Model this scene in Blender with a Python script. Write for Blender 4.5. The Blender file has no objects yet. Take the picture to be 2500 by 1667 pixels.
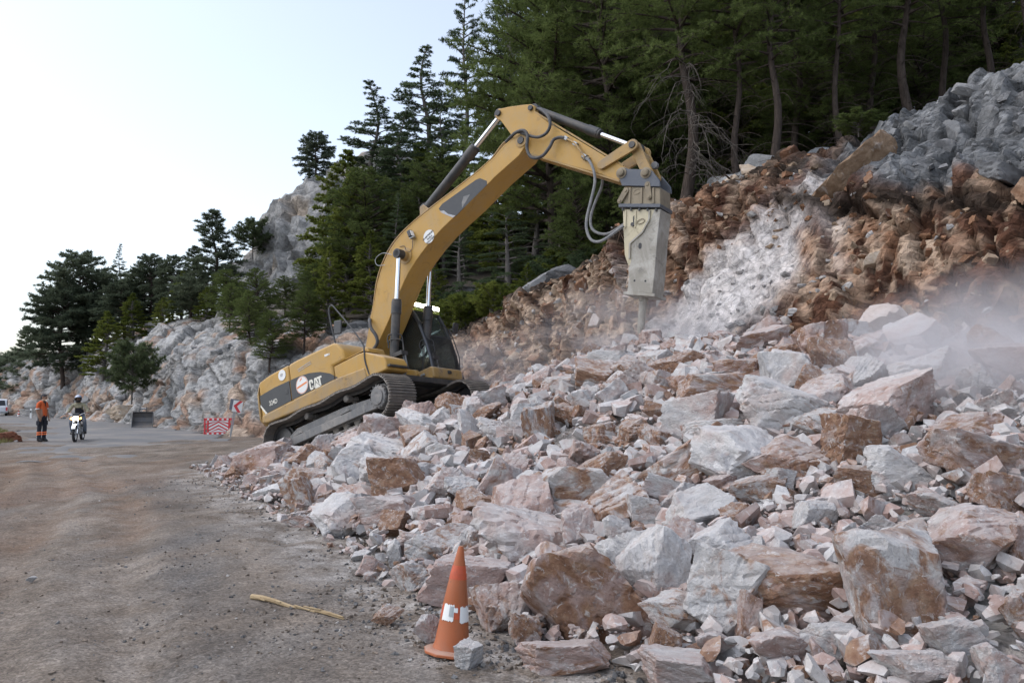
import bpy, bmesh, math, random
import numpy as np
from mathutils import Matrix, Vector

# ------------------------------------------------------------------ camera, sky, sun, exposure
S = bpy.context.scene
COL = S.collection
R = math.radians
cam_d = bpy.data.cameras.new('camera')
cam = bpy.data.objects.new('camera', cam_d)
COL.objects.link(cam)
cam.location = (0, 0, 1.77)
cam.rotation_euler = (R(90 + 3.662), 0, 0)
cam_d.sensor_width = 36.0
cam_d.lens = 28.8
cam_d.clip_end = 3000
S.camera = cam
SUN_EL, SUN_AZ = 56.0, -92.0          # azimuth measured from +Y towards +X
W = bpy.data.worlds.new('World')
S.world = W
W.use_nodes = True
wn = W.node_tree
sky = wn.nodes.new('ShaderNodeTexSky')
sky.sky_type = 'NISHITA'
sky.sun_disc = False
sky.sun_elevation = R(SUN_EL)
sky.sun_rotation = R(SUN_AZ)
sky.air_density = 1.0
sky.dust_density = 2.2
sky.ozone_density = 1.0
bg = wn.nodes['Background']
bg.inputs['Strength'].default_value = 0.15
hsv = wn.nodes.new('ShaderNodeHueSaturation')
hsv.inputs['Saturation'].default_value = 0.62          # thin high haze washes the blue out
wn.links.new(sky.outputs[0], hsv.inputs['Color'])
wn.links.new(hsv.outputs[0], bg.inputs['Color'])
sun_d = bpy.data.lights.new('sun', 'SUN')
sun_d.energy = 0.5
sun_d.angle = R(120)
sun_d.color = (1.0, 1.0, 1.0)
sun = bpy.data.objects.new('sun', sun_d)
COL.objects.link(sun)
_sd = Vector((math.sin(R(SUN_AZ)) * math.cos(R(SUN_EL)), math.cos(R(SUN_AZ)) * math.cos(R(SUN_EL)), math.sin(R(SUN_EL))))
sun.rotation_euler = _sd.to_track_quat('Z', 'Y').to_euler()
sun.location = (-20, -10, 40)
S.view_settings.view_transform = 'Standard'
S.view_settings.look = 'None'
S.view_settings.exposure = 0.93
S.view_settings.gamma = 1.0
S.view_settings.use_curve_mapping = False
S.cycles.max_bounces = 6
S.cycles.diffuse_bounces = 3
S.cycles.transparent_max_bounces = 12
S.cycles.volume_bounces = 1
S.cycles.volume_step_rate = 2.0
S.cycles.volume_max_steps = 96

rng = np.random.default_rng(7)
random.seed(7)

# ------------------------------------------------------------------ noise (numpy)
def _h(ix, iy, iz, seed):
    n = (ix.astype(np.int64) * 374761393 + iy.astype(np.int64) * 668265263 + iz.astype(np.int64) * 2147483647 + seed * 974711) & 0xFFFFFFFF
    n = ((n ^ (n >> 13)) * 1274126177) & 0xFFFFFFFF
    n = ((n ^ (n >> 16)) * 2246822519) & 0xFFFFFFFF
    return ((n ^ (n >> 15)) & 0xFFFFFF) / float(0xFFFFFF)

def vnoise(p, sc, seed=0):
    q = np.asarray(p, float) * sc
    i = np.floor(q); f = q - i; f = f * f * (3 - 2 * f)
    x, y, z = i[:, 0], i[:, 1], i[:, 2]
    o = 0
    for dx in (0, 1):
        for dy in (0, 1):
            for dz in (0, 1):
                w = (f[:, 0] if dx else 1 - f[:, 0]) * (f[:, 1] if dy else 1 - f[:, 1]) * (f[:, 2] if dz else 1 - f[:, 2])
                o = o + w * _h(x + dx, y + dy, z + dz, seed)
    return o * 2 - 1

def fbm(p, sc, oct=4, seed=0, gain=0.5):
    o, a, t = 0, 1, 0
    for k in range(oct):
        o = o + a * vnoise(p, sc * 2 ** k, seed + k * 17); t += a; a *= gain
    return o / t

def worley(p, sc, seed=0):
    """distance to nearest and second cell point, the cell's random triple, offset from the cell point"""
    q = np.asarray(p, float) * sc
    i = np.floor(q)
    n = len(q)
    f1 = np.full(n, 9.0); f2 = np.full(n, 9.0)
    best = np.zeros((n, 3)); off = np.zeros((n, 3))
    for dx in (-1, 0, 1):
        for dy in (-1, 0, 1):
            for dz in (-1, 0, 1):
                c = i + (dx, dy, dz)
                s = np.stack([c[:, k] + _h(c[:, 0], c[:, 1], c[:, 2], seed + 31 * k) for k in range(3)], 1)
                d = np.sqrt(((q - s) ** 2).sum(1))
                m = d < f1
                f2 = np.where(m, f1, np.minimum(f2, d))
                f1 = np.where(m, d, f1)
                best[m] = c[m]; off[m] = (q - s)[m]
    rnd = np.stack([_h(best[:, 0], best[:, 1], best[:, 2], seed + 101 + k) for k in range(3)], 1)
    return f1, f2, rnd, off

def sstep(a, b, x):
    t = np.clip((np.asarray(x, float) - a) / (b - a), 0, 1)
    return t * t * (3 - 2 * t)

# ------------------------------------------------------------------ terrain functions (road edge frame: s along the bank, q away from the road)
E0 = np.array([0.7, 5.0]); TD = np.array([-0.48, 0.877]); ND = np.array([0.877, 0.48])
def to_sq(x, y):
    dx, dy = np.asarray(x, float) - E0[0], np.asarray(y, float) - E0[1]
    return dx * TD[0] + dy * TD[1], dx * ND[0] + dy * ND[1]
def from_sq(s, q):
    return E0[0] + s * TD[0] + q * ND[0], E0[1] + s * TD[1] + q * ND[1]
SK = [-12, 2, 4.6, 7, 9, 11.7, 17.7, 22.3, 27, 31, 38, 45, 60, 70, 80, 90, 105]
QB = [9, 9, 9, 9, 9, 8.8, 8.2, 7.6, 5.6, 3.6, 2.2, 1.0, -.8, -1.6, -3.2, -8, -18]
QM = [11.5, 11.5, 11.5, 11.4, 11.2, 10.9, 9.6, 8.8, 7.2, 5.4, 4.2, 3.2, 1.4, 0.6, -1, -5.6, -15.5]
ZM = [5.3, 5.3, 5.5, 5.9, 6.4, 6.9, 4.9, 3.6, 3.2, 3.2, 3.6, 4.0, 4.4, 4.8, 4.6, 4, 3]
QC = [15.5, 15.5, 15.5, 14.5, 12.5, 11.8, 10.4, 9.6, 9.0, 8, 7, 6.0, 4.2, 3.4, 1.8, -3, -13]
ZC = [9.1, 9.1, 9.1, 8.6, 7.4, 7.3, 5.3, 4.1, 4.3, 4.8, 5.6, 6.0, 6.9, 7.4, 7.2, 6, 4]
SL = [.30, .30, .30, .30, .32, .34, .42, .46, .46, .45, .42, .40, .36, .34, .32, .3, .3]
def prof(s):
    return [np.interp(s, SK, t) for t in (QB, QM, ZM, QC, ZC, SL)]
def pile_z(x, y):
    s, q = to_sq(x, y)
    hq = np.interp(q, [-0.2, 0.3, 2, 4, 6.9, 9, 12], [0, 0.16, 0.82, 1.72, 2.72, 2.75, 2.7])
    b = np.interp(s, [-14, 0, 5, 8.5, 10, 12.5, 13.5, 15, 16.5, 18.5], [.6, .78, .92, 1.0, .97, .70, .60, .36, .12, 0.0])
    return hq * b
def hill_z(x, y):
    s, q = to_sq(x, y)
    qb, qm, zm, qc, zc, sl = prof(s)
    p = pile_z(x, y)
    z = np.where(q < qb, p, np.where(q < qm, p + (zm - p) * np.clip((q - qb) / (qm - qb), 0, 1),
        np.where(q < qc, zm + (zc - zm) * np.clip((q - qm) / (qc - qm), 0, 1), zc + sl * (q - qc))))
    return z
def height(x, y):
    return float(hill_z(np.array([x]), np.array([y]))[0])

# ------------------------------------------------------------------ object helpers
def tag(o, label=None, cat=None, group=None, kind=None):
    if label: o['label'] = label
    if cat: o['category'] = cat
    if group: o['group'] = group
    if kind: o['kind'] = kind
    return o

def link(name, me, mat=None, parent=None):
    o = bpy.data.objects.new(name, me)
    COL.objects.link(o)
    if mat is not None and me is not None and not me.materials:
        for m in (mat if isinstance(mat, (list, tuple)) else [mat]):
            me.materials.append(m)
    if parent is not None:
        o.parent = parent
    return o

def empty(name, loc=(0, 0, 0), rz=0.0):
    o = bpy.data.objects.new(name, None)
    o.empty_display_size = 0.3
    COL.objects.link(o)
    o.location = loc
    o.rotation_euler = (0, 0, rz)
    return o

def dup(o, parent=None):
    c = o.copy()
    COL.objects.link(c)
    c.parent = parent
    for ch in o.children:
        dup(ch, c)
    return c

def tri_mesh(name, v, f, smooth=False):
    """big triangle mesh from numpy arrays"""
    me = bpy.data.meshes.new(name)
    v = np.asarray(v, np.float32); f = np.asarray(f, np.int32)
    n = f.shape[1]
    me.vertices.add(len(v)); me.vertices.foreach_set('co', v.ravel())
    me.loops.add(f.size); me.loops.foreach_set('vertex_index', f.ravel())
    me.polygons.add(len(f)); me.polygons.foreach_set('loop_start', np.arange(0, f.size, n, dtype=np.int32))
    me.polygons.foreach_set('loop_total', np.full(len(f), n, np.int32))
    me.polygons.foreach_set('use_smooth', np.full(len(f), bool(smooth)))
    me.update(calc_edges=True)
    return me

def vcol(me, col, name='Col'):
    a = me.color_attributes.new(name, 'FLOAT_COLOR', 'POINT')
    c = np.ones((len(col), 4), np.float32); c[:, :3] = col
    a.data.foreach_set('color', c.ravel())

def grid_faces(ni, nj):
    i, j = np.meshgrid(np.arange(ni - 1), np.arange(nj - 1), indexing='ij')
    a = (i * nj + j).ravel()
    return np.stack([a, a + nj, a + nj + 1, a + 1], 1)

class MB:
    """collects solids; build() makes ONE mesh object"""
    def __init__(s, T=None):
        s.v = []; s.f = []; s.T = T
    def add(s, vs, fs):
        b = len(s.v)
        s.v += [tuple(p) for p in vs]
        s.f += [tuple(b + i for i in f) for f in fs]
        return s
    def box(s, c, d, rot=None):
        x, y, z = d[0] / 2, d[1] / 2, d[2] / 2
        vs = [Vector(p) for p in ((-x, -y, -z), (x, -y, -z), (x, y, -z), (-x, y, -z), (-x, -y, z), (x, -y, z), (x, y, z), (-x, y, z))]
        if rot is not None: vs = [rot @ p for p in vs]
        c = Vector(c)
        return s.add([p + c for p in vs], [(0, 3, 2, 1), (4, 5, 6, 7), (0, 1, 5, 4), (1, 2, 6, 5), (2, 3, 7, 6), (3, 0, 4, 7)])
    def bar(s, a, b, w, h=None, up=(0, 0, 1)):
        h = h or w
        a, b = Vector(a), Vector(b); d = (b - a); L = d.length; d.normalize()
        u = Vector(up); r = d.cross(u)
        if r.length < 1e-4: r = d.cross(Vector((1, 0, 0)))
        r.normalize(); u = r.cross(d)
        vs = [p + r * (sx * w / 2) + u * (sz * h / 2) for p in (a, b) for sx, sz in ((-1, -1), (1, -1), (1, 1), (-1, 1))]
        return s.add(vs, [(3, 2, 1, 0), (4, 5, 6, 7), (0, 1, 5, 4), (1, 2, 6, 5), (2, 3, 7, 6), (3, 0, 4, 7)])
    def cyl(s, a, b, r0, r1=None, n=16):
        r1 = r0 if r1 is None else r1
        a, b = Vector(a), Vector(b); d = (b - a).normalized()
        x = d.orthogonal().normalized(); y = d.cross(x)
        vs = []
        for p, r in ((a, r0), (b, r1)):
            for k in range(n):
                t = 2 * math.pi * k / n
                vs.append(p + x * (r * math.cos(t)) + y * (r * math.sin(t)))
        fs = [(k, (k + 1) % n, n + (k + 1) % n, n + k) for k in range(n)] + [tuple(range(n - 1, -1, -1)), tuple(range(n, 2 * n))]
        return s.add(vs, fs)
    def lathe(s, c, axis, prof_, n=20):
        """prof_: list of (along axis, radius)"""
        c = Vector(c); d = Vector(axis).normalized(); x = d.orthogonal().normalized(); y = d.cross(x)
        vs, fs = [], []
        for h, r in prof_:
            for k in range(n):
                t = 2 * math.pi * k / n
                vs.append(c + d * h + x * (r * math.cos(t)) + y * (r * math.sin(t)))
        m = len(prof_)
        for i in range(m - 1):
            for k in range(n):
                fs.append((i * n + k, i * n + (k + 1) % n, (i + 1) * n + (k + 1) % n, (i + 1) * n + k))
        fs.append(tuple(range(n - 1, -1, -1))); fs.append(tuple(range((m - 1) * n, m * n)))
        return s.add(vs, fs)
    def prism(s, poly, y0, y1):
        """polygon in x-z, extruded along y"""
        n = len(poly)
        ar = sum(poly[i][0] * poly[(i + 1) % n][1] - poly[(i + 1) % n][0] * poly[i][1] for i in range(n))
        if ar < 0: poly = poly[::-1]
        vs = [(x, y0, z) for x, z in poly] + [(x, y1, z) for x, z in poly]
        fs = [tuple(range(n)), tuple(range(2 * n - 1, n - 1, -1))] + [((i + 1) % n, i, n + i, n + (i + 1) % n) for i in range(n)]
        return s.add(vs, fs)
    def tube(s, pts, r, n=8, smooth=True):
        pts = [Vector(p) for p in pts]
        if smooth and len(pts) > 2:
            out = []
            for i in range(len(pts) - 1):
                p0, p1, p2, p3 = pts[max(i - 1, 0)], pts[i], pts[i + 1], pts[min(i + 2, len(pts) - 1)]
                for k in range(5):
                    t = k / 5
                    out.append(0.5 * ((2 * p1) + (p2 - p0) * t + (2 * p0 - 5 * p1 + 4 * p2 - p3) * t * t + (3 * p1 - p0 - 3 * p2 + p3) * t ** 3))
            out.append(pts[-1]); pts = out
        m = len(pts)
        rr = r if isinstance(r, (list, tuple)) else [r] * 2
        d0 = (pts[1] - pts[0]).normalized(); x = d0.orthogonal().normalized()
        vs, fs = [], []
        for i in range(m):
            d = (pts[min(i + 1, m - 1)] - pts[max(i - 1, 0)]).normalized()
            x = (x - d * x.dot(d)).normalized(); y = d.cross(x)
            ri = rr[0] + (rr[-1] - rr[0]) * i / (m - 1)
            for k in range(n):
                t = 2 * math.pi * k / n
                vs.append(pts[i] + x * (ri * math.cos(t)) + y * (ri * math.sin(t)))
        for i in range(m - 1):
            for k in range(n):
                fs.append((i * n + k, i * n + (k + 1) % n, (i + 1) * n + (k + 1) % n, (i + 1) * n + k))
        fs.append(tuple(range(n - 1, -1, -1))); fs.append(tuple(range((m - 1) * n, m * n)))
        return s.add(vs, fs)
    def ell(s, c, r, n=14, m=9, rot=None):
        c = Vector(c); vs, fs = [], []
        for i in range(m + 1):
            a = math.pi * i / m
            for k in range(n):
                t = 2 * math.pi * k / n
                p = Vector((r[0] * math.sin(a) * math.cos(t), r[1] * math.sin(a) * math.sin(t), r[2] * math.cos(a)))
                vs.append(c + (rot @ p if rot is not None else p))
        for i in range(m):
            for k in range(n):
                fs.append((i * n + k, (i + 1) * n + k, (i + 1) * n + (k + 1) % n, i * n + (k + 1) % n))
        return s.add(vs, fs)
    def mesh(s, name, angle=35):
        me = bpy.data.meshes.new(name)
        vs = [s.T @ Vector(p) for p in s.v] if s.T is not None else s.v
        me.from_pydata([tuple(p) for p in vs], [], s.f)
        bm = bmesh.new(); bm.from_mesh(me)
        bmesh.ops.remove_doubles(bm, verts=bm.verts, dist=1e-6)
        bmesh.ops.recalc_face_normals(bm, faces=bm.faces)
        bm.to_mesh(me); bm.free()
        me.polygons.foreach_set('use_smooth', np.ones(len(me.polygons), bool))
        me.set_sharp_from_angle(angle=R(angle))
        me.update()
        return me
    def build(s, name, mat, parent=None, bevel=0.0, seg=2, angle=35):
        o = link(name, s.mesh(name, angle), mat, parent)
        if bevel:
            b = o.modifiers.new('bevel', 'BEVEL')
            b.width = bevel; b.segments = seg; b.limit_method = 'ANGLE'; b.angle_limit = R(30)
            b.harden_normals = False
        return o

def text_mesh(body, size, name, thick=0.002, bold=0.0, align='CENTER'):
    cu = bpy.data.curves.new(name, 'FONT')
    cu.body = body; cu.size = size; cu.extrude = thick; cu.offset = bold
    cu.align_x = align; cu.align_y = 'CENTER'
    o = bpy.data.objects.new(name + '_tmp', cu)
    COL.objects.link(o)
    dg = bpy.context.evaluated_depsgraph_get()
    me = bpy.data.meshes.new_from_object(o.evaluated_get(dg))
    bpy.data.objects.remove(o); bpy.data.curves.remove(cu)
    me.name = name
    return me
# ------------------------------------------------------------------ materials
class NT:
    def __init__(s, name):
        s.m = bpy.data.materials.new(name); s.m.use_nodes = True
        s.t = s.m.node_tree; s.b = s.t.nodes['Principled BSDF']; s.out = s.t.nodes['Material Output']
    def n(s, typ, **kw):
        d = s.t.nodes.new('ShaderNode' + typ)
        for k, v in kw.items(): setattr(d, k, v)
        return d
    def l(s, a, b): s.t.links.new(a, b); return s
    def inp(s, node, key, val):
        if hasattr(val, 'links'): s.t.links.new(val, node.inputs[key])
        else: node.inputs[key].default_value = val
    def noise(s, vec, scale, detail=4, rough=.55, dist=0.0):
        d = s.n('TexNoise'); d.inputs['Scale'].default_value = scale; d.inputs['Detail'].default_value = detail
        d.inputs['Roughness'].default_value = rough; d.inputs['Distortion'].default_value = dist
        if vec is not None: s.l(vec, d.inputs['Vector'])
        return d.outputs['Fac']
    def ramp(s, fac, stops):
        d = s.n('ValToRGB'); e = d.color_ramp.elements
        while len(e) < len(stops): e.new(0.5)
        for el, (p, c) in zip(e, stops):
            el.position = p; el.color = (c[0], c[1], c[2], 1) if not isinstance(c, (int, float)) else (c, c, c, 1)
        s.l(fac, d.inputs['Fac'])
        return d.outputs['Color']
    def mix(s, fac, a, b, typ='MIX'):
        d = s.n('Mix', data_type='RGBA', blend_type=typ)
        s.inp(d, 0, fac)
        for k, v in ((6, a), (7, b)):
            if hasattr(v, 'links'): s.l(v, d.inputs[k])
            else: d.inputs[k].default_value = (v[0], v[1], v[2], 1)
        return d.outputs[2]
    def math(s, op, a, b=0.0, clamp=False):
        d = s.n('Math', operation=op); d.use_clamp = clamp
        s.inp(d, 0, a); s.inp(d, 1, b)
        return d.outputs[0]
    def mapping(s, vec, scale=(1, 1, 1), rot=(0, 0, 0)):
        d = s.n('Mapping'); d.inputs['Scale'].default_value = scale; d.inputs['Rotation'].default_value = rot
        s.l(vec, d.inputs['Vector'])
        return d.outputs[0]
    def bump(s, h, strength=.5, dist=.02, prev=None):
        d = s.n('Bump'); d.inputs['Strength'].default_value = strength; d.inputs['Distance'].default_value = dist
        s.l(h, d.inputs['Height'])
        if prev is not None: s.l(prev, d.inputs['Normal'])
        return d.outputs[0]
    def coord(s, which='Object'):
        return s.n('TexCoord').outputs[which]
    def pos(s):
        return s.n('NewGeometry').outputs['Position']
    def done(s, col, rough=.8, normal=None, metal=0.0, spec=None):
        s.inp(s.b, 'Base Color', col if hasattr(col, 'links') else (col[0], col[1], col[2], 1))
        s.inp(s.b, 'Roughness', rough); s.inp(s.b, 'Metallic', metal)
        if spec is not None: s.b.inputs['Specular IOR Level'].default_value = spec
        if normal is not None: s.l(normal, s.b.inputs['Normal'])
        return s.m

def m_rubble(name, attr=False):
    """broken limestone: pale grey, pinkish and rusty faces with white veins; the object colour shifts the mix"""
    k = NT(name)
    oi = k.n('ObjectInfo')
    rv = k.n('CombineXYZ'); 
    for i, mul in enumerate((37.0, 61.0, 89.0)):
        k.l(k.math('MULTIPLY', oi.outputs['Random'], mul), rv.inputs[i])
    va = k.n('VectorMath', operation='ADD'); k.l(k.coord('Object'), va.inputs[0]); k.l(rv.outputs[0], va.inputs[1])
    v = va.outputs[0]
    sep = k.n('SeparateColor'); k.l(oi.outputs['Color'], sep.inputs[0])
    if attr:
        v = k.mapping(k.pos(), (3.2, 3.2, 3.2))
        vc = k.n('VertexColor'); vc.layer_name = 'Col'
        sep = k.n('SeparateColor'); k.l(vc.outputs[0], sep.inputs[0])
    rust, pink, lum = sep.outputs[0], sep.outputs[1], sep.outputs[2]
    nz = k.noise(v, 1.1, 5, .6, .6)
    base = k.ramp(nz, [(.30, (.27, .272, .285)), (.47, (.47, .46, .455)), (.62, (.40, .375, .36)), (.78, (.56, .545, .53))])
    pm = k.math('ADD', k.math('MULTIPLY', k.noise(v, .9, 4, .6, 1.0), 1.9), k.math('ADD', pink, -1.22), True)
    pm = k.math('MULTIPLY', pm, 1.9, True)
    c = k.mix(pm, base, k.ramp(k.noise(v, 3.0, 4), [(.3, (.295, .200, .172)), (.7, (.43, .335, .305))]))
    rm = k.math('ADD', k.math('MULTIPLY', k.noise(v, 1.25, 6, .62, 1.4), 2.4), k.math('ADD', rust, -1.58), True)
    rm = k.math('MULTIPLY', rm, 3.0, True)
    c = k.mix(k.math('MULTIPLY', rm, .92), c, k.ramp(k.noise(v, 4.5, 5, .65), [(.3, (.13, .062, .036)), (.5, (.245, .132, .078)), (.72, (.36, .245, .16))]))
    # chips and scuffs
    sc = k.noise(v, 5.5, 7, .68, .8)
    c = k.mix(k.ramp(sc, [(.56, 0.0), (.66, .75)]), c, (.60, .59, .585))
    c = k.mix(k.ramp(k.noise(v, 9, 6, .7, .5), [(.58, 0.0), (.70, .6)]), c, (.15, .14, .145))
    hs = k.n('HueSaturation'); k.l(c, hs.inputs['Color']); k.l(k.math('ADD', lum, .5), hs.inputs['Value'])
    gn = k.n('NewGeometry')
    # rock dust lying on whatever faces up
    sx = k.n('SeparateXYZ'); k.l(gn.outputs['Normal'], sx.inputs[0])
    up = k.ramp(k.math('ADD', sx.outputs[2], k.math('MULTIPLY', k.math('SUBTRACT', k.noise(v, 3.2, 5, .65), .5), 1.6)), [(.60, 0.0), (1.0, .45)])
    c = k.mix(k.math('MULTIPLY', up, .35 if attr else 1.0), hs.outputs[0], (.52, .505, .50))
    b1 = k.bump(k.noise(v, 3.2, 8, .62, .3), .55, .02 if attr else .12)
    b2 = k.bump(k.noise(v, 17, 6, .7), .45, .006 if attr else .035, b1)
    return k.done(c, .93, b2, spec=.25)

def m_attr(name, bscale=1.0, detail=.5, rough=.95, contrast=.5):
    """colour attribute of the mesh with finer mineral grain on top"""
    k = NT(name)
    a = k.n('VertexColor'); a.layer_name = 'Col'
    p = k.pos()
    g = k.ramp(k.noise(p, 5.0 * bscale, 8, .68, .6), [(.28, 1 - contrast), (.5, 1.0), (.72, 1 + contrast * .7)])
    c = k.mix(1.0, a.outputs[0], g, 'MULTIPLY')
    vo = k.n('TexVoronoi'); vo.feature = 'DISTANCE_TO_EDGE'; vo.inputs['Scale'].default_value = 5.5 * bscale
    k.l(k.mapping(p, (1, 1, .75), (.3, .2, .1)), vo.inputs['Vector'])
    b0 = k.bump(k.ramp(vo.outputs['Distance'], [(.0, 0.0), (.07, 1.0)]), .5, .05 / bscale)
    b1 = k.bump(k.noise(p, 4.0 * bscale, 9, .68, .4), detail, .07 / bscale, b0)
    b2 = k.bump(k.noise(p, 22 * bscale, 6, .72), .6, .018 / bscale, b1)
    return k.done(c, rough, b2, spec=.2)

def m_stone(name, stops, bscale=1.0, white=.3):
    k = NT(name)
    oi = k.n('ObjectInfo')
    p = k.pos()
    vo = k.n('VectorMath', operation='ADD'); k.l(p, vo.inputs[0])
    cx = k.n('CombineXYZ'); k.l(k.math('MULTIPLY', oi.outputs['Random'], 50.0), cx.inputs[0]); k.l(cx.outputs[0], vo.inputs[1])
    v = vo.outputs[0]
    c = k.ramp(k.math('ADD', k.math('MULTIPLY', k.noise(v, 2.2 * bscale, 6, .62, 1.0), .8), k.math('MULTIPLY', k.math('SUBTRACT', oi.outputs['Random'], .4), .35)), stops)
    c = k.mix(k.ramp(k.noise(v, 4.5 * bscale, 6, .68, .8), [(.56, 0.0), (.68, white)]), c, (.58, .56, .54))
    c = k.mix(k.ramp(k.noise(v, 9 * bscale, 5, .7), [(.6, 0.0), (.75, .55)]), c, (.05, .035, .03))
    b1 = k.bump(k.noise(v, 4.0 * bscale, 8, .65, .3), .6, .12 / bscale)
    b2 = k.bump(k.noise(v, 22 * bscale, 5, .7), .4, .025 / bscale, b1)
    return k.done(c, .93, b2, spec=.2)

def m_ground():
    k = NT('dirt_ground')
    p = k.pos()
    a = k.n('VertexColor'); a.layer_name = 'Col'
    sp = k.n('SeparateColor'); k.l(a.outputs[0], sp.inputs[0])
    # wheel-swept soil: streaks follow the driving line
    st = k.noise(k.mapping(p, (1.1, .28, 1), (0, 0, R(-14))), .55, 5, .6, .8)
    brown = k.ramp(k.noise(k.mapping(p, (1, .55, 1), (0, 0, R(-16))), 1.1, 8, .66, .5), [(.3, (.092, .073, .058)), (.5, (.165, .136, .111)), (.68, (.245, .208, .174))])
    grey = k.ramp(k.noise(p, 26, 5, .75), [(.32, (.040, .042, .046)), (.5, (.092, .093, .095)), (.68, (.20, .195, .19))])
    orange = k.ramp(k.noise(p, 3.5, 7, .65), [(.3, (.125, .068, .038)), (.7, (.225, .135, .082))])
    gm = k.math('ADD', k.math('MULTIPLY', k.noise(k.mapping(p, (1, .6, 1), (0, 0, R(-20))), .55, 7, .66, .6), 2.6), k.math('SUBTRACT', sp.outputs[0], 1.66), True)
    c = k.mix(gm, brown, grey)
    om = k.math('ADD', k.math('MULTIPLY', st, 2.4), k.math('SUBTRACT', sp.outputs[1], 1.75), True)
    c = k.mix(k.math('MULTIPLY', om, .8), c, orange)
    c = k.mix(k.math('MULTIPLY', sp.outputs[2], k.ramp(k.noise(p, 2.2, 7, .7), [(.42, 0.0), (.62, .8)])), c, (.42, .40, .38))
    # grit: single grains light and dark
    for sc_, lo, hi, am in ((62, .70, 1.38, 1.0), (23, .84, 1.22, .7)):
        vo = k.n('TexVoronoi'); vo.inputs['Scale'].default_value = sc_; k.l(p, vo.inputs['Vector'])
        sv_ = k.n('SeparateColor'); k.l(vo.outputs['Color'], sv_.inputs[0])
        c = k.mix(am, c, k.ramp(sv_.outputs[0], [(.0, lo), (.55, 1.0), (1.0, hi)]), 'MULTIPLY')
    c = k.mix(k.ramp(k.noise(p, 34, 4, .8), [(.30, .75), (.40, 0.0)]), c, (.05, .046, .043))
    b0 = k.bump(k.noise(p, 3.0, 6, .6), .5, .08)
    b1 = k.bump(k.noise(p, 30, 6, .75), .8, .02, b0)
    b2 = k.bump(vo.outputs['Distance'], .35, .012, b1)
    return k.done(c, .95, b2, spec=.15)

def m_simple(name, col, rough=.5, metal=0.0, dirt=None, amt=.4, scale=3.0, bump=0.0, spec=None):
    k = NT(name)
    v = k.coord('Object')
    c = col
    f = k.noise(v, scale, 6, .65, .4)
    if dirt is not None:
        c = k.mix(k.ramp(f, [(.42, 0.0), (.68, amt)]), col, dirt)
        c = k.mix(k.ramp(k.noise(v, scale * 6, 5, .7), [(.55, 0.0), (.75, amt * .6)]), c, dirt)
    else:
        c = k.mix(k.ramp(f, [(.35, 0.0), (.7, .5)]), col, [x * .82 for x in col])
    nrm = k.bump(k.noise(v, scale * 8, 4, .6), .25, bump) if bump else None
    r = k.math('ADD', k.math('MULTIPLY', f, .3), rough - .15, True)
    return k.done(c, r, nrm, metal, spec)

def m_paint(name, col, dust, grime, amt):
    """weathered machine paint: dust films, run marks, grime patches, small chips and scratches"""
    k = NT(name)
    v = k.coord('Object')
    c = k.mix(k.ramp(k.noise(v, .9, 5, .6, .5), [(.35, 0.0), (.75, .6)]), col, [x * .84 for x in col])
    run = k.noise(k.mapping(v, (9, 9, .8)), 1.0, 5, .65)
    c = k.mix(k.ramp(run, [(.48, 0.0), (.74, .55 * amt)]), c, dust)
    c = k.mix(k.ramp(k.noise(v, 2.3, 8, .7, .6), [(.46, 0.0), (.66, .75 * amt)]), c, dust)
    c = k.mix(k.ramp(k.noise(v, 3.1, 8, .74, 1.2), [(.56, 0.0), (.70, .85 * amt)]), c, grime)
    sx = k.n('SeparateXYZ'); gn = k.n('NewGeometry'); k.l(gn.outputs['Normal'], sx.inputs[0])
    c = k.mix(k.math('MULTIPLY', k.ramp(sx.outputs[2], [(.55, 0.0), (.95, 1.0)]), k.ramp(k.noise(v, 4, 6, .7), [(.3, .25), (.7, .7)])), c, (.40, .36, .31))
    c = k.mix(k.ramp(k.noise(k.mapping(v, (3, 3, 26), (.2, .5, .1)), 4.0, 4, .8), [(.68, 0.0), (.72, .7 * amt)]), c, grime)
    c = k.mix(k.ramp(k.noise(v, 24, 5, .8), [(.66, 0.0), (.70, .8 * amt)]), c, grime)
    r = k.math('ADD', k.math('MULTIPLY', k.noise(v, 3.0, 5), .4), .34, True)
    return k.done(c, r, k.bump(k.noise(v, 30, 4, .6), .15, .003))

def m_emit(name, col, strength):
    k = NT(name)
    k.b.inputs['Emission Color'].default_value = (*col, 1); k.b.inputs['Emission Strength'].default_value = strength
    return k.done(col, .3)

def m_glass(name, tint=(.75, .82, .8), op=.2):
    k = NT(name)
    tr = k.n('BsdfTransparent'); tr.inputs[0].default_value = (*tint, 1)
    gl = k.n('BsdfGlossy'); gl.inputs['Roughness'].default_value = .06; gl.inputs[0].default_value = (.8, .85, .85, 1)
    df = k.n('BsdfDiffuse'); df.inputs[0].default_value = (.25, .26, .25, 1)
    m1 = k.n('MixShader'); m1.inputs[0].default_value = op * .5; k.l(tr.outputs[0], m1.inputs[1]); k.l(df.outputs[0], m1.inputs[2])
    fr = k.n('Fresnel'); fr.inputs[0].default_value = 1.5
    m2 = k.n('MixShader'); k.l(fr.outputs[0], m2.inputs[0]); k.l(m1.outputs[0], m2.inputs[1]); k.l(gl.outputs[0], m2.inputs[2])
    k.l(m2.outputs[0], k.out.inputs['Surface'])
    return k.m

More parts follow.
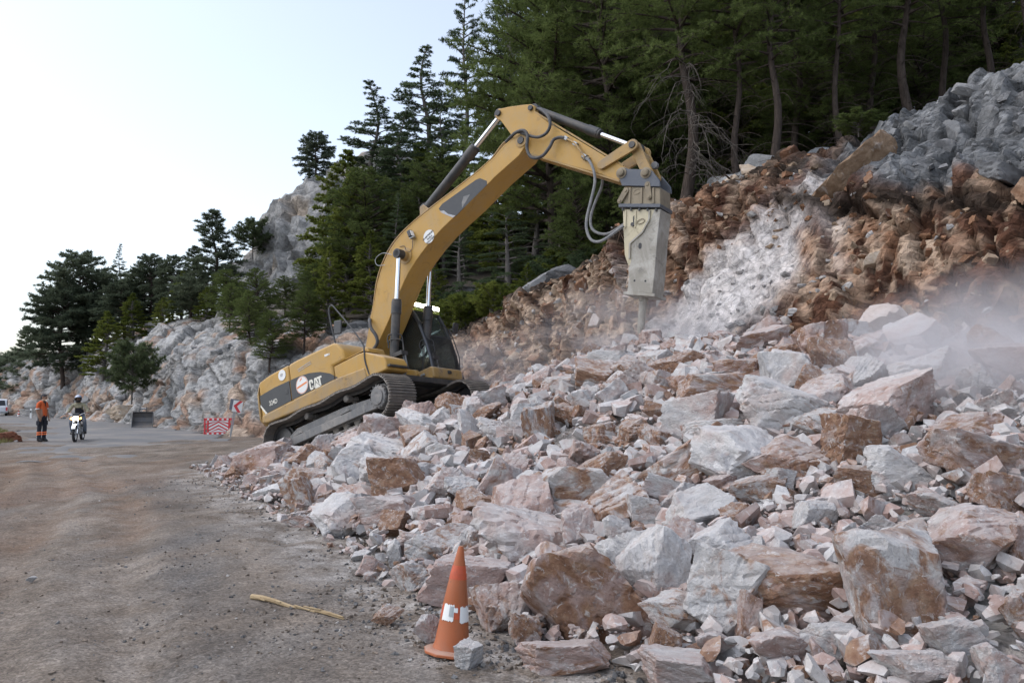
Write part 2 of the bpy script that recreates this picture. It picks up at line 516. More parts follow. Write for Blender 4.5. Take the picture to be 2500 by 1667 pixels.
def m_leaf(name, a, b, hue=.0):
    k = NT(name)
    oi = k.n('ObjectInfo')
    p = k.pos()
    f = k.math('ADD', k.noise(p, 1.1, 5, .7), k.math('MULTIPLY', k.math('SUBTRACT', oi.outputs['Random'], .5), .22))
    c = k.ramp(f, [(.32, a), (.68, b)])
    c = k.mix(k.ramp(k.noise(p, 7.0, 3, .6), [(.45, 0.0), (.8, .45)]), c, (b[0] * 1.5, b[1] * 1.35, b[2] * 1.1))
    df = k.n('BsdfDiffuse'); k.l(c, df.inputs[0])
    tl = k.n('BsdfTranslucent'); k.l(c, tl.inputs[0])
    mx = k.n('MixShader'); mx.inputs[0].default_value = .36
    k.l(df.outputs[0], mx.inputs[1]); k.l(tl.outputs[0], mx.inputs[2])
    k.l(mx.outputs[0], k.out.inputs['Surface'])
    return k.m

def m_bark(name, a, b):
    k = NT(name)
    v = k.mapping(k.coord('Object'), (1, 1, .22))
    c = k.ramp(k.noise(v, 9, 7, .7, .6), [(.3, a), (.7, b)])
    return k.done(c, .95, k.bump(k.noise(v, 14, 6, .7), .8, .04), spec=.1)

M = {}
M['rubble'] = m_rubble('broken_limestone')
M['fragments'] = m_rubble('broken_limestone_fragments', True)
M['bank'] = m_attr('cut_bank_rock', 1.0, .95, contrast=.75)
M['cliff'] = m_attr('grey_cliff_rock', .6, .9, contrast=.6)
M['orange_stone'] = m_stone('orange_brown_stone', [(.2, (.07, .034, .021)), (.42, (.185, .098, .057)), (.62, (.30, .195, .13)), (.8, (.42, .34, .27))], 1.0, .4)
M['pale_stone'] = m_stone('pale_crushed_stone', [(.2, (.26, .18, .14)), (.42, (.48, .42, .39)), (.62, (.60, .56, .54)), (.8, (.66, .64, .63))], 1.0, .5)
M['grey_stone'] = m_stone('grey_limestone', [(.2, (.10, .10, .105)), (.42, (.175, .178, .182)), (.62, (.25, .25, .25)), (.8, (.34, .335, .33))], .7, .3)
M['tan_stone'] = m_stone('tan_limestone', [(.2, (.16, .10, .06)), (.42, (.33, .24, .165)), (.62, (.44, .36, .28)), (.8, (.52, .48, .43))], 1.0, .35)
M['ground'] = m_ground()
M['asphalt'] = m_simple('worn_asphalt', (.15, .152, .156), .95, 0, (.27, .245, .22), .7, .5, .01, spec=.12)
M['forest'] = m_simple('forest_floor', (.034, .026, .018), .95, 0, (.085, .075, .06), .8, .8, .05)
M['yellow'] = m_paint('machine_yellow_paint', (.47, .272, .058), (.37, .265, .135), (.12, .08, .05), .55)
M['yellow_dirty'] = m_paint('dirty_yellow_paint', (.38, .235, .075), (.27, .20, .125), (.085, .062, .045), 1.0)
M['black_paint'] = m_simple('dark_grey_decal', (.022, .025, .030), .45, 0, (.07, .07, .07), .4, 2.5)
M['steel_dark'] = m_simple('dark_worn_steel', (.045, .047, .05), .5, .4, (.13, .115, .10), .6, 3.0, .003)
M['track_steel'] = m_paint('dusty_track_steel', (.125, .115, .105), (.27, .235, .20), (.05, .045, .04), 1.0)
M['frame_grey'] = m_paint('dusty_grey_frame', (.135, .138, .142), (.26, .24, .22), (.05, .047, .045), 1.0)
M['chrome'] = m_simple('polished_rod', (.75, .76, .78), .16, 1.0)
M['rubber'] = m_simple('black_rubber_hose', (.035, .036, .04), .55, 0, (.12, .115, .11), .5, 6.0)
M['hose_dusty'] = m_simple('dusty_hose', (.16, .165, .17), .6, 0, (.33, .32, .31), .6, 9.0)
M['hammer_cream'] = m_paint('chipped_cream_paint', (.54, .48, .33), (.40, .35, .25), (.15, .115, .07), .8)
M['hammer_grey'] = m_paint('dusty_scraped_steel', (.27, .25, .21), (.46, .44, .40), (.10, .092, .08), 1.0)
M['hammer_tan'] = m_simple('tan_grimy_steel', (.25, .205, .14), .65, .1, (.12, .10, .075), .7, 3.0, .005)
M['bracket'] = m_simple('blue_grey_bracket', (.075, .085, .105), .5, .2, (.17, .165, .16), .5, 3.0, .003)
M['white_print'] = m_simple('white_sticker', (.74, .75, .74), .5)
M['orange_print'] = m_simple('orange_print', (.72, .22, .07), .5)
M['red_print'] = m_simple('red_reflective', (.62, .045, .055), .45)
M['black_print'] = m_simple('black_print', (.02, .02, .022), .5)
M['cream_print'] = m_simple('cream_letters', (.72, .70, .62), .5, 0, (.4, .37, .3), .4, 6)
M['blue_print'] = m_simple('faded_blue_print', (.36, .42, .50), .6, 0, (.50, .31, .10), .7, 12)
M['glass'] = m_glass('cab_glass')
M['dark_plastic'] = m_simple('dark_plastic', (.03, .032, .036), .5, 0, (.10, .10, .10), .4, 4)
M['lamp_on'] = m_emit('lit_work_lamp', (1.0, .93, .74), 14.0)
M['lamp_amber'] = m_emit('lit_amber_lamp', (1.0, .45, .08), 6.0)
M['lamp_head'] = m_emit('lit_headlamp', (1.0, .95, .85), 22.0)
M['lime'] = m_simple('lime_visor', (.42, .52, .10), .4)
M['cone_orange'] = m_paint('faded_cone_orange', (.37, .10, .030), (.27, .115, .06), (.085, .05, .035), .8)
M['cone_red'] = m_simple('red_cone', (.55, .07, .03), .55)
M['wood'] = m_simple('split_wood', (.36, .27, .155), .8, 0, (.22, .14, .07), .6, 9.0, .01)
M['metal_post'] = m_simple('galvanised_post', (.34, .36, .38), .45, .6)
M['sign_back'] = m_simple('grey_sign_back', (.15, .16, .19), .5, .3)
M['bucket_steel'] = m_simple('rusty_bucket_steel', (.13, .13, .135), .6, .3, (.24, .20, .16), .6, 3.0)
M['white_paint'] = m_simple('white_car_paint', (.72, .75, .80), .3)
M['skin'] = m_simple('skin', (.30, .17, .11), .6)
M['shirt'] = m_simple('orange_polo_cloth', (.60, .115, .03), .85, 0, (.40, .075, .025), .5, 8)
M['navy'] = m_simple('navy_work_cloth', (.016, .019, .030), .85)
M['hi_orange'] = m_simple('reflective_orange_tape', (.95, .22, .07), .6)
M['hair'] = m_simple('dark_grey_hair', (.045, .045, .05), .8)
M['jeans'] = m_simple('faded_jeans', (.12, .15, .20), .85)
M['camo'] = m_simple('camouflage_cloth', (.20, .19, .12), .9, 0, (.42, .40, .30), .9, 14)
M['shoe'] = m_simple('dark_shoe', (.02, .02, .022), .7)
M['helmet'] = m_simple('silver_blue_helmet', (.42, .47, .58), .22, .3, (.06, .08, .20), .8, 5)
M['visor'] = m_simple('dark_visor_frame', (.015, .016, .02), .3)
M['tyre'] = m_simple('tyre_rubber', (.025, .025, .027), .8)
M['bark'] = m_bark('pine_bark', (.032, .026, .022), (.105, .082, .07))
M['bark_grey'] = m_bark('grey_bark', (.08, .073, .067), (.21, .19, .175))
M['dead'] = m_bark('dead_twig', (.07, .06, .05), (.19, .165, .145))
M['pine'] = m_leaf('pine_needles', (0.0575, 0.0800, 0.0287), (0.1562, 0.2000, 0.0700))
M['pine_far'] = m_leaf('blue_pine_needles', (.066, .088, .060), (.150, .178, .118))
M['cedar'] = m_leaf('cedar_needles', (0.0500, 0.0775, 0.0400), (0.1375, 0.1850, 0.1025))
M['juniper'] = m_leaf('juniper_scales', (0.0700, 0.0975, 0.0225), (0.2125, 0.2438, 0.0625))
M['shrub'] = m_leaf('shrub_leaves', (0.0480, 0.0720, 0.0360), (0.1200, 0.1500, 0.0780))
M['grass'] = m_leaf('verge_grass', (.12, .13, .05), (.24, .23, .11))
M['root'] = m_bark('root_wood', (.06, .04, .03), (.16, .11, .08))
M['earth'] = m_simple('red_earth', (.20, .075, .04), .95, 0, (.10, .045, .03), .7, 1.5, .03)
# ------------------------------------------------------------------ ground and road
def sym(a, b, n, p):
    t = np.linspace(0, 1, n) ** p
    return a + (b - a) * t
xs = np.concatenate([-sym(12, 900, 40, 2.6)[::-1], np.linspace(-11.9, 6, 260), sym(6.1, 900, 34, 2.6)])
ys = np.concatenate([-sym(2, 400, 14, 2.4)[::-1], np.linspace(-1.9, 30, 330), sym(30.2, 1500, 70, 2.6)])
gx, gy = np.meshgrid(xs, ys, indexing='ij')
gp = np.stack([gx.ravel(), gy.ravel(), np.zeros(gx.size)], 1)
near = np.exp(-((gp[:, 0] + 2) ** 2 + (gp[:, 1] - 10) ** 2) / 900)
sg, qg = to_sq(gp[:, 0], gp[:, 1])
def verge_edge(s):
    return np.interp(s, [20, 27, 31, 38, 45, 60, 70, 80, 95, 130], [-6.2, -4.9, -4.0, -4.7, -5.9, -8.1, -9.6, -11.8, -19.5, -46])
def ground_z(p):
    s, q = to_sq(p[:, 0], p[:, 1])
    z = .035 * fbm(p, .45, 3, 3) + .016 * fbm(p, 2.4, 3, 5) + .006 * fbm(p, 9.0, 2, 9)
    # wheel ruts sweep along the road
    for q0 in (-2.3, -3.2, -4.2, -5.0, -6.1):
        z = z - .038 * np.exp(-((q - q0 - .25 * np.sin(s * .35 + q0)) / .22) ** 2) + .016 * np.exp(-((q - q0 - .4 - .25 * np.sin(s * .35 + q0)) / .14) ** 2)
    # verge on the outside of the bend
    v = sstep(.1, 1.6, verge_edge(s) - q) * sstep(20, 25, s)
    z = z + v * (.22 + .22 * fbm(p, .5, 4, 21))
    return z - .42 * sstep(48, 74, s)
gp[:, 2] = ground_z(gp)
me = tri_mesh('ground', gp, grid_faces(len(xs), len(ys)), True)
gc = np.zeros((len(gp), 3))
gc[:, 0] = .36 + .40 * sstep(3.4, 6.5, -qg) * (1 - sstep(10, 16, gp[:, 1])) + .30 * np.exp(-((qg + 1.6) / 1.0) ** 2) * (1 - sstep(13, 16, sg)) + .42 * sstep(-5.5, -9.5, gp[:, 0]) * (1 - sstep(14, 20, gp[:, 1]))
gc[:, 1] = .30 + .50 * np.exp(-((qg + 3.4) / 2.4) ** 2) * sstep(4, 9, sg) * (1 - sstep(20, 26, sg)) + .25 * sstep(-3.2, -1.0, qg) * sstep(8, 11, sg)
gc[:, 2] = .85 * np.exp(-((qg + .3) / .7) ** 2) * (1 - sstep(15, 18, sg)) + .22 * np.exp(-((qg + 2.6) / .8) ** 2)
sw_ = fbm(np.stack([sg * .25, qg * 1.6, 0 * sg], 1), 1.0, 4, 60)
band = np.zeros(len(gp))
for q0 in (-2.3, -3.2, -4.2, -5.0, -6.1): band += np.exp(-((qg - q0 - .25 * np.sin(sg * .35 + q0)) / .26) ** 2)
gc[:, 0] -= .30 * band * sstep(1, 5, sg) - .22 * sw_
gc[:, 1] += .28 * band * sstep(3, 7, sg) + .25 * sw_
far = sstep(22, 30, sg)
gc[:, 0] = gc[:, 0] * (1 - far) + .5 * far
vcol(me, np.clip(gc, 0, 1))
g = link('ground', me, M['ground'])
tag(g, 'brown dirt roadway with grey gravel patches and wheel tracks', kind='structure')

# asphalt road emerging from the dirt and bending left behind the men
def road_strip(name, mat, half, dz, s0, s1):
    cs = np.concatenate([np.linspace(s0, s0 + 16, 110), np.linspace(s0 + 16.4, s1, 90)])
    cq = np.interp(cs, [20, 27, 31, 38, 45, 60, 70, 80, 95, 130], [-2.5, -1.2, -.5, -1.2, -2.4, -4.6, -6.0, -8.0, -15.5, -42])
    n = 29
    P = []
    for k in range(n):
        t = k / (n - 1) * 2 - 1
        edge = half * t + (.35 * np.sin(cs * 1.7 + k) * (abs(t) > .95)) + (.2 * np.sin(cs * 4.1 + 2 * k) * (abs(t) > .95))
        x, y = from_sq(cs, cq + edge)
        P.append(np.stack([x, y, np.zeros_like(x)], 1))
    P = np.stack(P, 1).reshape(-1, 3)
    P[:, 2] = ground_z(P) * .6 + dz
    # ragged start under the dirt
    e = sstep(s0 + 4.5, s0, np.repeat(cs, n)) + .0
    e = sstep(s0 + 13, s0 + 1, np.repeat(cs, n))
    P[:, 2] -= e * (.075 + .03 * np.tile(np.abs(np.linspace(-1, 1, n)), len(cs))) + .10 * e * (1 - e * .3) * fbm(P * np.array([1, 1, 0]), .55, 4, 77) * 1.6
    me = tri_mesh(name, P, grid_faces(200, n)[:, ::-1], True)
    return link(name, me, mat)
rd = road_strip('road', M['asphalt'], 3.3, .045, 21, 128)
tag(rd, 'worn grey asphalt road bending left beyond the motorcycle', kind='structure')

# ------------------------------------------------------------------ rubble bed under the loose rocks
ss = np.arange(-13, 20, .16); qq = np.arange(-.6, 10.2, .16)
a, b = np.meshgrid(ss, qq, indexing='ij')
x, y = from_sq(a.ravel(), b.ravel())
P = np.stack([x, y, pile_z(x, y) - .10], 1)
_, _, rr, _ = worley(P, 4.0, 3)
P[:, 2] += .10 * fbm(P, 1.2, 3, 44) + .10 * (rr[:, 0] - .5) - .12 * sstep(.5, -.4, b.ravel()) - .10 * sstep(.9, .1, b.ravel() - .3 * np.maximum(0, 2 - a.ravel()))
me = tri_mesh('rubble_bed', P, grid_faces(len(ss), len(qq)), False)
c = np.array([.40, .36, .335]) * (.55 + .6 * rr[:, 1:2]) + np.array([.02, -.02, -.03]) * fbm(P, .8, 3, 8)[:, None]
vcol(me, np.clip(c, .05, .7))
tag(link('rubble_bed', me, M['bank']), 'crushed stone bed under the loose rubble', kind='structure')

# ------------------------------------------------------------------ cut bank and grey cliff
def lerp(a, b, t): return a + (b - a) * t[:, None]
def make_bank(name, s0, s1, ds, nt, mat, grey):
    sv = np.arange(s0, s1, ds)
    rows = []; nrm = []; tt = []
    for s in sv:
        qb, qm, zm, qc, zc, sl = [float(v) for v in prof(s)]
        xb, yb = from_sq(s, qb)
        pb = float(pile_z(xb, yb))
        w = .35 * math.sin(s * .9) + .25 * math.sin(s * 2.3 + 1)
        w2 = .25 * math.sin(s * 1.7 + 2) + .2 * math.sin(s * 4.1)
        if not grey and s < 10: w2 = w2 * .5 + .15
        pts = np.array([(qb - 1.6, pb - .7), (qb + .25 * w, pb - .1), (qb + .55 * (qm - qb) + .3 * w, pb + .45 * (zm - pb)), (qm + .2 * w, zm + .4 * w2), (qc, zc + .3 * w2), (qc + 1.6, zc + .3 * w2 + 1.6 * sl)])
        L = np.concatenate([[0], np.cumsum(np.hypot(*np.diff(pts, axis=0).T))])
        u = np.linspace(0, L[-1], nt)
        q = np.interp(u, L, pts[:, 0]); z = np.interp(u, L, pts[:, 1])
        k = np.ones(9) / 9
        qs = np.convolve(np.pad(q, 4, 'edge'), k, 'valid'); zs = np.convolve(np.pad(z, 4, 'edge'), k, 'valid')
        dq = np.gradient(qs); dz = np.gradient(zs); m = np.hypot(dq, dz) + 1e-6
        x, y = from_sq(np.full(nt, s), qs)
        rows.append(np.stack([x, y, zs], 1))
        nx, ny = -dz / m * ND[0], -dz / m * ND[1]
        nrm.append(np.stack([nx, ny, dq / m], 1))
        tt.append(np.stack([np.full(nt, s), qs, zs, np.full(nt, zm), np.full(nt, zc), np.full(nt, pb)], 1))
    P = np.concatenate(rows); N = np.concatenate(nrm); Q = np.concatenate(tt)
    s, z, zm, zc, pb = Q[:, 0], Q[:, 2], Q[:, 3], Q[:, 4], Q[:, 5]
    # bedding frame: layers dip steeply
    ca, sa = math.cos(R(58)), math.sin(R(58))
    if grey:
        ca, sa = math.cos(R(20)), math.sin(R(20))
    B = np.stack([s * ca + z * sa, (-s * sa + z * ca) * (2.8 if not grey else 2.3), Q[:, 1] * .8], 1)
    sc = .55 if not grey else .24
    f1, f2, r1, o1 = worley(B + .35 * np.stack([fbm(P, .9, 3, 60 + k) for k in range(3)], 1), sc, 11)
    g1, g2, r2, o2 = worley(B + .2 * np.stack([fbm(P, 2, 2, 70 + k) for k in range(3)], 1), sc * 2.6, 23)
    h1, h2, r3, o3 = worley(P + .08 * np.stack([fbm(P, 3, 2, 80 + k) for k in range(3)], 1), 3.1 if not grey else 1.5, 37)
    tilt3 = ((r3 - .5) * o3).sum(1)
    crack = np.exp(-((f2 - f1) / .07) ** 2); crack2 = np.exp(-((g2 - g1) / .09) ** 2)
    tilt = ((r1 - .5) * o1).sum(1)
    tilt2 = ((r2 - .5) * o2).sum(1)
    amp = .52 if not grey else .8
    d = amp * (.62 * (r1[:, 0] - .5) + .85 * tilt + .24 * (r2[:, 0] - .5) + .42 * tilt2 + .13 * (r3[:, 0] - .5) + .24 * tilt3 - .34 * crack - .16 * crack2) + .22 * fbm(P, .55, 3, 90)
    fade = np.ones(len(P)) if grey else 1 - .92 * np.exp(-((s - (10.0 - .62 * (z - 3.0))) / 1.6) ** 2) * sstep(6.2, 4.8, z)
    D = P + N * (d * fade)[:, None]
    # colours of the ground itself
    soil = np.array([.070, .032, .020]); soil2 = np.array([.135, .064, .038]); orange = np.array([.27, .145, .085]); tan = np.array([.43, .325, .24])
    pale = np.array([.60, .575, .565]); greyc = np.array([.165, .168, .172]); hum = np.array([.042, .030, .022])
    n1 = fbm(P, .7, 5, 120); n2 = fbm(P, 2.1, 4, 130); n3 = fbm(B, .6, 4, 140)
    e = np.ones(len(P))
    if not grey:
        rel = (z - pb) / np.maximum(zm - pb, .5)
        rockp = np.where(s > 11.5, .66, .46) + .3 * n1 + .12 * sstep(.3, -.2, rel)
        isrock = sstep(-.10, .10, rockp - .55 * r2[:, 1] - .45 * r3[:, 1])
        rk = lerp(orange * e[:, None], tan * e[:, None], np.clip(.5 + .9 * (r2[:, 2] - .5) + .8 * n2 + .25 * sstep(11, 14, s), 0, 1))
        so = lerp(soil * e[:, None], soil2 * e[:, None], np.clip(.5 + n2 * 1.4, 0, 1))
        c = lerp(so, rk, isrock)
        # pale crushed seam rising to the right
        seam = np.exp(-((s - (10.2 - .62 * (z - 3.0))) / 1.75) ** 2) * sstep(6.4, 4.4, z + 1.0 * n1) + .75 * np.exp(-((s - (11.4 - .9 * (z - 3))) / .8) ** 2) * sstep(7.2, 6.2, z)
        seam = sstep(.18, .80, seam + .40 * n3 + .3 * n2)
        c = lerp(c, pale * (.80 + .34 * r2[:, :1]), seam * np.clip(.86 - .75 * np.maximum(n2 + .5 * n1, 0), .15, .92))
        streak = sstep(.25, .5, fbm(np.stack([B[:, 0] * .35, B[:, 1] * 2.2, B[:, 2]], 1), 1.0, 4, 150)) * sstep(10.5, 12.5, s)
        c = lerp(c, pale * .9 * e[:, None], streak * .55)
        # dark humus and roots right under the turf edge, grey weathered limestone above it on the right
        ed = np.where(s < 9.2, zm, zc)
        humus = np.exp(-((z - (ed - .25 + .25 * n1)) / .28) ** 2)
        c = lerp(c, hum * e[:, None], np.clip(humus * (1.05 + .5 * n2), 0, .95))
        gm = sstep(.0, .35, z - zm + .4 * n1) * sstep(9.8, 8.4, s + .6 * n2)
        lich = sstep(.18, .42, fbm(P, 2.6, 5, 160))
        gcol = lerp(greyc * (.72 + .55 * r2[:, :1]), np.array([.33, .335, .34]) * e[:, None], lich * .5)
        c = lerp(c, gcol, gm)
        turf = sstep(-.1, .25, z - zc + .25 * n2) * sstep(8.8, 10, s)
        c = lerp(c, hum * 1.2 * e[:, None], turf)
    else:
        c = lerp(greyc * np.array([1.52, 1.46, 1.36]) * (.72 + .6 * r1[:, :1]), np.array([.38, .38, .38]) * e[:, None], np.clip(.45 + n2 + .3 * (r2[:, 0] - .5), 0, 1))
        rust = sstep(.04, .42, n1 * 1.1 + .5 * fbm(P, 1.3, 3, 170) + .22 * sstep(3.0, .8, z - pb))
        c = lerp(c, lerp(tan * .9 * e[:, None], orange * 1.2 * e[:, None], r2[:, 2]), rust * .8)
        c = lerp(c, np.array([.11, .09, .06]) * e[:, None], sstep(.0, .6, z - zc + .5 * n2) * .7)
    jt = .55 * np.clip(crack * .7 + crack2 * .5, 0, 1)                        # earth caught in the joints
    if not grey: jt = jt * (1 - .75 * seam)
    c = c * (1 - jt)[:, None]
    gf = grid_faces(len(sv), nt)[:, ::-1]
    me = tri_mesh(name, D, gf, False)
    if not grey: me.polygons.foreach_set('use_smooth', seam[gf].mean(1) > .35)       # powdered rock has no facets
    vcol(me, np.clip(c, .01, .8))
    return link(name, me, mat), D.reshape(len(sv), nt, 3), N.reshape(len(sv), nt, 3), Q.reshape(len(sv), nt, 6)
bank, BD, BN, BQ = make_bank('rock_bank', -9, 27.2, .085, 150, M['bank'], False)
tag(bank, 'freshly cut rock bank of red earth and broken limestone below the forest', kind='structure')
cliff, CD, CN, CQ = make_bank('rock_cliff', 26.6, 104, .22, 90, M['cliff'], True)
tag(cliff, 'grey weathered limestone cliff beside the bend of the road', kind='structure')

# forest slope above
sv = np.concatenate([np.arange(-14, 40, 1.0), np.arange(40, 110, 2.5)]); nt = 46
rows = []
for s in sv:
    qb, qm, zm, qc, zc, sl = [float(v) for v in prof(s)]
    dq = np.linspace(0, 1, nt) ** 1.5 * 95
    x, y = from_sq(np.full(nt, s), qc + .9 + dq)
    rows.append(np.stack([x, y, zc + sl * (dq + .9) * (1 - .0028 * dq)], 1))
P = np.concatenate(rows)
P[:, 2] += .45 * fbm(P, .22, 4, 200) * np.clip(np.tile(np.linspace(0, 4, nt), len(sv)), 0, 1) - .1
hs = link('hillside', tri_mesh('hillside', P, grid_faces(len(sv), nt)[:, ::-1], True), M['forest'])
tag(hs, 'dark forest floor on the slope above the cut', kind='structure')

# limestone crag showing above the trees
def crag(name, c, r, seed, label):
    bm = bmesh.new(); bmesh.ops.create_icosphere(bm, subdivisions=6, radius=1.0)
    V = np.array([v.co[:] for v in bm.verts]); F = np.array([[v.index for v in f.verts] for f in bm.faces]); bm.free()
    P = V * r
    B = np.stack([P[:, 0] * .8 + P[:, 2] * .35, P[:, 1] * .6, P[:, 2] * .62 - P[:, 0] * .3], 1)
    f1, f2, r1, o1 = worley(B + .8 * np.stack([fbm(P, .3, 3, seed + k) for k in range(3)], 1), .30, seed)
    g1, g2, r2, o2 = worley(B, .95, seed + 5)
    ck = np.exp(-((f2 - f1) / .06) ** 2); ck2 = np.exp(-((g2 - g1) / .08) ** 2)
    d = 1.7 * (r1[:, 0] - .5) + 2.2 * ((r1 - .5) * o1).sum(1) + .55 * (r2[:, 0] - .5) + .8 * ((r2 - .5) * o2).sum(1) - .5 * ck - .22 * ck2 + 1.1 * fbm(P, .16, 3, seed + 9)
    d = d + .30 * (worley(P, 1.9, seed + 70)[2][:, 0] - .5)
    D = P + V * d[:, None] + np.array(c)
    n = fbm(P, .35, 5, seed + 40)
    col = np.array([.29, .287, .28]) * (.75 + .5 * r2[:, :1]) + .06 * n[:, None]
    ru = sstep(.2, .5, n + .25 * fbm(P, 1.1, 3, seed + 50))[:, None]
    col = col * (1 - ru * .6) + np.array([.36, .27, .18]) * ru * .6
    col *= (1 - .5 * np.clip(ck * .7 + ck2 * .5, 0, 1))[:, None]
    me = tri_mesh(name, D, F, False); vcol(me, np.clip(col, .02, .7))
    return tag(link(name, me, M['cliff']), label, kind='structure')
crag('crag', (-12.0, 84, 8.0), (17, 10, 17.6), 300, 'pale grey limestone crag rising above the conifers')

# ------------------------------------------------------------------ rocks
_ico = {}
def ico(sub):
    if sub not in _ico:
        bm = bmesh.new(); bmesh.ops.create_icosphere(bm, subdivisions=sub, radius=1.0)
        _ico[sub] = (np.array([v.co[:] for v in bm.verts]), np.array([[v.index for v in f.verts] for f in bm.faces])); bm.free()
    return _ico[sub]
def rock_shape(seed, sub, npl=13, rough=.035, jag=.10):
    V, F = ico(sub)
    r_ = np.random.default_rng(seed)
    n = r_.normal(size=(npl, 3)); n /= np.linalg.norm(n, axis=1)[:, None]
    d = r_.uniform(.52, .92, npl)
    if seed % 3 == 1:
        bx3 = np.array([[1, 0, 0], [-1, 0, 0], [0, 1, 0], [0, -1, 0], [0, 0, 1], [0, 0, -1]]) + r_.normal(size=(6, 3)) * .22
        n[:6] = bx3 / np.linalg.norm(bx3, axis=1)[:, None]; d[:6] = r_.uniform(.55, .72, 6); d[6:] = r_.uniform(.72, .98, npl - 6)
    Vj = V + .0
    if sub > 2:
        Vj = V + jag * np.stack([fbm(V + seed, 1.6, 3, seed + 7 * k) for k in range(3)], 1)
        Vj /= np.linalg.norm(Vj, axis=1)[:, None]
    dots = Vj @ n.T
    rr_ = np.where(dots > .02, d[None, :] / np.maximum(dots, .02), 9)
    ra = np.minimum(rr_.min(1), 1.35)
    idx = rr_.argmin(1)
    if sub > 2:
        # broken ledges: a few stepped bands on some faces
        P = V * ra[:, None]
        b = r_.normal(size=3); b /= np.linalg.norm(b)
        h = P @ b * r_.uniform(3.0, 5.0) + .5 * fbm(P + seed, 2.0, 3, seed + 3)
        step = (h - np.floor(h))
        ra = ra * (1 + rough * 1.3 * (np.minimum(step, .25) * 4 - .6) * (r_.random(npl)[idx] > .45))
        ra = ra * (1 + rough * 1.5 * fbm(P + seed * 1.3, 2.2, 4, seed) + rough * .8 * fbm(P + seed, 7, 3, seed + 1))
    P = V * ra[:, None]
    P -= (P.max(0) + P.min(0)) / 2
    P /= (P.max(0) - P.min(0)) / 2
    return P, F
PROTO = []
for i in range(16):
    P, F = rock_shape(1000 + i, 5, 10 + i % 8, .045 + .012 * (i % 3), .16)
    me = tri_mesh('broken_rock', P, F, True); me.set_sharp_from_angle(angle=R(28)); me.materials.append(M['rubble']); PROTO.append(me)
SPROTO = []
for i in range(14):
    P, F = rock_shape(2000 + i, 4, 9 + i % 6, .05)
    SPROTO.append((P, F))
def place_rock(name, me, loc, half, rot, col, parent=None):
    o = bpy.data.objects.new(name, me); COL.objects.link(o)
    o.location = loc; o.rotation_euler = rot; o.scale = half
    o.color = (*col, 1)
    if parent is not None: o.parent = parent
    return o
# embedded stones of the bank, cliff and hillside: parts of those surfaces
stone_me = {}
for key in ('orange_stone', 'pale_stone', 'grey_stone', 'tan_stone'):
    L = []
    for P, F in SPROTO[:7]:
        m_ = tri_mesh('stone', P, F, True); m_.set_sharp_from_angle(angle=R(30)); m_.materials.append(M[key]); L.append(m_)
    stone_me[key] = L
r_ = np.random.default_rng(55)
n_st = 0
cand = []
while n_st < 230:
    i = r_.integers(60, BD.shape[0] - 30); j = int(r_.integers(14, BD.shape[1] - 12))
    p = BD[i, j]; s, q, z, zm, zc, pb = BQ[i, j]
    size = .07 + .20 * r_.random() ** 2.2
    if s > 24.5 or s < 1.5: continue
    if any(abs(p[0] - c[0]) + abs(p[1] - c[1]) + abs(p[2] - c[2]) < (size + c[3]) * .9 for c in cand): continue
    rel = (z - pb) / (zm - pb)
    if s < 9 and z > zm + .3:
        key = 'grey_stone'; size *= 1.35
    elif 7.5 < s < 11.6 and z < 5.2 and r_.random() < .75: continue
    elif 7 < s < 12.2 and z < 4.8: key = 'pale_stone' if r_.random() < .75 else 'tan_stone'
    else: key = ('orange_stone', 'tan_stone', 'orange_stone', 'pale_stone')[int(r_.choice(4, p=[.42, .38, .1, .1]))]
    cand.append((*p, size))
    me = stone_me[key][int(r_.integers(7))]
    half = size * np.array([r_.uniform(.8, 1.5), r_.uniform(.6, 1.0), r_.uniform(.6, 1.1)])
    place_rock('stone', me, p - BN[i, j] * size * .32, half, (r_.uniform(-.5, .5), r_.uniform(-1.1, -.2), r_.uniform(0, 6.28)), (0, 0, 0), bank)
    n_st += 1
# the big tilted slab and blocks that stand out of the bank
for key, p, half, rot, k in (
    ('tan_stone', (7.3, 17.3, 6.35), (.55, .24, 1.2), (.42, .60, .25), 2),
    ('grey_stone', (9.0, 14.7, 5.7), (.6, .35, .18), (.25, .25, .3), 5),
    ('pale_stone', (6.45, 13.9, 2.8), (.6, .4, .5), (.3, .2, .1), 6),
    ('pale_stone', (7.4, 13.4, 2.7), (.5, .4, .45), (.5, .2, 1.3), 0)):
    place_rock('stone', stone_me[key][k], p, half, rot, (0, 0, 0), bank)
n_st = 0
while n_st < 36:
    i = r_.integers(4, 230); j = int(r_.integers(6, CD.shape[1] - 4))
    p = CD[i, j]
    size = .2 + .6 * r_.random() ** 2.2
    key = 'grey_stone' if r_.random() < .86 else 'tan_stone'
    half = size * np.array([r_.uniform(.9, 1.7), r_.uniform(.7, 1.0), r_.uniform(.55, .9)])
    place_rock('stone', stone_me[key][int(r_.integers(7))], p - CN[i, j] * size * .12, half, (r_.uniform(-.3, .3), r_.uniform(-.5, .2), r_.uniform(0, 6.28)), (0, 0, 0), cliff)
    n_st += 1
for k in range(46):
    s = r_.uniform(12.5, 27); x, y = from_sq(s, float(prof(s)[3]) + r_.uniform(.3, 11))
    size = r_.uniform(.3, .9)
    place_rock('stone', stone_me['grey_stone'][int(r_.integers(7))], (x, y, height(x, y) + size * .1), size * np.array([1.2, 1, .7]), (r_.uniform(-.3, .3), r_.uniform(-.3, .3), r_.uniform(0, 6.28)), (0, 0, 0), hs)
BANK_SPOTS = []
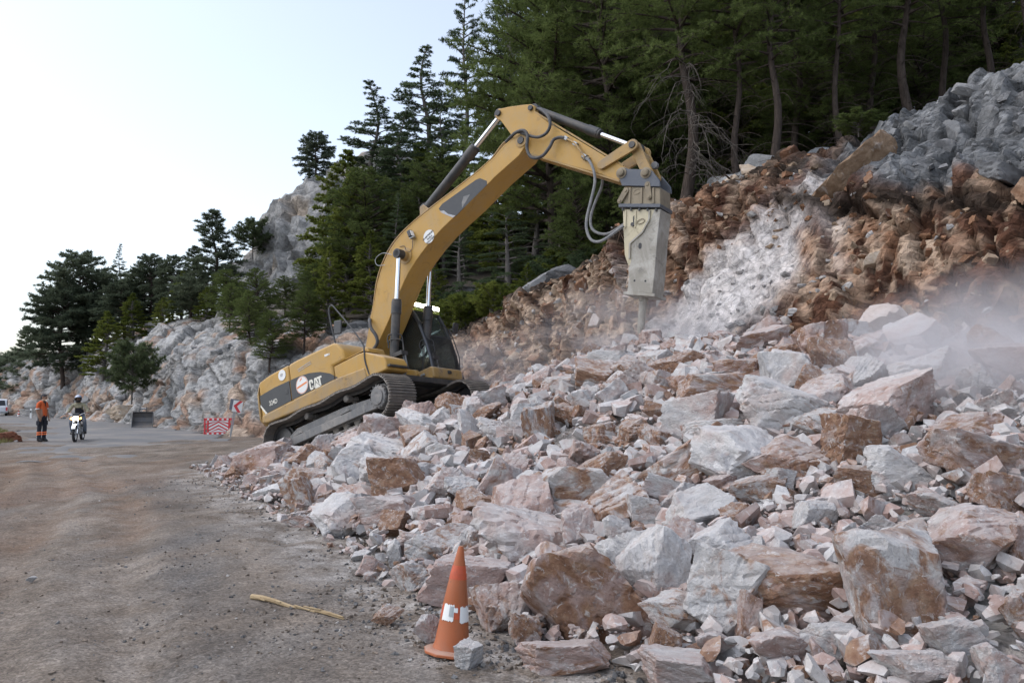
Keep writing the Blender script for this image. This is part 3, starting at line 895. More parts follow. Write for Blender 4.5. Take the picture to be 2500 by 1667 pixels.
while len(BANK_SPOTS) < 2600:
    i = r_.integers(50, BD.shape[0] - 20); j = int(r_.integers(8, BD.shape[1] - 8))
    s, q, z, zm, zc, pb = BQ[i, j]
    if s > 25 or (s < 9 and z > zm + .1 and r_.random() < .5) or z > zc: continue
    if 7.5 < s < 11.6 and z < 5.2 and r_.random() < .7: continue
    kind = 3 if (s < 9 and z > zm + .1) else (0 if (7 < s < 12 and z < 4.8) else int(r_.choice([1, 2, 0], p=[.45, .40, .15])))
    BANK_SPOTS.append((*BD[i, j], .02 + .085 * r_.random() ** 2.2, kind))
# torn roots hanging along the top edge of the cut
rt = MB()
for k in range(90):
    s = r_.uniform(9.6, 24); i = int((s + 9) / .085); j = int(np.argmin(np.abs(BQ[i, :, 2] - (BQ[i, 0, 4] - .15)))) 
    p = Vector(BD[i, j]) + Vector(BN[i, j]) * .05
    d = Vector((r_.uniform(-.5, .5), r_.uniform(-.6, .1), -r_.uniform(.1, .7)))
    rt.tube([p, p + d * .4 + Vector((0, -.12, .05)), p + d + Vector((r_.uniform(-.2, .2), -.1, 0))], [r_.uniform(.008, .028), .004], 5)
tag(rt.build('root_mat', M['root'], bank), 'torn roots hanging out of the top of the bank', kind='stuff')
# ------------------------------------------------------------------ the rubble heap: every larger rock its own object
# x, y, z, half sizes (right, deep, high), tilt, then how rusty, pink and light it is
HERO = [
    (0.52, 6.09, 0.25, 0.36, 0.29, 0.42, -35, 0.55, 0.75, 0.45),
    (0.09, 7.84, 0.37, 0.45, 0.28, 0.29, 5, 0.05, 0.5, 0.62),
    (1.09, 6.25, 0.4, 0.26, 0.21, 0.31, -15, 0.1, 0.2, 0.62),
    (1.63, 6.36, 0.54, 0.29, 0.19, 0.23, -20, 0.1, 0.15, 0.62),
    (1.83, 5.51, 0.45, 0.4, 0.24, 0.23, -5, 0.75, 0.7, 0.5),
    (2.35, 5.09, 0.56, 0.3, 0.26, 0.38, 12, 0.55, 0.4, 0.5),
    (2.98, 5.36, 0.73, 0.35, 0.22, 0.24, -18, 0.35, 0.6, 0.55),
    (-1.56, 11.37, 0.53, 0.47, 0.31, 0.35, -10, 0.95, 0.4, 0.42),
    (-2.19, 13.55, 0.73, 0.56, 0.33, 0.32, -8, 0.0, 0.2, 0.7),
    (-1.5, 10.07, 0.27, 0.39, 0.23, 0.22, -5, 0.25, 0.6, 0.6),
    (-2.12, 10.45, 0.18, 0.4, 0.26, 0.29, 0, 0.1, 0.25, 0.64),
    (-3.84, 13.6, 0.16, 0.4, 0.22, 0.2, 12, 0.0, 0.1, 0.68),
    (-3.17, 12.41, 0.19, 0.23, 0.19, 0.27, 15, 0.6, 0.3, 0.5),
    (-5.17, 17.15, 0.29, 0.62, 0.37, 0.36, 25, 0.4, 0.7, 0.52),
    (-6.48, 23.54, 0.09, 0.72, 0.38, 0.29, 12, 0.2, 0.3, 0.6),
    (-3.91, 15.97, 0.48, 0.47, 0.28, 0.27, 5, 0.75, 0.5, 0.48),
    (0.66, 8.69, 0.7, 0.38, 0.25, 0.29, -10, 0.5, 0.2, 0.55),
    (1.83, 8.64, 1.02, 0.51, 0.27, 0.21, 28, 0.6, 0.5, 0.52),
    (1.01, 9.29, 0.89, 0.29, 0.17, 0.16, -15, 1.0, 0.4, 0.45),
    (2.65, 7.77, 1.09, 0.47, 0.26, 0.23, -5, 0.5, 0.8, 0.5),
    (2.96, 9.03, 1.5, 0.48, 0.3, 0.31, -25, 0.2, 0.2, 0.62),
    (0.39, 11.61, 1.25, 0.19, 0.2, 0.34, -5, 0.7, 0.3, 0.48),
    (1.09, 5.58, 0.25, 0.23, 0.14, 0.15, 5, 0.45, 0.3, 0.58),
    (0.34, 5.41, 0.03, 0.28, 0.15, 0.12, -5, 0.4, 0.8, 0.52),
    (-0.09, 6.36, 0.09, 0.23, 0.17, 0.22, 0, 0.45, 0.6, 0.52),
    (-0.41, 7.13, 0.11, 0.34, 0.21, 0.22, -10, 0.2, 0.85, 0.58),
    (-0.92, 7.65, 0.04, 0.2, 0.13, 0.15, -10, 0.4, 0.3, 0.52),
    (3.29, 6.89, 1.1, 0.32, 0.19, 0.18, -8, 0.05, 0.2, 0.64),
    (3.75, 6.62, 1.18, 0.43, 0.23, 0.19, -14, 0.55, 0.6, 0.42),
    (2.94, 6.91, 0.99, 0.27, 0.15, 0.14, -8, 0.8, 0.4, 0.46),
    (3.19, 7.69, 1.27, 0.26, 0.2, 0.27, 0, 0.75, 0.6, 0.42),
    (3.25, 8.5, 1.43, 0.31, 0.18, 0.17, -20, 0.4, 0.3, 0.55),
    (2.69, 10.82, 1.77, 0.51, 0.29, 0.26, -8, 0.65, 0.5, 0.48),
    (4.44, 11.77, 2.42, 0.36, 0.27, 0.36, 0, 0.5, 0.9, 0.5),
    (2.65, 13.01, 2.18, 0.45, 0.25, 0.2, -6, 0.95, 0.5, 0.45),
    (1.95, 12.52, 1.93, 0.38, 0.26, 0.3, -15, 0.3, 0.6, 0.58),
    (-1.65, 14.81, 1.14, 0.52, 0.28, 0.23, 22, 0.1, 0.2, 0.66),
    (-2.49, 16.78, 1.01, 0.34, 0.23, 0.27, -10, 0.15, 0.2, 0.66),
    (1.57, 4.9, 0.26, 0.2, 0.12, 0.11, -8, 0.1, 0.7, 0.58),
    (0.99, 4.97, 0.12, 0.22, 0.12, 0.1, 0, 0.2, 0.7, 0.55),
    (2.1, 4.39, 0.31, 0.2, 0.11, 0.1, 0, 0.1, 0.5, 0.58),
    (0.95, 5.22, 0.16, 0.11, 0.09, 0.12, 25, 0.75, 0.6, 0.5),
    (4.08, 7.26, 1.4, 0.35, 0.19, 0.16, -8, 0.6, 0.8, 0.45),
    (0.99, 7.41, 0.53, 0.14, 0.11, 0.15, 15, 0.1, 0.3, 0.6),
    (2.4, 6.59, 0.77, 0.16, 0.1, 0.11, 0, 0.15, 0.2, 0.6),
    (2.23, 7.46, 0.89, 0.25, 0.14, 0.12, 12, 0.6, 0.3, 0.5),
    (1.53, 8.01, 0.78, 0.29, 0.16, 0.13, 22, 0.15, 0.4, 0.64),
    (-0.71, 13.23, 1.21, 0.22, 0.19, 0.3, -20, 0.1, 0.2, 0.66),
    (-1.05, 12.3, 0.83, 0.24, 0.16, 0.17, 0, 0.2, 0.2, 0.62),
    (-0.24, 12.37, 1.15, 0.28, 0.18, 0.19, 10, 0.2, 0.3, 0.62),
    (0.68, 23.8, 2.46, 0.53, 0.33, 0.33, 15, 0.05, 0.1, 0.68),
    (1.12, 10.42, 1.19, 0.23, 0.17, 0.22, -40, 0.6, 0.4, 0.5),
    (2.28, 9.31, 1.3, 0.31, 0.17, 0.14, 0, 0.3, 0.2, 0.6),
    (-0.14, 9.99, 0.69, 0.19, 0.17, 0.25, -30, 0.2, 0.6, 0.6),
    (1.24, 5.13, 0.21, 0.11, 0.07, 0.08, -10, 0.1, 0.5, 0.6),
    (1.5, 5.29, 0.32, 0.09, 0.09, 0.16, 10, 0.4, 0.7, 0.5),
    (1.84, 4.85, 0.32, 0.15, 0.09, 0.09, 5, 0.1, 0.3, 0.6),
    (2.39, 4.52, 0.42, 0.15, 0.09, 0.1, -12, 0.1, 0.4, 0.55),
    (2.79, 4.59, 0.54, 0.1, 0.09, 0.13, 0, 0.5, 0.5, 0.5),
    (2.45, 4.2, 0.39, 0.13, 0.09, 0.1, 0, 0.1, 0.5, 0.55),
    (3.54, 5.98, 1.0, 0.2, 0.13, 0.15, -10, 0.6, 0.6, 0.45),
    (-0.57, 8.55, 0.27, 0.19, 0.12, 0.13, 8, 0.4, 0.5, 0.55),
    (-0.98, 8.66, 0.16, 0.22, 0.12, 0.11, -12, 0.3, 0.6, 0.58),
    (-1.4, 8.2, 0.03, 0.16, 0.11, 0.12, -10, 0.2, 0.7, 0.56),
    (-1.19, 8.51, 0.1, 0.08, 0.08, 0.14, 15, 0.0, 0.2, 0.6),
    (2.48, 11.31, 1.8, 0.35, 0.2, 0.19, -10, 0.5, 0.8, 0.48),
    (3.13, 6.11, 0.89, 0.2, 0.12, 0.12, -12, 0.4, 0.5, 0.5),
    (2.66, 6.07, 0.74, 0.17, 0.11, 0.12, -15, 0.1, 0.4, 0.58),
    (-3.22, 14.01, 0.44, 0.21, 0.16, 0.21, 30, 0.5, 0.4, 0.55),
    (-2.86, 14.05, 0.58, 0.23, 0.19, 0.27, 35, 0.35, 0.3, 0.58),
    (-5.07, 30.29, 1.36, 0.51, 0.35, 0.42, 0, 0.1, 0.3, 0.64),
    (-0.43, 14.46, 1.58, 0.36, 0.23, 0.24, 15, 0.2, 0.5, 0.6),
    (0.65, 8.02, 0.53, 0.2, 0.13, 0.13, -10, 0.1, 0.3, 0.6),
    (1.22, 7.63, 0.63, 0.18, 0.12, 0.15, 10, 0.3, 0.3, 0.58),
    (1.93, 7.02, 0.7, 0.16, 0.1, 0.11, 0, 0.7, 0.5, 0.48),
    (0.78, 6.13, 0.25, 0.08, 0.07, 0.1, 0, 0.3, 0.5, 0.5),
    (0.1, 5.93, 0.06, 0.12, 0.09, 0.11, -15, 0.6, 0.5, 0.5),
    (0.77, 6.9, 0.38, 0.11, 0.1, 0.15, 30, 0.1, 0.2, 0.6),
    (3.25, 5.29, 0.79, 0.13, 0.11, 0.16, 10, 0.5, 0.6, 0.45),
    (1.81, 6.12, 0.54, 0.1, 0.1, 0.15, 0, 0.2, 0.3, 0.55),
    (0.2, 9.57, 0.69, 0.16, 0.12, 0.15, 15, 0.2, 0.3, 0.62),
    (-0.62, 10.22, 0.56, 0.2, 0.13, 0.16, -5, 0.15, 0.2, 0.62),
    (-0.96, 9.59, 0.33, 0.19, 0.12, 0.13, 5, 0.2, 0.5, 0.6),
    (-2.83, 11.07, 0.03, 0.23, 0.12, 0.09, 0, 0.3, 0.7, 0.55),
    (1.65, 9.64, 1.18, 0.19, 0.13, 0.16, 25, 0.6, 0.4, 0.5),
    (3.23, 11.59, 2.04, 0.32, 0.2, 0.19, 10, 0.6, 0.8, 0.46),
    (3.65, 11.02, 2.03, 0.34, 0.21, 0.22, -10, 0.6, 0.9, 0.46),
    (4.02, 13.15, 2.57, 0.41, 0.24, 0.22, 8, 0.3, 0.8, 0.5),
    (0.78, 14.06, 1.88, 0.28, 0.16, 0.16, 10, 0.4, 0.5, 0.55),
    (1.79, 15.03, 2.36, 0.38, 0.21, 0.19, 18, 0.1, 0.4, 0.62),
    (1.07, 12.31, 1.6, 0.26, 0.17, 0.19, -12, 0.3, 0.3, 0.6),
]
HL = ['big pinkish brown boulder with white scratches right of the orange cone',
 'broad white boulder streaked with pink behind the orange cone',
 'smooth white wedge shaped boulder with a cream face right of the pinkish boulder',
 'pale blue grey block leaning on the reddish brown slab near the front',
 'wide reddish brown slab with white dust on its left end at the front',
 'tall standing boulder with a dark brown top at the front right',
 'large pale pink boulder at the right edge above the standing boulder',
 'dark rust brown block in front of the bright white boulder below the tracks',
 'bright white boulder behind the rust brown block below the tracks',
 'rounded pinkish white boulder just below the rust brown block',
 'pale flat faced block on the road edge left of the rounded pinkish boulder',
 'long white boulder lying on the dirt at the road edge',
 'grey and rust upright block touching the long white boulder',
 'pinkish slab at the far left tip of the heap',
 'flat grey slab lying over the left tip of the heap',
 'brown faced slab beside the left tip of the heap',
 'grey boulder with yellow brown patches at the middle of the heap',
 'long rust streaked block tilted up to the right in the heap',
 'small orange rust boulder left of the long tilted block',
 'broad pinkish layered slab right of the long tilted block',
 'pale pyramid shaped boulder with a rusty right face high on the heap',
 'upright tan pointed rock in the upper left of the heap',
 'cream and tan block in front of the white wedge boulder',
 'flat pink slab at the bottom edge beside the dirt',
 'rounded tan and pink boulder directly right of the cone',
 'pale pink boulder directly behind the orange cone',
 'grey and brown block left of the pink boulder behind the cone',
 'white grey pyramid shaped rock at the right below the dust',
 'long brown slab fading into the dust at the right edge',
 'rusty flat slab left of the white grey pyramid rock',
 'reddish brown upright boulder near the edge of the dust']
HS = ['big pinkish brown boulder by the cone', 'broad white boulder behind the cone', 'white wedge shaped boulder', 'pale blue grey leaning block', 'wide reddish brown front slab', 'tall standing boulder', 'pale pink boulder at the right edge', 'dark rust brown block', 'bright white boulder', 'rounded pinkish white boulder', 'pale flat faced block', 'long white roadside boulder', 'grey and rust upright block', 'pinkish slab at the far left tip', 'flat grey slab at the left tip', 'brown faced slab near the left tip', 'grey boulder with yellow brown patches', 'long rust streaked tilted block', 'small orange rust boulder', 'broad pinkish layered slab', 'pale pyramid boulder with rusty face', 'upright tan pointed rock', 'cream and tan block', 'flat pink slab at the bottom', 'rounded tan and pink boulder', 'pale pink boulder behind the cone', 'grey and brown block', 'white grey pyramid rock', 'long brown slab in the dust', 'rusty flat slab', 'reddish brown upright boulder']
ORD = ['', 'second ', 'third ', 'fourth ', 'fifth ', 'sixth ', 'seventh ', 'eighth ', 'ninth ', 'tenth ', 'eleventh ', 'twelfth ']
LOOSE = []
def label_rocks():
    """name each lesser rock by its look and the well known rock it lies beside, counted outwards from it"""
    sets = {}
    for o, word, x, y, z in LOOSE:
        u, v = x / y, (z - 1.77) / y
        best = min(range(len(HS)), key=lambda i: (u - HERO[i][0] / HERO[i][1]) ** 2 + (v - (HERO[i][2] - 1.77) / HERO[i][1]) ** 2)
        du, dv = u - HERO[best][0] / HERO[best][1], v - (HERO[best][2] - 1.77) / HERO[best][1]
        side = ('left of' if du < 0 else 'right of') if abs(du) > abs(dv) else ('above' if dv > 0 else 'below')
        sets.setdefault((word, side, best), []).append((du * du + dv * dv, o))
    for (word, side, best), L in sets.items():
        for k, (_, o) in enumerate(sorted(L, key=lambda t: t[0])):
            tag(o, f'{ORD[k]}{word} rock {side} the {HS[best]}', 'rock')
def rock_word(ru, pk, lu):
    if ru >= .6: return 'rust brown'
    if pk >= .6: return 'pinkish'
    return 'white' if lu >= .6 else 'pale grey'
def zone(x, y):
    s, q = to_sq(x, y)
    if s > 11.3: return 'beside the excavator tracks' if q > 1.6 else 'at the far end of the heap by the road'
    if q < 1.3: return 'along the road edge left of the cone' if s > 2.2 else ('at the bottom edge right of the cone' if x < 1.6 else 'in the bottom right corner')
    if s > 7.0 and q > 4.6: return 'just below the breaker chisel'
    if s < 5.2 and q > 4.6: return 'in the dust at the foot of the bank'
    if s > 6.2: return 'on the slope below the tracks'
    if s > 2.4: return 'in the middle of the heap'
    return 'on the near slope at the right'
RK = []
r_ = np.random.default_rng(99)
for i, (x, y, z, a, b, c, ti, ru, pk, lu) in enumerate(HERO):
    if y > 18: y, x, z = 17.4, x * 17.4 / y, .42; a, b, c = a * .74, b * .74, c * .74
    o = place_rock('limestone_rock', PROTO[(i * 5 + 3) % 16], (x, y, z + .03), (a * 1.12, b * 1.15, c * 1.12), (r_.uniform(-.18, .18), -R(ti), r_.choice([0, math.pi]) + r_.uniform(-.25, .25)), (ru, pk, lu))
    if i < len(HL): tag(o, HL[i], 'rock', 'large rocks of the rubble heap')
    else:
        tag(o, None, 'rock', f'larger {rock_word(ru, pk, lu)} rocks {zone(x, y)}'); LOOSE.append((o, 'larger ' + rock_word(ru, pk, lu), x, y, z))
    RK.append((x, y, z, (a + b + c) / 3))
# single rocks on the dirt
for x, y, z, a, b, c, rz, ru, pk, lu, lab, k in (
    (-.96, 6.45, .07, .135, .09, .075, .2, .8, .2, .5, 'small rusty rock lying alone on the dirt left of the cone', 2),
    (-.60, 5.95, .10, .115, .09, .125, .5, .1, .4, .64, 'small white pointed rock leaning on the left of the cone base', 5),
    (-.285, 5.46, .075, .105, .09, .095, .9, .0, .2, .62, 'small white block in front of the cone base', 9),
    (-3.05, 11.9, .05, .16, .1, .05, .3, .3, .5, .5, 'flat brown stone on the dirt beside the long white boulder', 4),
    (-1.62, 8.9, .04, .12, .09, .05, .3, .1, .2, .62, 'small white stone on the dirt left of the grey and brown block', 6),
    (-1.35, 7.95, .03, .07, .06, .05, .3, .3, .5, .55, 'little pinkish stone on the dirt near the wood splinter', 7),
    (-4.55, 7.9, .02, .05, .04, .03, .1, .0, .2, .62, 'lone pale stone far out on the left of the dirt', 1)):
    tag(place_rock('limestone_rock', PROTO[k], (x, y, z), (a, b, c), (.1, -.15, rz), (ru, pk, lu)), lab, 'rock', 'rocks lying on the dirt')
def in_view(x, y, z, pad=60):
    d = y * math.cos(R(3.662)) + (z - 1.77) * math.sin(R(3.662))
    u = 1250 + 2000 * x / max(d, .1)
    v = 961 - 2000 * (z - 1.77) / max(y, .1)
    return -pad < u < 2500 + pad and -pad < v < 1667 + pad
TRK = [(-4.1, 19.1), (-2.4, 21.0)]
def under_tracks(x, y, pad=.0):
    # footprint of the machine
    dx, dy = x + 3.19, y - 20.0
    h = R(-39.4); lx = dx * math.cos(h) + dy * math.sin(h); ly = -dx * math.sin(h) + dy * math.cos(h)
    return abs(lx) < 2.6 + pad and abs(ly) < 1.75 + pad
cnt = 0; tries = 0
target_n = 300 - len(HERO) - 7
while cnt < target_n and tries < 60000:
    tries += 1
    s = r_.uniform(-6, 16.5); q = r_.uniform(.05, 9.0)
    x, y = from_sq(s, q)
    z = float(pile_z(x, y))
    if not in_view(x, y, z, 20) or under_tracks(x, y, .15) or q < .1 + .45 * max(0, 2 - s): continue
    k = 1 - cnt / target_n
    size = (.15 + .21 * k ** 1.2) * r_.uniform(.85, 1.2)
    if q < .5: size *= .7
    if s < 4 and q > .5: size *= 1.12
    if s > 6.5 and q > 4: size *= .85
    if any((x - a) ** 2 + (y - b) ** 2 + (z - c) ** 2 < (.58 * (size + d)) ** 2 for a, b, c, d in RK): continue
    t = r_.random()
    ru, pk, lu = (r_.uniform(0, .4), r_.uniform(.1, .55), r_.uniform(.52, .66)) if t < .46 else ((r_.uniform(.1, .35), r_.uniform(.6, .9), r_.uniform(.5, .62)) if t < .75 else (r_.uniform(.6, 1.0), r_.uniform(.2, .6), r_.uniform(.42, .55)))
    if t < .14: lu = .54
    half = size * np.array([r_.uniform(.85, 1.3), r_.uniform(.8, 1.1), r_.uniform(.65, 1.05)])
    o = place_rock('limestone_rock', PROTO[int(r_.integers(16))], (x, y, z + size * .22), half, (r_.uniform(-.5, .5), r_.uniform(-.7, .35), r_.uniform(0, 6.28)), (ru, pk, lu))
    tag(o, None, 'rock', f'smaller {rock_word(ru, pk, lu)} rocks {zone(x, y)}'); LOOSE.append((o, 'smaller ' + rock_word(ru, pk, lu), x, y, z))
    RK.append((x, y, z, size))
    cnt += 1
label_rocks()
# fragments too many to count
def shard(seed, n):
    # angular splinter: a block split by n random planes
    g = np.random.default_rng(seed)
    bm = bmesh.new(); bmesh.ops.create_cube(bm, size=2.2)
    for k in range(n):
        d = g.normal(size=3); d /= np.linalg.norm(d)
        r = bmesh.ops.bisect_plane(bm, geom=bm.verts[:] + bm.edges[:] + bm.faces[:], plane_co=tuple(d * g.uniform(.55, .95)), plane_no=tuple(d), clear_outer=True)
        ed = [e for e in r['geom_cut'] if isinstance(e, bmesh.types.BMEdge)]
        if ed: bmesh.ops.contextual_create(bm, geom=ed)
    bmesh.ops.remove_doubles(bm, verts=bm.verts, dist=.03)
    bmesh.ops.triangulate(bm, faces=bm.faces)
    bmesh.ops.recalc_face_normals(bm, faces=bm.faces)
    bm.verts.index_update()
    V = np.array([v.co[:] for v in bm.verts]); F = np.array([[v.index for v in f.verts] for f in bm.faces]); bm.free()
    V -= (V.max(0) + V.min(0)) / 2; V /= (V.max(0) - V.min(0)) / 2
    return V, F
FR = [shard(3000 + i, 6 + i % 4) for i in range(24)]; FR2 = [shard(3100 + i, 8 + i % 4) for i in range(24)]
def frag_mesh(name, spots, lib, seed, cols=None):
    """one mesh of many stones; the colour attribute carries either the rust/pink/light mix or a plain colour"""
    r_ = np.random.default_rng(seed)
    V, F, C, b = [], [], [], 0
    mixes = np.array([(.15, .42, .53), (.3, .80, .48), (.80, .4, .44), (.05, .25, .43)])
    for (x, y, z, size, t) in spots:
        P, f = lib[int(r_.integers(len(lib)))]
        h = size * np.array([r_.uniform(.8, 1.5), r_.uniform(.7, 1.1), r_.uniform(.5, .95)])
        m = np.array(Matrix.Rotation(r_.uniform(0, 6.28), 3, 'Z') @ Matrix.Rotation(r_.uniform(-.6, .6), 3, 'X') @ Matrix.Rotation(r_.uniform(-.6, .6), 3, 'Y'))
        V.append((P * h) @ m.T + (x, y, z)); F.append(f + b); b += len(P)
        if cols is None:
            base = mixes[int(r_.choice(4, p=t))] + r_.normal(size=3) * (.10, .12, .035)
        else:
            base = np.array(cols[t]) * r_.uniform(.7, 1.2)
        C.append(np.tile(base, (len(P), 1)))
    me = tri_mesh(name, np.concatenate(V), np.concatenate(F), False)
    vcol(me, np.clip(np.concatenate(C), .0, 1.0))
    return me
spots, spots2 = [], []
tries = 0
while len(spots) < 11000 and tries < 200000:
    tries += 1
    s = r_.uniform(-6, 17.5); q = r_.uniform(-.35, 9.2) if r_.random() < .8 else r_.uniform(4.5, 9.2)
    x, y = from_sq(s, q); z = float(pile_z(x, y))
    if not in_view(x, y, z) or under_tracks(x, y) or q < -.3 + .22 * max(0, 2 - s): continue
    size = (.018 + .115 * r_.random() ** 2.2) * min(1.15, .6 + y * .045)
    if q < .3: size *= .55
    t = (.52, .24, .10, .14)
    (spots2 if (y < 8.5 and size > .05) else spots).append((x, y, z + r_.uniform(-.04, .08), size, t))
n_near = 0
while n_near < 3200:
    s = r_.uniform(-7, 4.5); q = r_.uniform(.05, 3.4)
    x, y = from_sq(s, q); z = float(pile_z(x, y))
    if not in_view(x, y, z) or q < -.2 + .25 * max(0, 2 - s): continue
    n_near += 1
    spots2.append((x, y, z + r_.uniform(-.10, .03), .014 + .06 * r_.random() ** 2.0, (.42, .26, .12, .20)))
tag(link('rubble_fragments', frag_mesh('rubble_fragments', spots, FR, 5), M['fragments']), 'small broken stone fragments filling the heap between the rocks', 'rubble', kind='stuff')
tag(link('rubble_fragments', frag_mesh('rubble_fragments', spots2, FR2, 6), M['fragments']), 'fist sized stone fragments at the near foot of the heap', 'rubble', kind='stuff')
tag(link('bank_fragments', frag_mesh('bank_fragments', BANK_SPOTS, FR, 9, {0: (.36, .345, .335), 1: (.22, .12, .07), 2: (.32, .235, .165), 3: (.20, .2, .205)}), M['bank'], bank), 'small stones stuck in the face of the bank', kind='stuff')
# gravel on the dirt
spots = []
while len(spots) < 5200:
    y = 3.6 + 14 * r_.random() ** 1.7; x = r_.uniform(-.68, .35) * y
    s, q = to_sq(x, y)
    if q > .2: continue
    w = (math.exp(q / .9) + .10) * (.35 + 1.3 * (vnoise(np.array([[x, y, 0]]), .8, 9)[0] > .1))
    if r_.random() > w: continue
    size = (.003 + .011 * r_.random() ** 2.5) * (1 + .9 * math.exp(q / .5))
    spots.append((x, y, size * .15, size, int(r_.choice(4, p=[.12, .28, .25, .35]))))
def on_ground(sp):
    z = ground_z(np.array([[a[0], a[1], 0] for a in sp]))
    return [(a[0], a[1], a[2] + float(h), a[3], a[4]) for a, h in zip(sp, z)]
FR0 = [shard(3200 + i, 5) for i in range(10)]
tag(link('road_gravel', frag_mesh('road_gravel', on_ground(spots), FR0, 7, {0: (.36, .34, .32), 1: (.17, .14, .115), 2: (.22, .18, .145), 3: (.15, .15, .152)}), M['bank']), 'loose gravel scattered over the dirt', 'gravel', kind='stuff')
# stones and red earth on the verge at the left edge
r_ = np.random.default_rng(12)
vs = []
while len(vs) < 420:
    y = r_.uniform(20, 46); x = r_.uniform(-.68, -.50) * y
    s, q = to_sq(x, y)
    if q > float(verge_edge(s)) - .2: continue
    vs.append((x, y, .03, .03 + .10 * r_.random() ** 3, (.35, .25, .3, .1)))
tag(link('verge_stones', frag_mesh('verge_stones', on_ground(vs), FR, 8), M['fragments']), 'loose stones strewn over the verge at the left edge', 'stones', kind='stuff')
P, F = rock_shape(4001, 4, 9, .08)
P = P * np.array([.75, .5, .32])
me = tri_mesh('earth_mound', P, F, False); me.materials.append(M['earth'])
o = link('earth_mound', me); o.location = (-18.25, 29.2, .15); o.rotation_euler = (0, .05, .3)
tag(o, 'mound of bare red earth on the verge at the left edge', 'earth mound')
# ------------------------------------------------------------------ excavator with hydraulic breaker
EX = empty('excavator')
EX.matrix_world = Matrix.Translation((-3.192, 20.0, .648)) @ Matrix.Rotation(R(-39.4), 4, 'Z') @ Matrix.Rotation(R(-16.1), 4, 'Y') @ Matrix.Rotation(R(-2.4), 4, 'X')
tag(EX, 'dusty yellow tracked excavator with a hydraulic breaker climbing the rubble heap', 'excavator')
UP = Matrix.Rotation(R(4.8), 4, 'Z')
def U(): return MB(UP)
# --- undercarriage
SHW = .78
def track_path(n=56):
    fx, fz, rf = 1.90, .50, .455
    rx, rz_, rr2 = -1.92, .46, .425
    pts = []
    for k in range(41):                       # front arc bottom -> top
        t = -math.pi / 2 + math.pi * k / 40
        pts.append((fx + rf * math.cos(t), fz + rf * math.sin(t)))
    for k in range(1, 20):                    # top run sagging between the carrier rollers
        t = k / 20; x = fx + (rx - fx) * t
        z = (fz + rf) * (1 - t) + (rz_ + rr2) * t - .05 * math.sin(math.pi * t * 3) ** 2
        pts.append((x, z))
    for k in range(41):
        t = math.pi / 2 + math.pi * k / 40
        pts.append((rx + rr2 * math.cos(t), rz_ + rr2 * math.sin(t)))
    pts.append(pts[0])
    P = np.array(pts); L = np.concatenate([[0], np.cumsum(np.hypot(*np.diff(P, axis=0).T))])
    out = []
    for k in range(n):
        u = L[-1] * k / n; v = (u + .02) % L[-1]
        a = np.array([np.interp(u, L, P[:, 0]), np.interp(u, L, P[:, 1])]); b = np.array([np.interp(v, L, P[:, 0]), np.interp(v, L, P[:, 1])])
        out.append((a, math.atan2(b[1] - a[1], b[0] - a[0])))
    return out, L[-1] / n
path, pitch = track_path()
sh = MB()
sh.box((0, 0, 0), (pitch * .93, SHW, .022))
for gx in (-pitch * .40, -pitch * .03, pitch * .33):
    sh.box((gx, 0, -.028), (.022, SHW * .985, .036))
sh.box((-pitch * .48, 0, -.004), (.03, SHW * .96, .022))
shoe_me = sh.mesh('shoe'); shoe_me.materials.append(M['track_steel'])
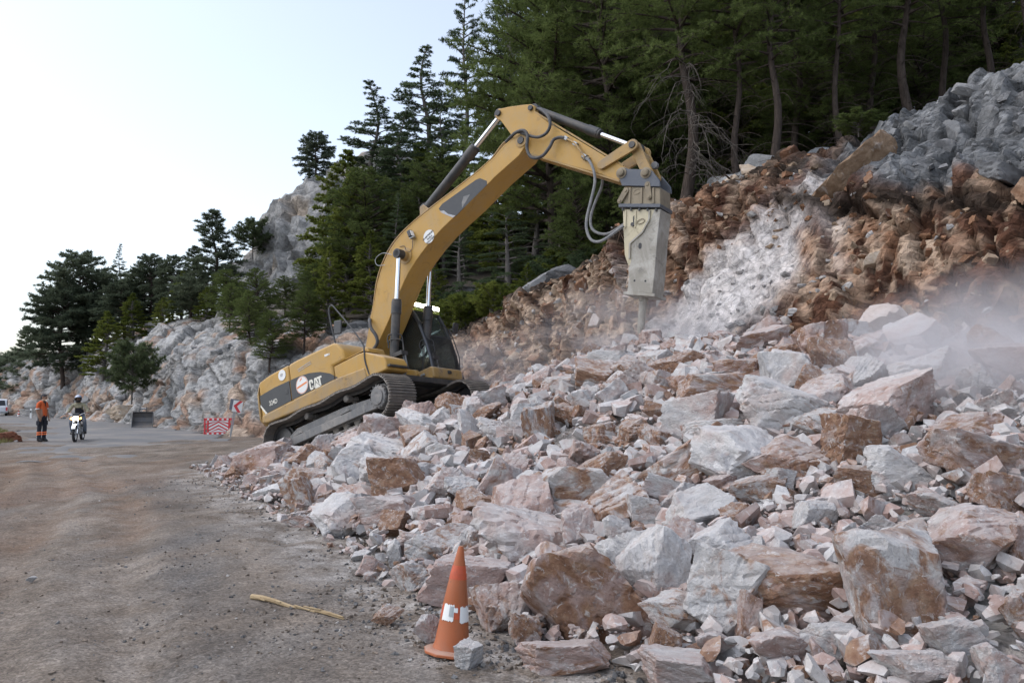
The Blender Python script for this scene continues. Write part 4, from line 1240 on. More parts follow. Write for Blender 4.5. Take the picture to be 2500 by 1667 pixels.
for side in (-1, 1):
    yc = 1.295 * side
    ch = MB()
    for (a, t), (b, t2) in zip(path, path[1:] + path[:1]):
        for dy in (-.10, .10):
            nx, nz = -math.sin(t), math.cos(t)
            ch.bar((a[0] + nx * .06, yc + dy, a[1] + nz * .06), (b[0] + nx * .06, yc + dy, b[1] + nz * .06), .045, .09, up=(nx, 0, nz))
    tr = ch.build('track', M['steel_dark'], EX)
    for a, t in path:
        s_ = bpy.data.objects.new('shoe', shoe_me); COL.objects.link(s_); s_.parent = tr
        s_.matrix_local = Matrix.Translation((a[0], yc, a[1])) @ Matrix.Rotation(-t, 4, 'Y')
    o = side
    fr = MB()
    fr.prism([(-1.50, .30), (-1.45, .22), (1.25, .22), (1.55, .34), (1.62, .44), (1.55, .56), (.6, .62), (-1.2, .60), (-1.52, .48)], yc - .19, yc + .19)
    fr.prism([(-1.30, .20), (1.40, .26), (1.78, .26), (1.82, .40), (1.60, .50), (1.40, .44), (-1.25, .40), (-1.38, .34)], yc + o * .19, yc + o * .30)
    fr.prism([(.55, .44), (.62, .52), (.80, .53), (.90, .46)], yc + o * .20, yc + o * .285)
    fr.prism([(-1.30, .40), (-1.2, .47), (-1.0, .48), (-.9, .42)], yc + o * .20, yc + o * .285)
    fr.build('track_frame', M['frame_grey'], EX, .012)
    sp = MB()
    n = 21
    prof2 = [(.325 + (.03 if (k // 2) % 2 else -.02)) for k in range(2 * n)]
    sp.prism([(1.90 + r0 * math.cos(math.pi * k / n), .50 + r0 * math.sin(math.pi * k / n)) for k, r0 in enumerate(prof2)], yc - .05, yc + .05)
    spo = sp.build('sprocket', M['steel_dark'], EX)
    MB().lathe((1.90, yc + o * .05, .50), (0, o, 0), [(0, .28), (.14, .28), (.15, .26), (.22, .255), (.25, .23), (.26, .19), (.285, .18), (.29, .02)], 28).build('hub', M['frame_grey'], spo, angle=25)
    bl = MB()
    for k in range(16):
        t = 2 * math.pi * k / 16
        bl.cyl((1.90 + .25 * math.cos(t), yc + o * .20, .50 + .25 * math.sin(t)), (1.90 + .25 * math.cos(t), yc + o * .31, .50 + .25 * math.sin(t)), .017, n=6)
    bl.build('hub_bolts', M['frame_grey'], spo)
    MB().lathe((-1.90, yc - .12, .46), (0, 1, 0), [(0, .30), (.02, .33), (.07, .33), (.08, .38), (.16, .38), (.17, .33), (.22, .33), (.24, .30)], 28).build('idler', M['steel_dark'], EX)
    for k in range(8):
        x = -1.38 + k * .385
        MB().lathe((x, yc - .16, .205), (0, 1, 0), [(0, .085), (.03, .11), (.09, .11), (.10, .085), (.22, .085), (.23, .11), (.29, .11), (.32, .085)], 14).build('roller', M['track_steel'], EX)
    for x in (-.75, .75):
        c_ = MB().lathe((x, yc - o * .1, .775), (0, o, 0), [(0, .07), (.10, .075), (.11, .05), (.18, .05), (.19, .085), (.31, .085), (.33, .07), (.335, .03)], 16)
        c_.box((x - .0, yc - o * .02, .68), (.08, .05, .16))
        c_.build('carrier_roller', M['track_steel'], EX)
cb = MB().box((0, 0, .56), (1.5, 2.3, .32)).prism([(-.9, .42), (.9, .42), (.6, .72), (-.6, .72)], -1.1, 1.1)
cb.build('car_body', M['steel_dark'], EX, .02)
MB().cyl((0, 0, .70), (0, 0, 1.02), .68, n=36).build('slewing_ring', M['steel_dark'], EX)
# --- upper structure
hb = U(); hb.box((-.35, 0, 1.04), (4.1, 2.2, .14)).box((-.2, 0, .98), (3.2, 1.3, .1))
hb.build('main_frame', M['steel_dark'], EX, .01)
# counterweight: rings of the plan outline
cw = U()
def plan(inset, n=22, x1=-2.515):
    pts = []
    for k in range(n + 1):
        t = -1 + 2 * k / n
        y = (1.44 - inset) * (math.copysign(abs(t) ** .8, t))
        e = abs(t) ** 7
        pts.append((-(2.98 - inset) + .16 * t * t + .30 * e, y))
    return [(x1, -(1.44 - inset))] + pts + [(x1, 1.44 - inset)]
rings = [(.76, .62), (.80, .48), (.92, .20), (1.04, .06), (1.16, .0), (1.80, .0), (1.96, .03), (2.06, .10), (2.11, .22)]
vs, fs = [], []
nn = len(plan(0))
for z, ins in rings:
    vs += [(x, y, z + (.04 if z > 2 else 0)) for x, y in plan(ins)]
for i in range(len(rings) - 1):
    for k in range(nn):
        fs.append((i * nn + k, i * nn + (k + 1) % nn, (i + 1) * nn + (k + 1) % nn, (i + 1) * nn + k))
fs.append(tuple(range(nn))); fs.append(tuple(range((len(rings) - 1) * nn, len(rings) * nn)))
cwo = cw.add(vs, fs).build('counterweight', M['yellow_dirty'], EX, angle=50)
# engine bay panels along the right side
rp = U().prism([(-2.49, 1.04), (-2.49, 2.03), (-2.42, 2.075), (-2.18, 2.125), (-1.95, 2.15), (-1.335, 2.19), (-1.335, 1.02), (-1.38, 1.00)], -1.425, -.2).build('side_door', M['yellow'], EX, .055, 4)
mp = U().prism([(-1.315, 1.03), (-1.315, 2.19), (-1.02, 2.215), (.30, 2.235), (.42, 2.19), (.58, 1.97), (.62, 1.72), (.18, 1.70), (.20, 1.02)], -1.425, .25).build('engine_hood', M['yellow'], EX, .06, 4)
U().prism([(-2.4, 1.1), (-2.4, 2.0), (-.2, 2.1), (.0, 1.1)], -.1, 1.40).build('left_engine_cover', M['yellow'], EX, .05, 3)
sk = U().prism([(-2.48, 1.02), (-2.48, 1.20), (-2.28, 1.215), (.33, 1.375), (1.19, 1.35), (1.24, 1.10), (.9, 1.00), (-2.3, .98)], -1.445, -1.36).build('side_skirt', M['yellow_dirty'], EX, .035, 3)
bx = U().prism([(.22, 1.37), (.22, 1.675), (1.08, 1.725), (1.24, 1.71), (1.79, 1.43), (1.85, 1.30), (1.84, 1.12), (1.24, 1.10)], -1.42, -.72).build('tool_box', M['yellow'], EX, .03, 3)
U().box((.74, -1.1, 1.745), (.9, .58, .018), Matrix.Rotation(R(-2.5), 3, 'Y')).build('lid', M['yellow'], bx, .006)
U().box((1.50, -1.31, 1.36), (.10, .18, .07), Matrix.Rotation(R(28), 3, 'Y')).build('marker_lamp', M['lamp_amber'], bx, .01)
U().box((1.72, -1.08, 1.22), (.42, .62, .05), Matrix.Rotation(R(6), 3, 'Y')).build('step_plate', M['steel_dark'], EX, .008)
U().prism([(.60, 1.70), (.62, 1.86), (.86, 2.0), (.98, 1.95), (1.03, 1.72)], -1.02, -.45).build('fuel_tank', M['yellow'], EX, .04, 3)
U().cyl((-.28, -.95, 2.23), (-.28, -.95, 2.31), .075).build('fuel_cap', M['dark_plastic'], EX, .01)
gr = U()
for k in range(15):
    x = -2.18 + k * .066
    gr.box((x, -.9, 2.175 + .0010 * k), (.03, .9, .10), Matrix.Rotation(R(-18), 3, 'Y'))
gr.box((-1.72, -.45, 2.16), (1.05, .03, .09)).box((-1.72, -1.345, 2.15), (1.05, .03, .07))
gr.build('cooling_grille', M['dark_plastic'], EX)
U().ell((-1.25, -.55, 2.20), (.42, .35, .10)).build('hood_bulge', M['dark_plastic'], EX)
U().tube([(-2.1, .3, 2.1), (-2.1, .3, 2.42), (-2.22, .3, 2.56), (-2.34, .3, 2.58)], .06, 10).build('exhaust', M['metal_post'], EX)
U().box((-.35, -1.05, 2.236), (1.0, .5, .008), Matrix.Rotation(R(-1), 3, 'Y')).build('top_tread', M['white_print'], mp)
# decal
Y = -1.4275
dec = U().prism([(-2.485, 1.72), (-1.9, 1.78), (-1.345, 1.79), (-1.345, 1.29), (-2.27, 1.225), (-2.47, 1.48)], Y - .004, Y + .01).build('decal', M['black_paint'], rp)
dec2 = U().prism([(-1.305, 1.79), (-.95, 1.79), (-.61, 1.765), (-.23, 1.68), (.08, 1.55), (.20, 1.46), (.20, 1.375), (-1.305, 1.295)], Y - .004, Y + .01).build('decal', M['black_paint'], mp)
U().prism([(.225, 1.44), (.31, 1.385), (.225, 1.38)], Y + .002, Y + .01).build('decal', M['black_paint'], bx)
U().prism([(-2.485, 1.50), (-2.485, 1.43), (-2.325, 1.215), (-2.26, 1.22)], Y - .0065, Y).build('decal_edge', M['cream_print'], rp)
def letters(polys, x0, z0, w, name, mat, parent, slant=0.0):
    b = U()
    for p in polys:
        b.prism([(x0 + w * u + slant * v * w, z0 + w * v) for u, v in p], Y - .0075, Y - .003)
    return b.build(name, mat, parent)
CATP = [[(.05, 0), (0, .07), (0, .45), (.05, .52), (.24, .52), (.29, .45), (.29, .32), (.19, .32), (.19, .41), (.10, .41), (.10, .10), (.19, .10), (.19, .19), (.27, .19), (.24, .04), (.20, 0)],
        [(.305, .04), (.42, .52), (.57, .52), (.69, .11), (.60, .20), (.50, .33), (.515, .40), (.475, .40), (.44, .25), (.36, .06)],
        [(.60, .52), (.60, .42), (.71, .42), (.71, .09), (.83, -.0), (.83, .42), (.95, .42), (.95, .52)],
        [(.34, -.02), (.49, .27), (.78, -.02)]]
letters(CATP, -.635, 1.345, .47, 'logo_letters', M['cream_print'], mp, -.10)
def put_text(body, size, x, z, mat, parent, name, y=Y, ang=0.0, bold=.0, sx=1.0, T=UP):
    me = text_mesh(body, size, name, .0015, bold)
    me.transform(T @ Matrix.Translation((x, y - .0065, z)) @ Matrix.Rotation(ang, 4, 'Y') @ Matrix.Rotation(R(90), 4, 'X') @ Matrix.Diagonal((sx, 1, 1, 1)))
    return link(name, me, mat, parent)
put_text('324D', .165, -2.0, 1.43, M['cream_print'], rp, 'model_number', bold=.002, sx=.85)
def sticker(x, z, r, parent, y=Y):
    return U().cyl((x, y - .004, z), (x, y - .009, z), r, n=32).build('sticker', M['white_print'], parent)
st = sticker(-.90, 1.555, .215, mp)
b = U()
for k in range(32):
    t0, t1 = 2 * math.pi * k / 32, 2 * math.pi * (k + 1) / 32
    b.add([(-.90 + r1 * math.cos(t), Y - .0105, 1.555 + r1 * math.sin(t)) for t in (t0, t1) for r1 in (.195, .208)], [(0, 1, 3, 2)])
b.prism([(-1.07, 1.50), (-1.09, 1.545), (-.73, 1.60), (-.72, 1.555)], Y - .011, Y - .0095)
b.prism([(-.98, 1.66), (-.94, 1.70), (-.90, 1.735), (-.87, 1.70), (-.90, 1.69), (-.93, 1.665)], Y - .011, Y - .0095)
b.build('sticker_print', M['orange_print'], mp)
sticker(-1.57, 2.0, .135, rp)
U().prism([(-1.64, 2.02), (-1.60, 2.05), (-1.52, 2.03), (-1.56, 1.96), (-1.62, 1.97)], Y - .0105, Y - .0095).build('sticker_print', M['blue_print'], rp)
b = U()
for k in range(14):
    x = -1.0 + .07 * (k % 7) + .02 * (k // 7); z = 1.955 + .03 * (k % 7) * .3 - .05 * (k // 7)
    b.prism([(x, z), (x + .06, z + .008), (x + .062, z + .026), (x + .002, z + .018)], Y - .004, Y + .01)
b.build('faded_lettering', M['blue_print'], mp)
b = U()
for k, w in enumerate((.028, .034, .03, .02, .02)):
    b.prism([(-.02 + k * .037, 1.985), (-.02 + k * .037 + w, 1.985), (-.02 + k * .037 + w, 2.04 - .004 * k), (-.02 + k * .037, 2.045 - .004 * k)], Y - .004, Y + .01)
b.build('small_lettering', M['white_print'], mp)
U().prism([(-1.52, 1.49), (-1.52, 1.60), (-1.42, 1.60), (-1.42, 1.49)], Y - .012, Y - .004).build('latch', M['dark_plastic'], rp, .005)
# --- cab on the far side
cabo = U(); PL, PR = .46, 1.42
sideP = [(-.02, 1.30), (.02, 2.92), (.10, 3.04), (1.16, 3.06), (1.27, 3.0), (1.42, 2.62), (1.52, 2.20), (1.60, 1.75), (1.62, 1.40)]
for y in (PL, PR):
    for a, b_ in zip(sideP, sideP[1:]):
        cabo.bar((a[0], y, a[1]), (b_[0], y, b_[1]), .075, .085, up=(0, 1, 0))
    cabo.bar((.55, y, 1.32), (.62, y, 3.02), .07, .08, up=(0, 1, 0))
    cabo.bar((-.02, y, 1.34), (1.62, y, 1.40), .07, .10, up=(0, 1, 0))
for x, z in ((.0, 2.9), (1.27, 2.99), (1.62, 1.42), (1.50, 2.28)):
    cabo.bar((x, PL, z), (x, PR, z), .06, .06)
cabb = cabo.build('cab_frame', M['dark_plastic'], EX, .012)
U().prism([(-.05, 3.0), (-.02, 3.08), (.08, 3.12), (1.14, 3.12), (1.24, 3.07), (1.26, 3.02)], PL - .05, PR + .05).build('roof', M['dark_plastic'], cabb, .02)
U().box((1.30, .94, 3.02), (.10, .94, .05)).build('visor', M['lime'], cabb, .008)
U().prism([(-.02, 1.32), (.0, 2.94), (.56, 2.98), (.56, 1.34)], PL - .02, PL + .012).build('rear_side_panel', M['dark_plastic'], cabb)
U().prism([(.60, 1.42), (.64, 2.98), (1.16, 3.0), (1.38, 2.6), (1.48, 2.2), (1.57, 1.75), (1.58, 1.44)], PL - .004, PL + .004).build('window_pane', M['glass'], cabb)
U().prism([(.60, 1.42), (.64, 2.98), (1.16, 3.0), (1.38, 2.6), (1.48, 2.2), (1.57, 1.75), (1.58, 1.44)], PR - .004, PR + .004).build('window_pane', M['glass'], cabb)
ws = U()
fr_ = [(1.29, 2.97), (1.43, 2.62), (1.53, 2.2), (1.61, 1.75), (1.63, 1.45)]
for a, b_ in zip(fr_, fr_[1:]):
    ws.add([(a[0], PL + .04, a[1]), (a[0], PR - .04, a[1]), (b_[0], PR - .04, b_[1]), (b_[0], PL + .04, b_[1])], [(0, 1, 2, 3)])
ws.build('windscreen', M['glass'], cabb)
gm = U()
for k in range(27):
    y = PL + .03 + (PR - PL - .06) * k / 26
    gm.tube([(1.56, y, 2.26), (1.64, y, 1.8), (1.67, y, 1.45)], .006, 4, False)
for k in range(22):
    t = k / 21; x = 1.56 + .11 * t ** .8; z = 2.26 - .81 * t
    gm.tube([(x, PL + .03, z), (x, PR - .03, z)], .006, 4, False)
gm.build('wire_guard', M['steel_dark'], cabb)
se = U(); se.box((.45, .95, 1.62), (.55, .5, .16)); se.box((.18, .95, 2.02), (.14, .5, .75), Matrix.Rotation(R(-8), 3, 'Y')); se.box((.16, .95, 2.5), (.1, .28, .2)); se.box((.5, .62, 1.75), (.5, .1, .12)); se.box((.5, 1.28, 1.75), (.5, .1, .12))
se.build('seat', M['dark_plastic'], cabb, .03)
U().tube([(1.44, .44, 2.55), (1.52, .44, 2.2), (1.60, .44, 1.75), (1.62, .44, 1.42)], .035, 8).build('front_pillar', M['bracket'], cabb)
lb = U().box((1.27, .93, 3.155), (.07, 1.02, .12)).build('light_bar', M['dark_plastic'], cabb, .01)
for k in range(7):
    U().box((1.315, .47 + .155 * k, 3.16), (.03, .115, .095)).build('lamp', M['lamp_on'], lb, .01)
U().prism([(.98, 1.06), (1.0, 1.36), (1.10, 1.40), (1.64, 1.43), (1.70, 1.38), (1.68, 1.15), (1.50, 1.06)], .36, 1.46).build('cab_platform', M['yellow_dirty'], EX, .035, 3)
U().prism([(.55, 1.10), (.55, 1.50), (.95, 1.55), (1.18, 1.46), (1.22, 1.34), (1.0, 1.1)], .30, .44).build('side_cover', M['yellow'], EX, .03, 3)
U().box((1.70, .95, 1.30), (.06, .12, .08)).build('step_bracket', M['steel_dark'], EX, .01)
U().box((1.36, .335, 1.28), (.13, .03, .05)).build('door_handle', M['metal_post'], EX, .008)
U().tube([(1.60, 1.5, 1.42), (1.66, 1.5, 1.72), (1.63, 1.5, 1.97), (1.57, 1.5, 2.28), (1.49, 1.5, 2.55)], .014, 6).build('grab_rail', M['dark_plastic'], EX)
mr = U().box((1.66, 1.56, 2.55), (.04, .20, .26), Matrix.Rotation(R(20), 3, 'Y')).build('mirror', M['dark_plastic'], EX, .03, 3)
U().tube([(1.50, 1.5, 2.55), (1.58, 1.54, 2.52), (1.64, 1.56, 2.53)], .012, 6).build('mirror_arm', M['dark_plastic'], mr)
ml = U().tube([(1.30, -1.42, 1.16), (1.24, -1.43, 1.50), (1.25, -1.42, 1.74), (1.20, -1.40, 1.95), (.85, -1.40, 2.52), (.50, -1.40, 3.03), (.42, -1.40, 3.13), (.33, -1.40, 3.12), (.29, -1.40, 3.0), (.30, -1.40, 2.7), (.36, -1.40, 2.22)], .019, 8).build('mirror_rail', M['dark_plastic'], EX)
U().box((.51, -1.40, 2.55), (.25, .05, .33), Matrix.Rotation(R(12), 3, 'Y')).build('mirror', M['dark_plastic'], ml, .025, 3)
# --- boom
BT = [(5.90, 5.28), (5.84, 5.38), (5.72, 5.44), (5.60, 5.44), (5.33, 5.38), (5.0, 5.23), (4.55, 5.10), (3.94, 4.985), (3.35, 4.885), (2.79, 4.785), (2.35, 4.69), (1.93, 4.55), (1.59, 4.36), (1.26, 4.07), (1.0, 3.70), (.84, 3.35), (.74, 3.14), (.59, 2.87), (.42, 2.52), (.26, 2.18), (.13, 1.95), (.15, 1.74), (.33, 1.70), (.50, 1.92)]
BL = [(.52, 2.02), (.81, 2.33), (1.09, 2.60), (1.34, 2.88), (1.55, 3.13), (1.74, 3.34), (1.98, 3.57), (2.33, 3.81), (2.71, 4.02), (3.12, 4.20), (3.56, 4.345), (4.06, 4.49), (4.48, 4.64), (4.9, 4.79), (5.3, 4.90), (5.64, 4.99), (5.83, 5.12), (5.89, 5.2)]
BW = .33
boom = U().prism(BT + BL, -BW, BW).build('boom', M['yellow'], EX, .012)
ed = U()
for a, b_ in zip(BT[3:20], BT[4:21]):
    for y in (-BW + .012, BW - .012):
        ed.bar((a[0], y, a[1] + .004), (b_[0], y, b_[1] + .004), .03, .035)
ed.build('edge_weld', M['yellow'], boom)
YB = -BW - .001
U().prism([(3.22, 4.74), (3.34, 4.81), (4.40, 4.955), (4.52, 4.94), (4.68, 4.80), (4.67, 4.71), (3.68, 4.37), (3.58, 4.355), (3.29, 4.60)], YB - .004, YB + .01).build('decal', M['black_paint'], boom)
U().prism([(3.24, 4.67), (3.29, 4.60), (3.58, 4.355), (3.66, 4.37), (3.46, 4.50), (3.36, 4.63)], YB - .0055, YB).build('decal_edge', M['blue_print'], boom)
U().prism([(3.98, 4.72), (4.17, 4.69), (3.88, 4.47), (3.90, 4.60)], YB - .0055, YB).build('decal_mark', M['frame_grey'], boom)
stb = U().cyl((2.79, YB - .001, 4.20), (2.79, YB - .005, 4.20), .165, n=36).build('sticker', M['white_print'], boom)
for txt, dx, dz in (('20 METREDEN', -.02, .035), ('FAZLA', .015, -.035), ('YAKLAŞMA', .03, -.10)):
    put_text(txt, .058, 2.80 + dx, 4.20 + dz, M['black_print'], boom, 'sticker_text', y=YB - .002, ang=R(-18), bold=.0012)
lm = U().box((2.33, YB - .09, 4.44), (.10, .12, .17), Matrix.Rotation(R(-12), 3, 'Y')).build('work_lamp', M['dark_plastic'], boom, .012)
U().box((2.385, YB - .09, 4.43), (.02, .10, .14), Matrix.Rotation(R(-12), 3, 'Y')).build('lens', M['white_print'], lm)
U().box((2.36, YB - .07, 4.33), (.13, .10, .02)).build('lamp_bracket', M['metal_post'], lm)
U().tube([(2.32, YB - .03, 4.34), (2.27, YB - .02, 4.15), (2.17, YB - .02, 4.06), (2.06, YB - .02, 4.14), (2.02, YB - .02, 4.26), (1.88, YB - .02, 4.30)], .008, 5).build('lamp_cable', M['rubber'], boom)
pn = U(); pn.cyl((5.77, -BW - .045, 5.29), (5.77, BW + .045, 5.29), .085, n=20); pn.build('tip_pin', M['steel_dark'], boom, .008)
U().lathe((5.77, -BW + .002, 5.29), (0, -1, 0), [(0, .15), (.02, .15), (.025, .12)], 24).build('pin_boss', M['yellow_dirty'], boom)
pn = U(); pn.cyl((2.0, -.66, 4.02), (2.0, .66, 4.02), .085, n=20); pn.build('lift_pin', M['steel_dark'], boom, .008)
U().lathe((2.0, -BW + .002, 4.02), (0, -1, 0), [(0, .20), (.02, .20), (.025, .13), (.12, .12), (.13, .10)], 28).build('pin_boss', M['yellow_dirty'], boom)
br = U().prism([(2.45, 4.70), (2.55, 5.12), (2.66, 5.14), (2.95, 4.80)], -.17, -.11); br.prism([(2.45, 4.70), (2.55, 5.12), (2.66, 5.14), (2.95, 4.80)], .11, .17)
br.build('cylinder_bracket', M['yellow_dirty'], boom, .008)
for k, y in enumerate((-.30, -.22, .22, .30)):
    P_ = [(5.36, 5.47), (5.26, 5.46), (4.93, 5.28), (4.54, 5.165), (3.93, 5.045), (3.34, 4.945), (2.77, 4.845), (2.33, 4.75), (1.90, 4.62), (1.53, 4.43), (1.20, 4.13), (.95, 3.78), (.78, 3.38), (.68, 3.14), (.53, 2.88)]
    U().tube([(x, y, z + .02 * (k % 2)) for x, z in P_], .021, 8).build('hydraulic_pipe', M['yellow_dirty'], boom)
def hose(pts, r, name='hose', mat='rubber', parent=boom): return U().tube(pts, r, 10).build(name, M[mat], parent)
hose([(5.36, -.30, 5.47), (5.60, -.36, 5.50), (5.77, -.42, 5.48), (5.94, -.44, 5.42), (6.01, -.44, 5.26), (5.93, -.44, 4.99), (5.97, -.44, 4.77), (6.11, -.44, 4.66), (6.28, -.42, 4.66), (6.45, -.38, 4.79), (6.55, -.34, 4.92), (6.69, -.31, 4.92), (6.79, -.30, 4.86)], .036)
hose([(5.36, -.22, 5.48), (5.62, -.34, 5.53), (5.80, -.38, 5.47), (6.01, -.38, 5.28), (6.22, -.37, 5.14), (6.43, -.36, 5.14), (6.56, -.36, 5.27), (6.55, -.34, 5.49), (6.40, -.26, 5.75), (6.24, -.16, 5.92)], .034)
hose([(.53, -.30, 2.90), (.62, -.42, 2.80), (.67, -.46, 2.60), (.78, -.46, 2.39), (.80, -.46, 2.20), (.64, -.46, 2.08), (.41, -.45, 2.06), (.18, -.45, 2.02)], .042)
hose([(1.60, -.36, 4.20), (1.35, -.40, 4.33), (1.10, -.40, 4.28), (1.12, -.40, 4.10), (1.35, -.38, 4.02)], .008, 'lamp_cable', 'metal_post')
# --- cylinders
def cylinder(name, a, b, r, frac, parent, rodr, head=None):
    a, b = Vector(a), Vector(b); d = b - a
    g = a + d * frac
    bd = U().cyl(a, g, r, n=24)
    u = d.normalized()
    bd.cyl(g - u * .30, g, r * 1.16, n=24); bd.cyl(g - u * .05, g + u * .05, r * 1.05, n=24); bd.cyl(a - u * .02, a + u * .09, r * 1.12, n=24)
    bd.cyl(a + Vector((0, -.09, 0)), a + Vector((0, .09, 0)), r * 1.25, n=20)
    o = bd.build(name, M['steel_dark'], parent, .006)
    U().cyl(g, b, rodr, n=20).build('rod', M['chrome'], o)
    U().cyl(b + Vector((0, -.10, 0)), b + Vector((0, .10, 0)), rodr * 2.1, n=20).build('rod_eye', M['steel_dark'], o, .006)
    return o
for y in (-.56, .56):
    lc = cylinder('lift_cylinder', (1.24, y, 1.30), (2.0, y, 4.02), .105, .595, EX, .055)
    t = U()
    for z in (0, .13):
        t.tube([(1.33, y - .13, 1.85 + z), (1.36, y - .13, 1.98 + z), (1.44, y - .12, 2.03 + z), (1.60, y + .0, 2.0 + z), (1.64, y + .05, 1.9 + z), (1.60, y + .05, 1.62)], .016, 7)
    t.box((1.52, y + .02, 1.66), (.30, .22, .10))
    t.build('hose_clamp', M['steel_dark'], lc, .006)
    for dx in (0, .06):
        U().tube([(1.58 + dx, y + .05, 1.62), (1.58 + dx, y + .05, 1.35), (1.48 + dx, y + .04, 1.12)], .022, 8).build('hose', M['hose_dusty'], lc)
cylinder('stick_cylinder', (2.60, 0, 5.08), (5.21, 0, 6.36), .115, .66, EX, .06)
# --- stick
SP = [(5.19, 6.26), (5.22, 6.34), (5.30, 6.38), (5.38, 6.35), (5.60, 6.28), (5.96, 6.14), (6.14, 6.06), (6.22, 5.98), (6.21, 5.82), (6.54, 5.33), (7.06, 4.70), (7.55, 4.09), (7.90, 3.68), (7.98, 3.56), (7.96, 3.44), (7.86, 3.38), (7.74, 3.42), (7.29, 3.82), (6.80, 4.20), (6.21, 4.67), (5.86, 4.95), (5.62, 5.14), (5.56, 5.40), (5.50, 5.58), (5.41, 5.82), (5.30, 6.08), (5.20, 6.18)]
SW_ = .235
stick = U().prism(SP, -SW_, SW_).build('stick', M['yellow'], EX, .012)
e = U()
for a, b_ in (((6.21, 5.82), (7.90, 3.70)), ((5.86, 4.95), (7.74, 3.42))):
    for y in (-SW_ + .01, SW_ - .01): e.bar((a[0], y, a[1]), (b_[0], y, b_[1]), .03, .035)
e.build('edge_weld', M['yellow_dirty'], stick)
for x, z, r in ((5.29, 6.27, .07), (6.13, 5.96, .06), (7.47, 3.90, .075), (7.84, 3.54, .075)):
    U().cyl((x, -SW_ - .05, z), (x, SW_ + .05, z), r, n=18).build('pin', M['steel_dark'], stick, .006)
for y in (-.27, -.20):
    U().tube([(6.79, -.30, 4.86), (6.85, y - .03, 4.80), (7.0, y - .04, 4.62), (7.08, y - .05, 4.42), (7.15, y - .05, 4.22)], .022, 8).build('hydraulic_pipe', M['yellow_dirty'], stick)
for x, z in ((6.82, 4.84), (7.0, 4.62), (7.14, 4.26)):
    U().box((x, -.27, z), (.10, .10, .08), Matrix.Rotation(R(50), 3, 'Y')).build('pipe_clamp', M['metal_post'], stick, .008)
U().lathe((7.14, -.25, 4.24), (.55, -.1, -.6), [(-.10, .045), (-.04, .05), (-.04, .065), (.04, .065), (.04, .045), (.12, .04)], 10).build('shut_off_valve', M['hammer_tan'], stick)
hose([(7.17, -.30, 4.19), (7.24, -.31, 4.07), (7.28, -.32, 3.83), (7.24, -.32, 3.58), (7.06, -.32, 3.25), (6.88, -.32, 2.93), (6.82, -.32, 2.69), (6.86, -.32, 2.47), (6.99, -.32, 2.36), (7.2, -.32, 2.35), (7.62, -.30, 2.46)], .030, 'breaker_hose', 'hose_dusty', stick)
hose([(7.20, .25, 4.02), (7.12, .25, 3.74), (6.87, .25, 3.44), (6.70, .25, 3.18), (6.67, .25, 2.94), (6.81, .25, 2.76), (7.06, .25, 2.67), (7.50, .25, 2.75)], .030, 'breaker_hose', 'hose_dusty', stick)
cylinder('breaker_cylinder', (6.11, 0, 6.02), (8.20, 0, 4.03), .095, .64, EX, .05)
lk = U()
def plate(b, a, c, w0, w1, y, t):
    a, c = Vector((a[0], 0, a[1])), Vector((c[0], 0, c[1])); d = (c - a).normalized(); n = Vector((-d.z, 0, d.x))
    pts = []
    for k in range(9):
        th = math.pi / 2 + math.pi * k / 8; v = a + (d * math.cos(th) + n * math.sin(th)) * w0; pts.append((v.x, v.z))
    for k in range(9):
        th = -math.pi / 2 + math.pi * k / 8; v = c + (d * math.cos(th) + n * math.sin(th)) * w1; pts.append((v.x, v.z))
    b.prism(pts, y - t / 2, y + t / 2)
for y in (-.285, .285):
    b = U(); plate(b, (7.47, 3.90), (8.22, 3.99), .095, .12, y, .055)
    b.build('side_link', M['yellow_dirty'], EX, .008)
b = U()
for y in (-.16, .16): plate(b, (8.22, 3.99), (8.34, 3.31), .11, .11, y, .09)
b.box((8.28, 0, 3.65), (.10, .30, .36), Matrix.Rotation(R(10), 3, 'Y'))
b.build('power_link', M['yellow_dirty'], EX, .01)
U().cyl((8.22, -.34, 3.99), (8.22, .34, 3.99), .07, n=18).build('link_pin', M['steel_dark'], EX, .006)
U().lathe((8.46, -.02, 3.50), (0, -1, 0), [(-.04, .075), (.04, .075)], 18).build('lifting_eye', M['frame_grey'], EX, .01)
def UB(): return MB(UP @ Matrix.Diagonal((1, .84, 1, 1)))
# --- breaker
hb_ = [(7.75, 3.56), (7.80, 3.64), (7.90, 3.65), (8.00, 3.56), (8.14, 3.49), (8.26, 3.43), (8.38, 3.40), (8.47, 3.30), (8.57, 3.05), (8.55, 2.91), (7.78, 3.28)]
brk = UB().prism(hb_, -.335, -.275); brk.prism(hb_, .275, .335)
bk = brk.build('breaker_bracket', M['bracket'], EX, .012)
for x, z in ((7.84, 3.54), (8.34, 3.31)):
    UB().lathe((x, -.30, z), (0, -1, 0), [(0, .115), (.05, .115), (.055, .08), (.12, .075), (.13, .06)], 18).build('bracket_pin', M['hammer_tan'], bk)
    UB().lathe((x, .30, z), (0, 1, 0), [(0, .115), (.05, .115), (.055, .08), (.12, .075), (.13, .06)], 18).build('bracket_pin', M['hammer_tan'], bk)
    UB().cyl((x, -.3, z), (x, .3, z), .06).build('bracket_shaft', M['steel_dark'], bk)
mt = UB().prism([(7.80, 3.26), (8.53, 2.92), (8.45, 2.58), (7.69, 2.91)], -.285, .285).build('breaker_mount', M['hammer_tan'], EX, .015)
rb = UB()
for t in (.18, .5, .82):
    rb.bar((7.80 + .73 * t, -.30, 3.24 - .34 * t), (7.70 + .75 * t, -.30, 2.93 - .33 * t), .03, .04)
rb.build('ribs', M['hammer_tan'], mt)
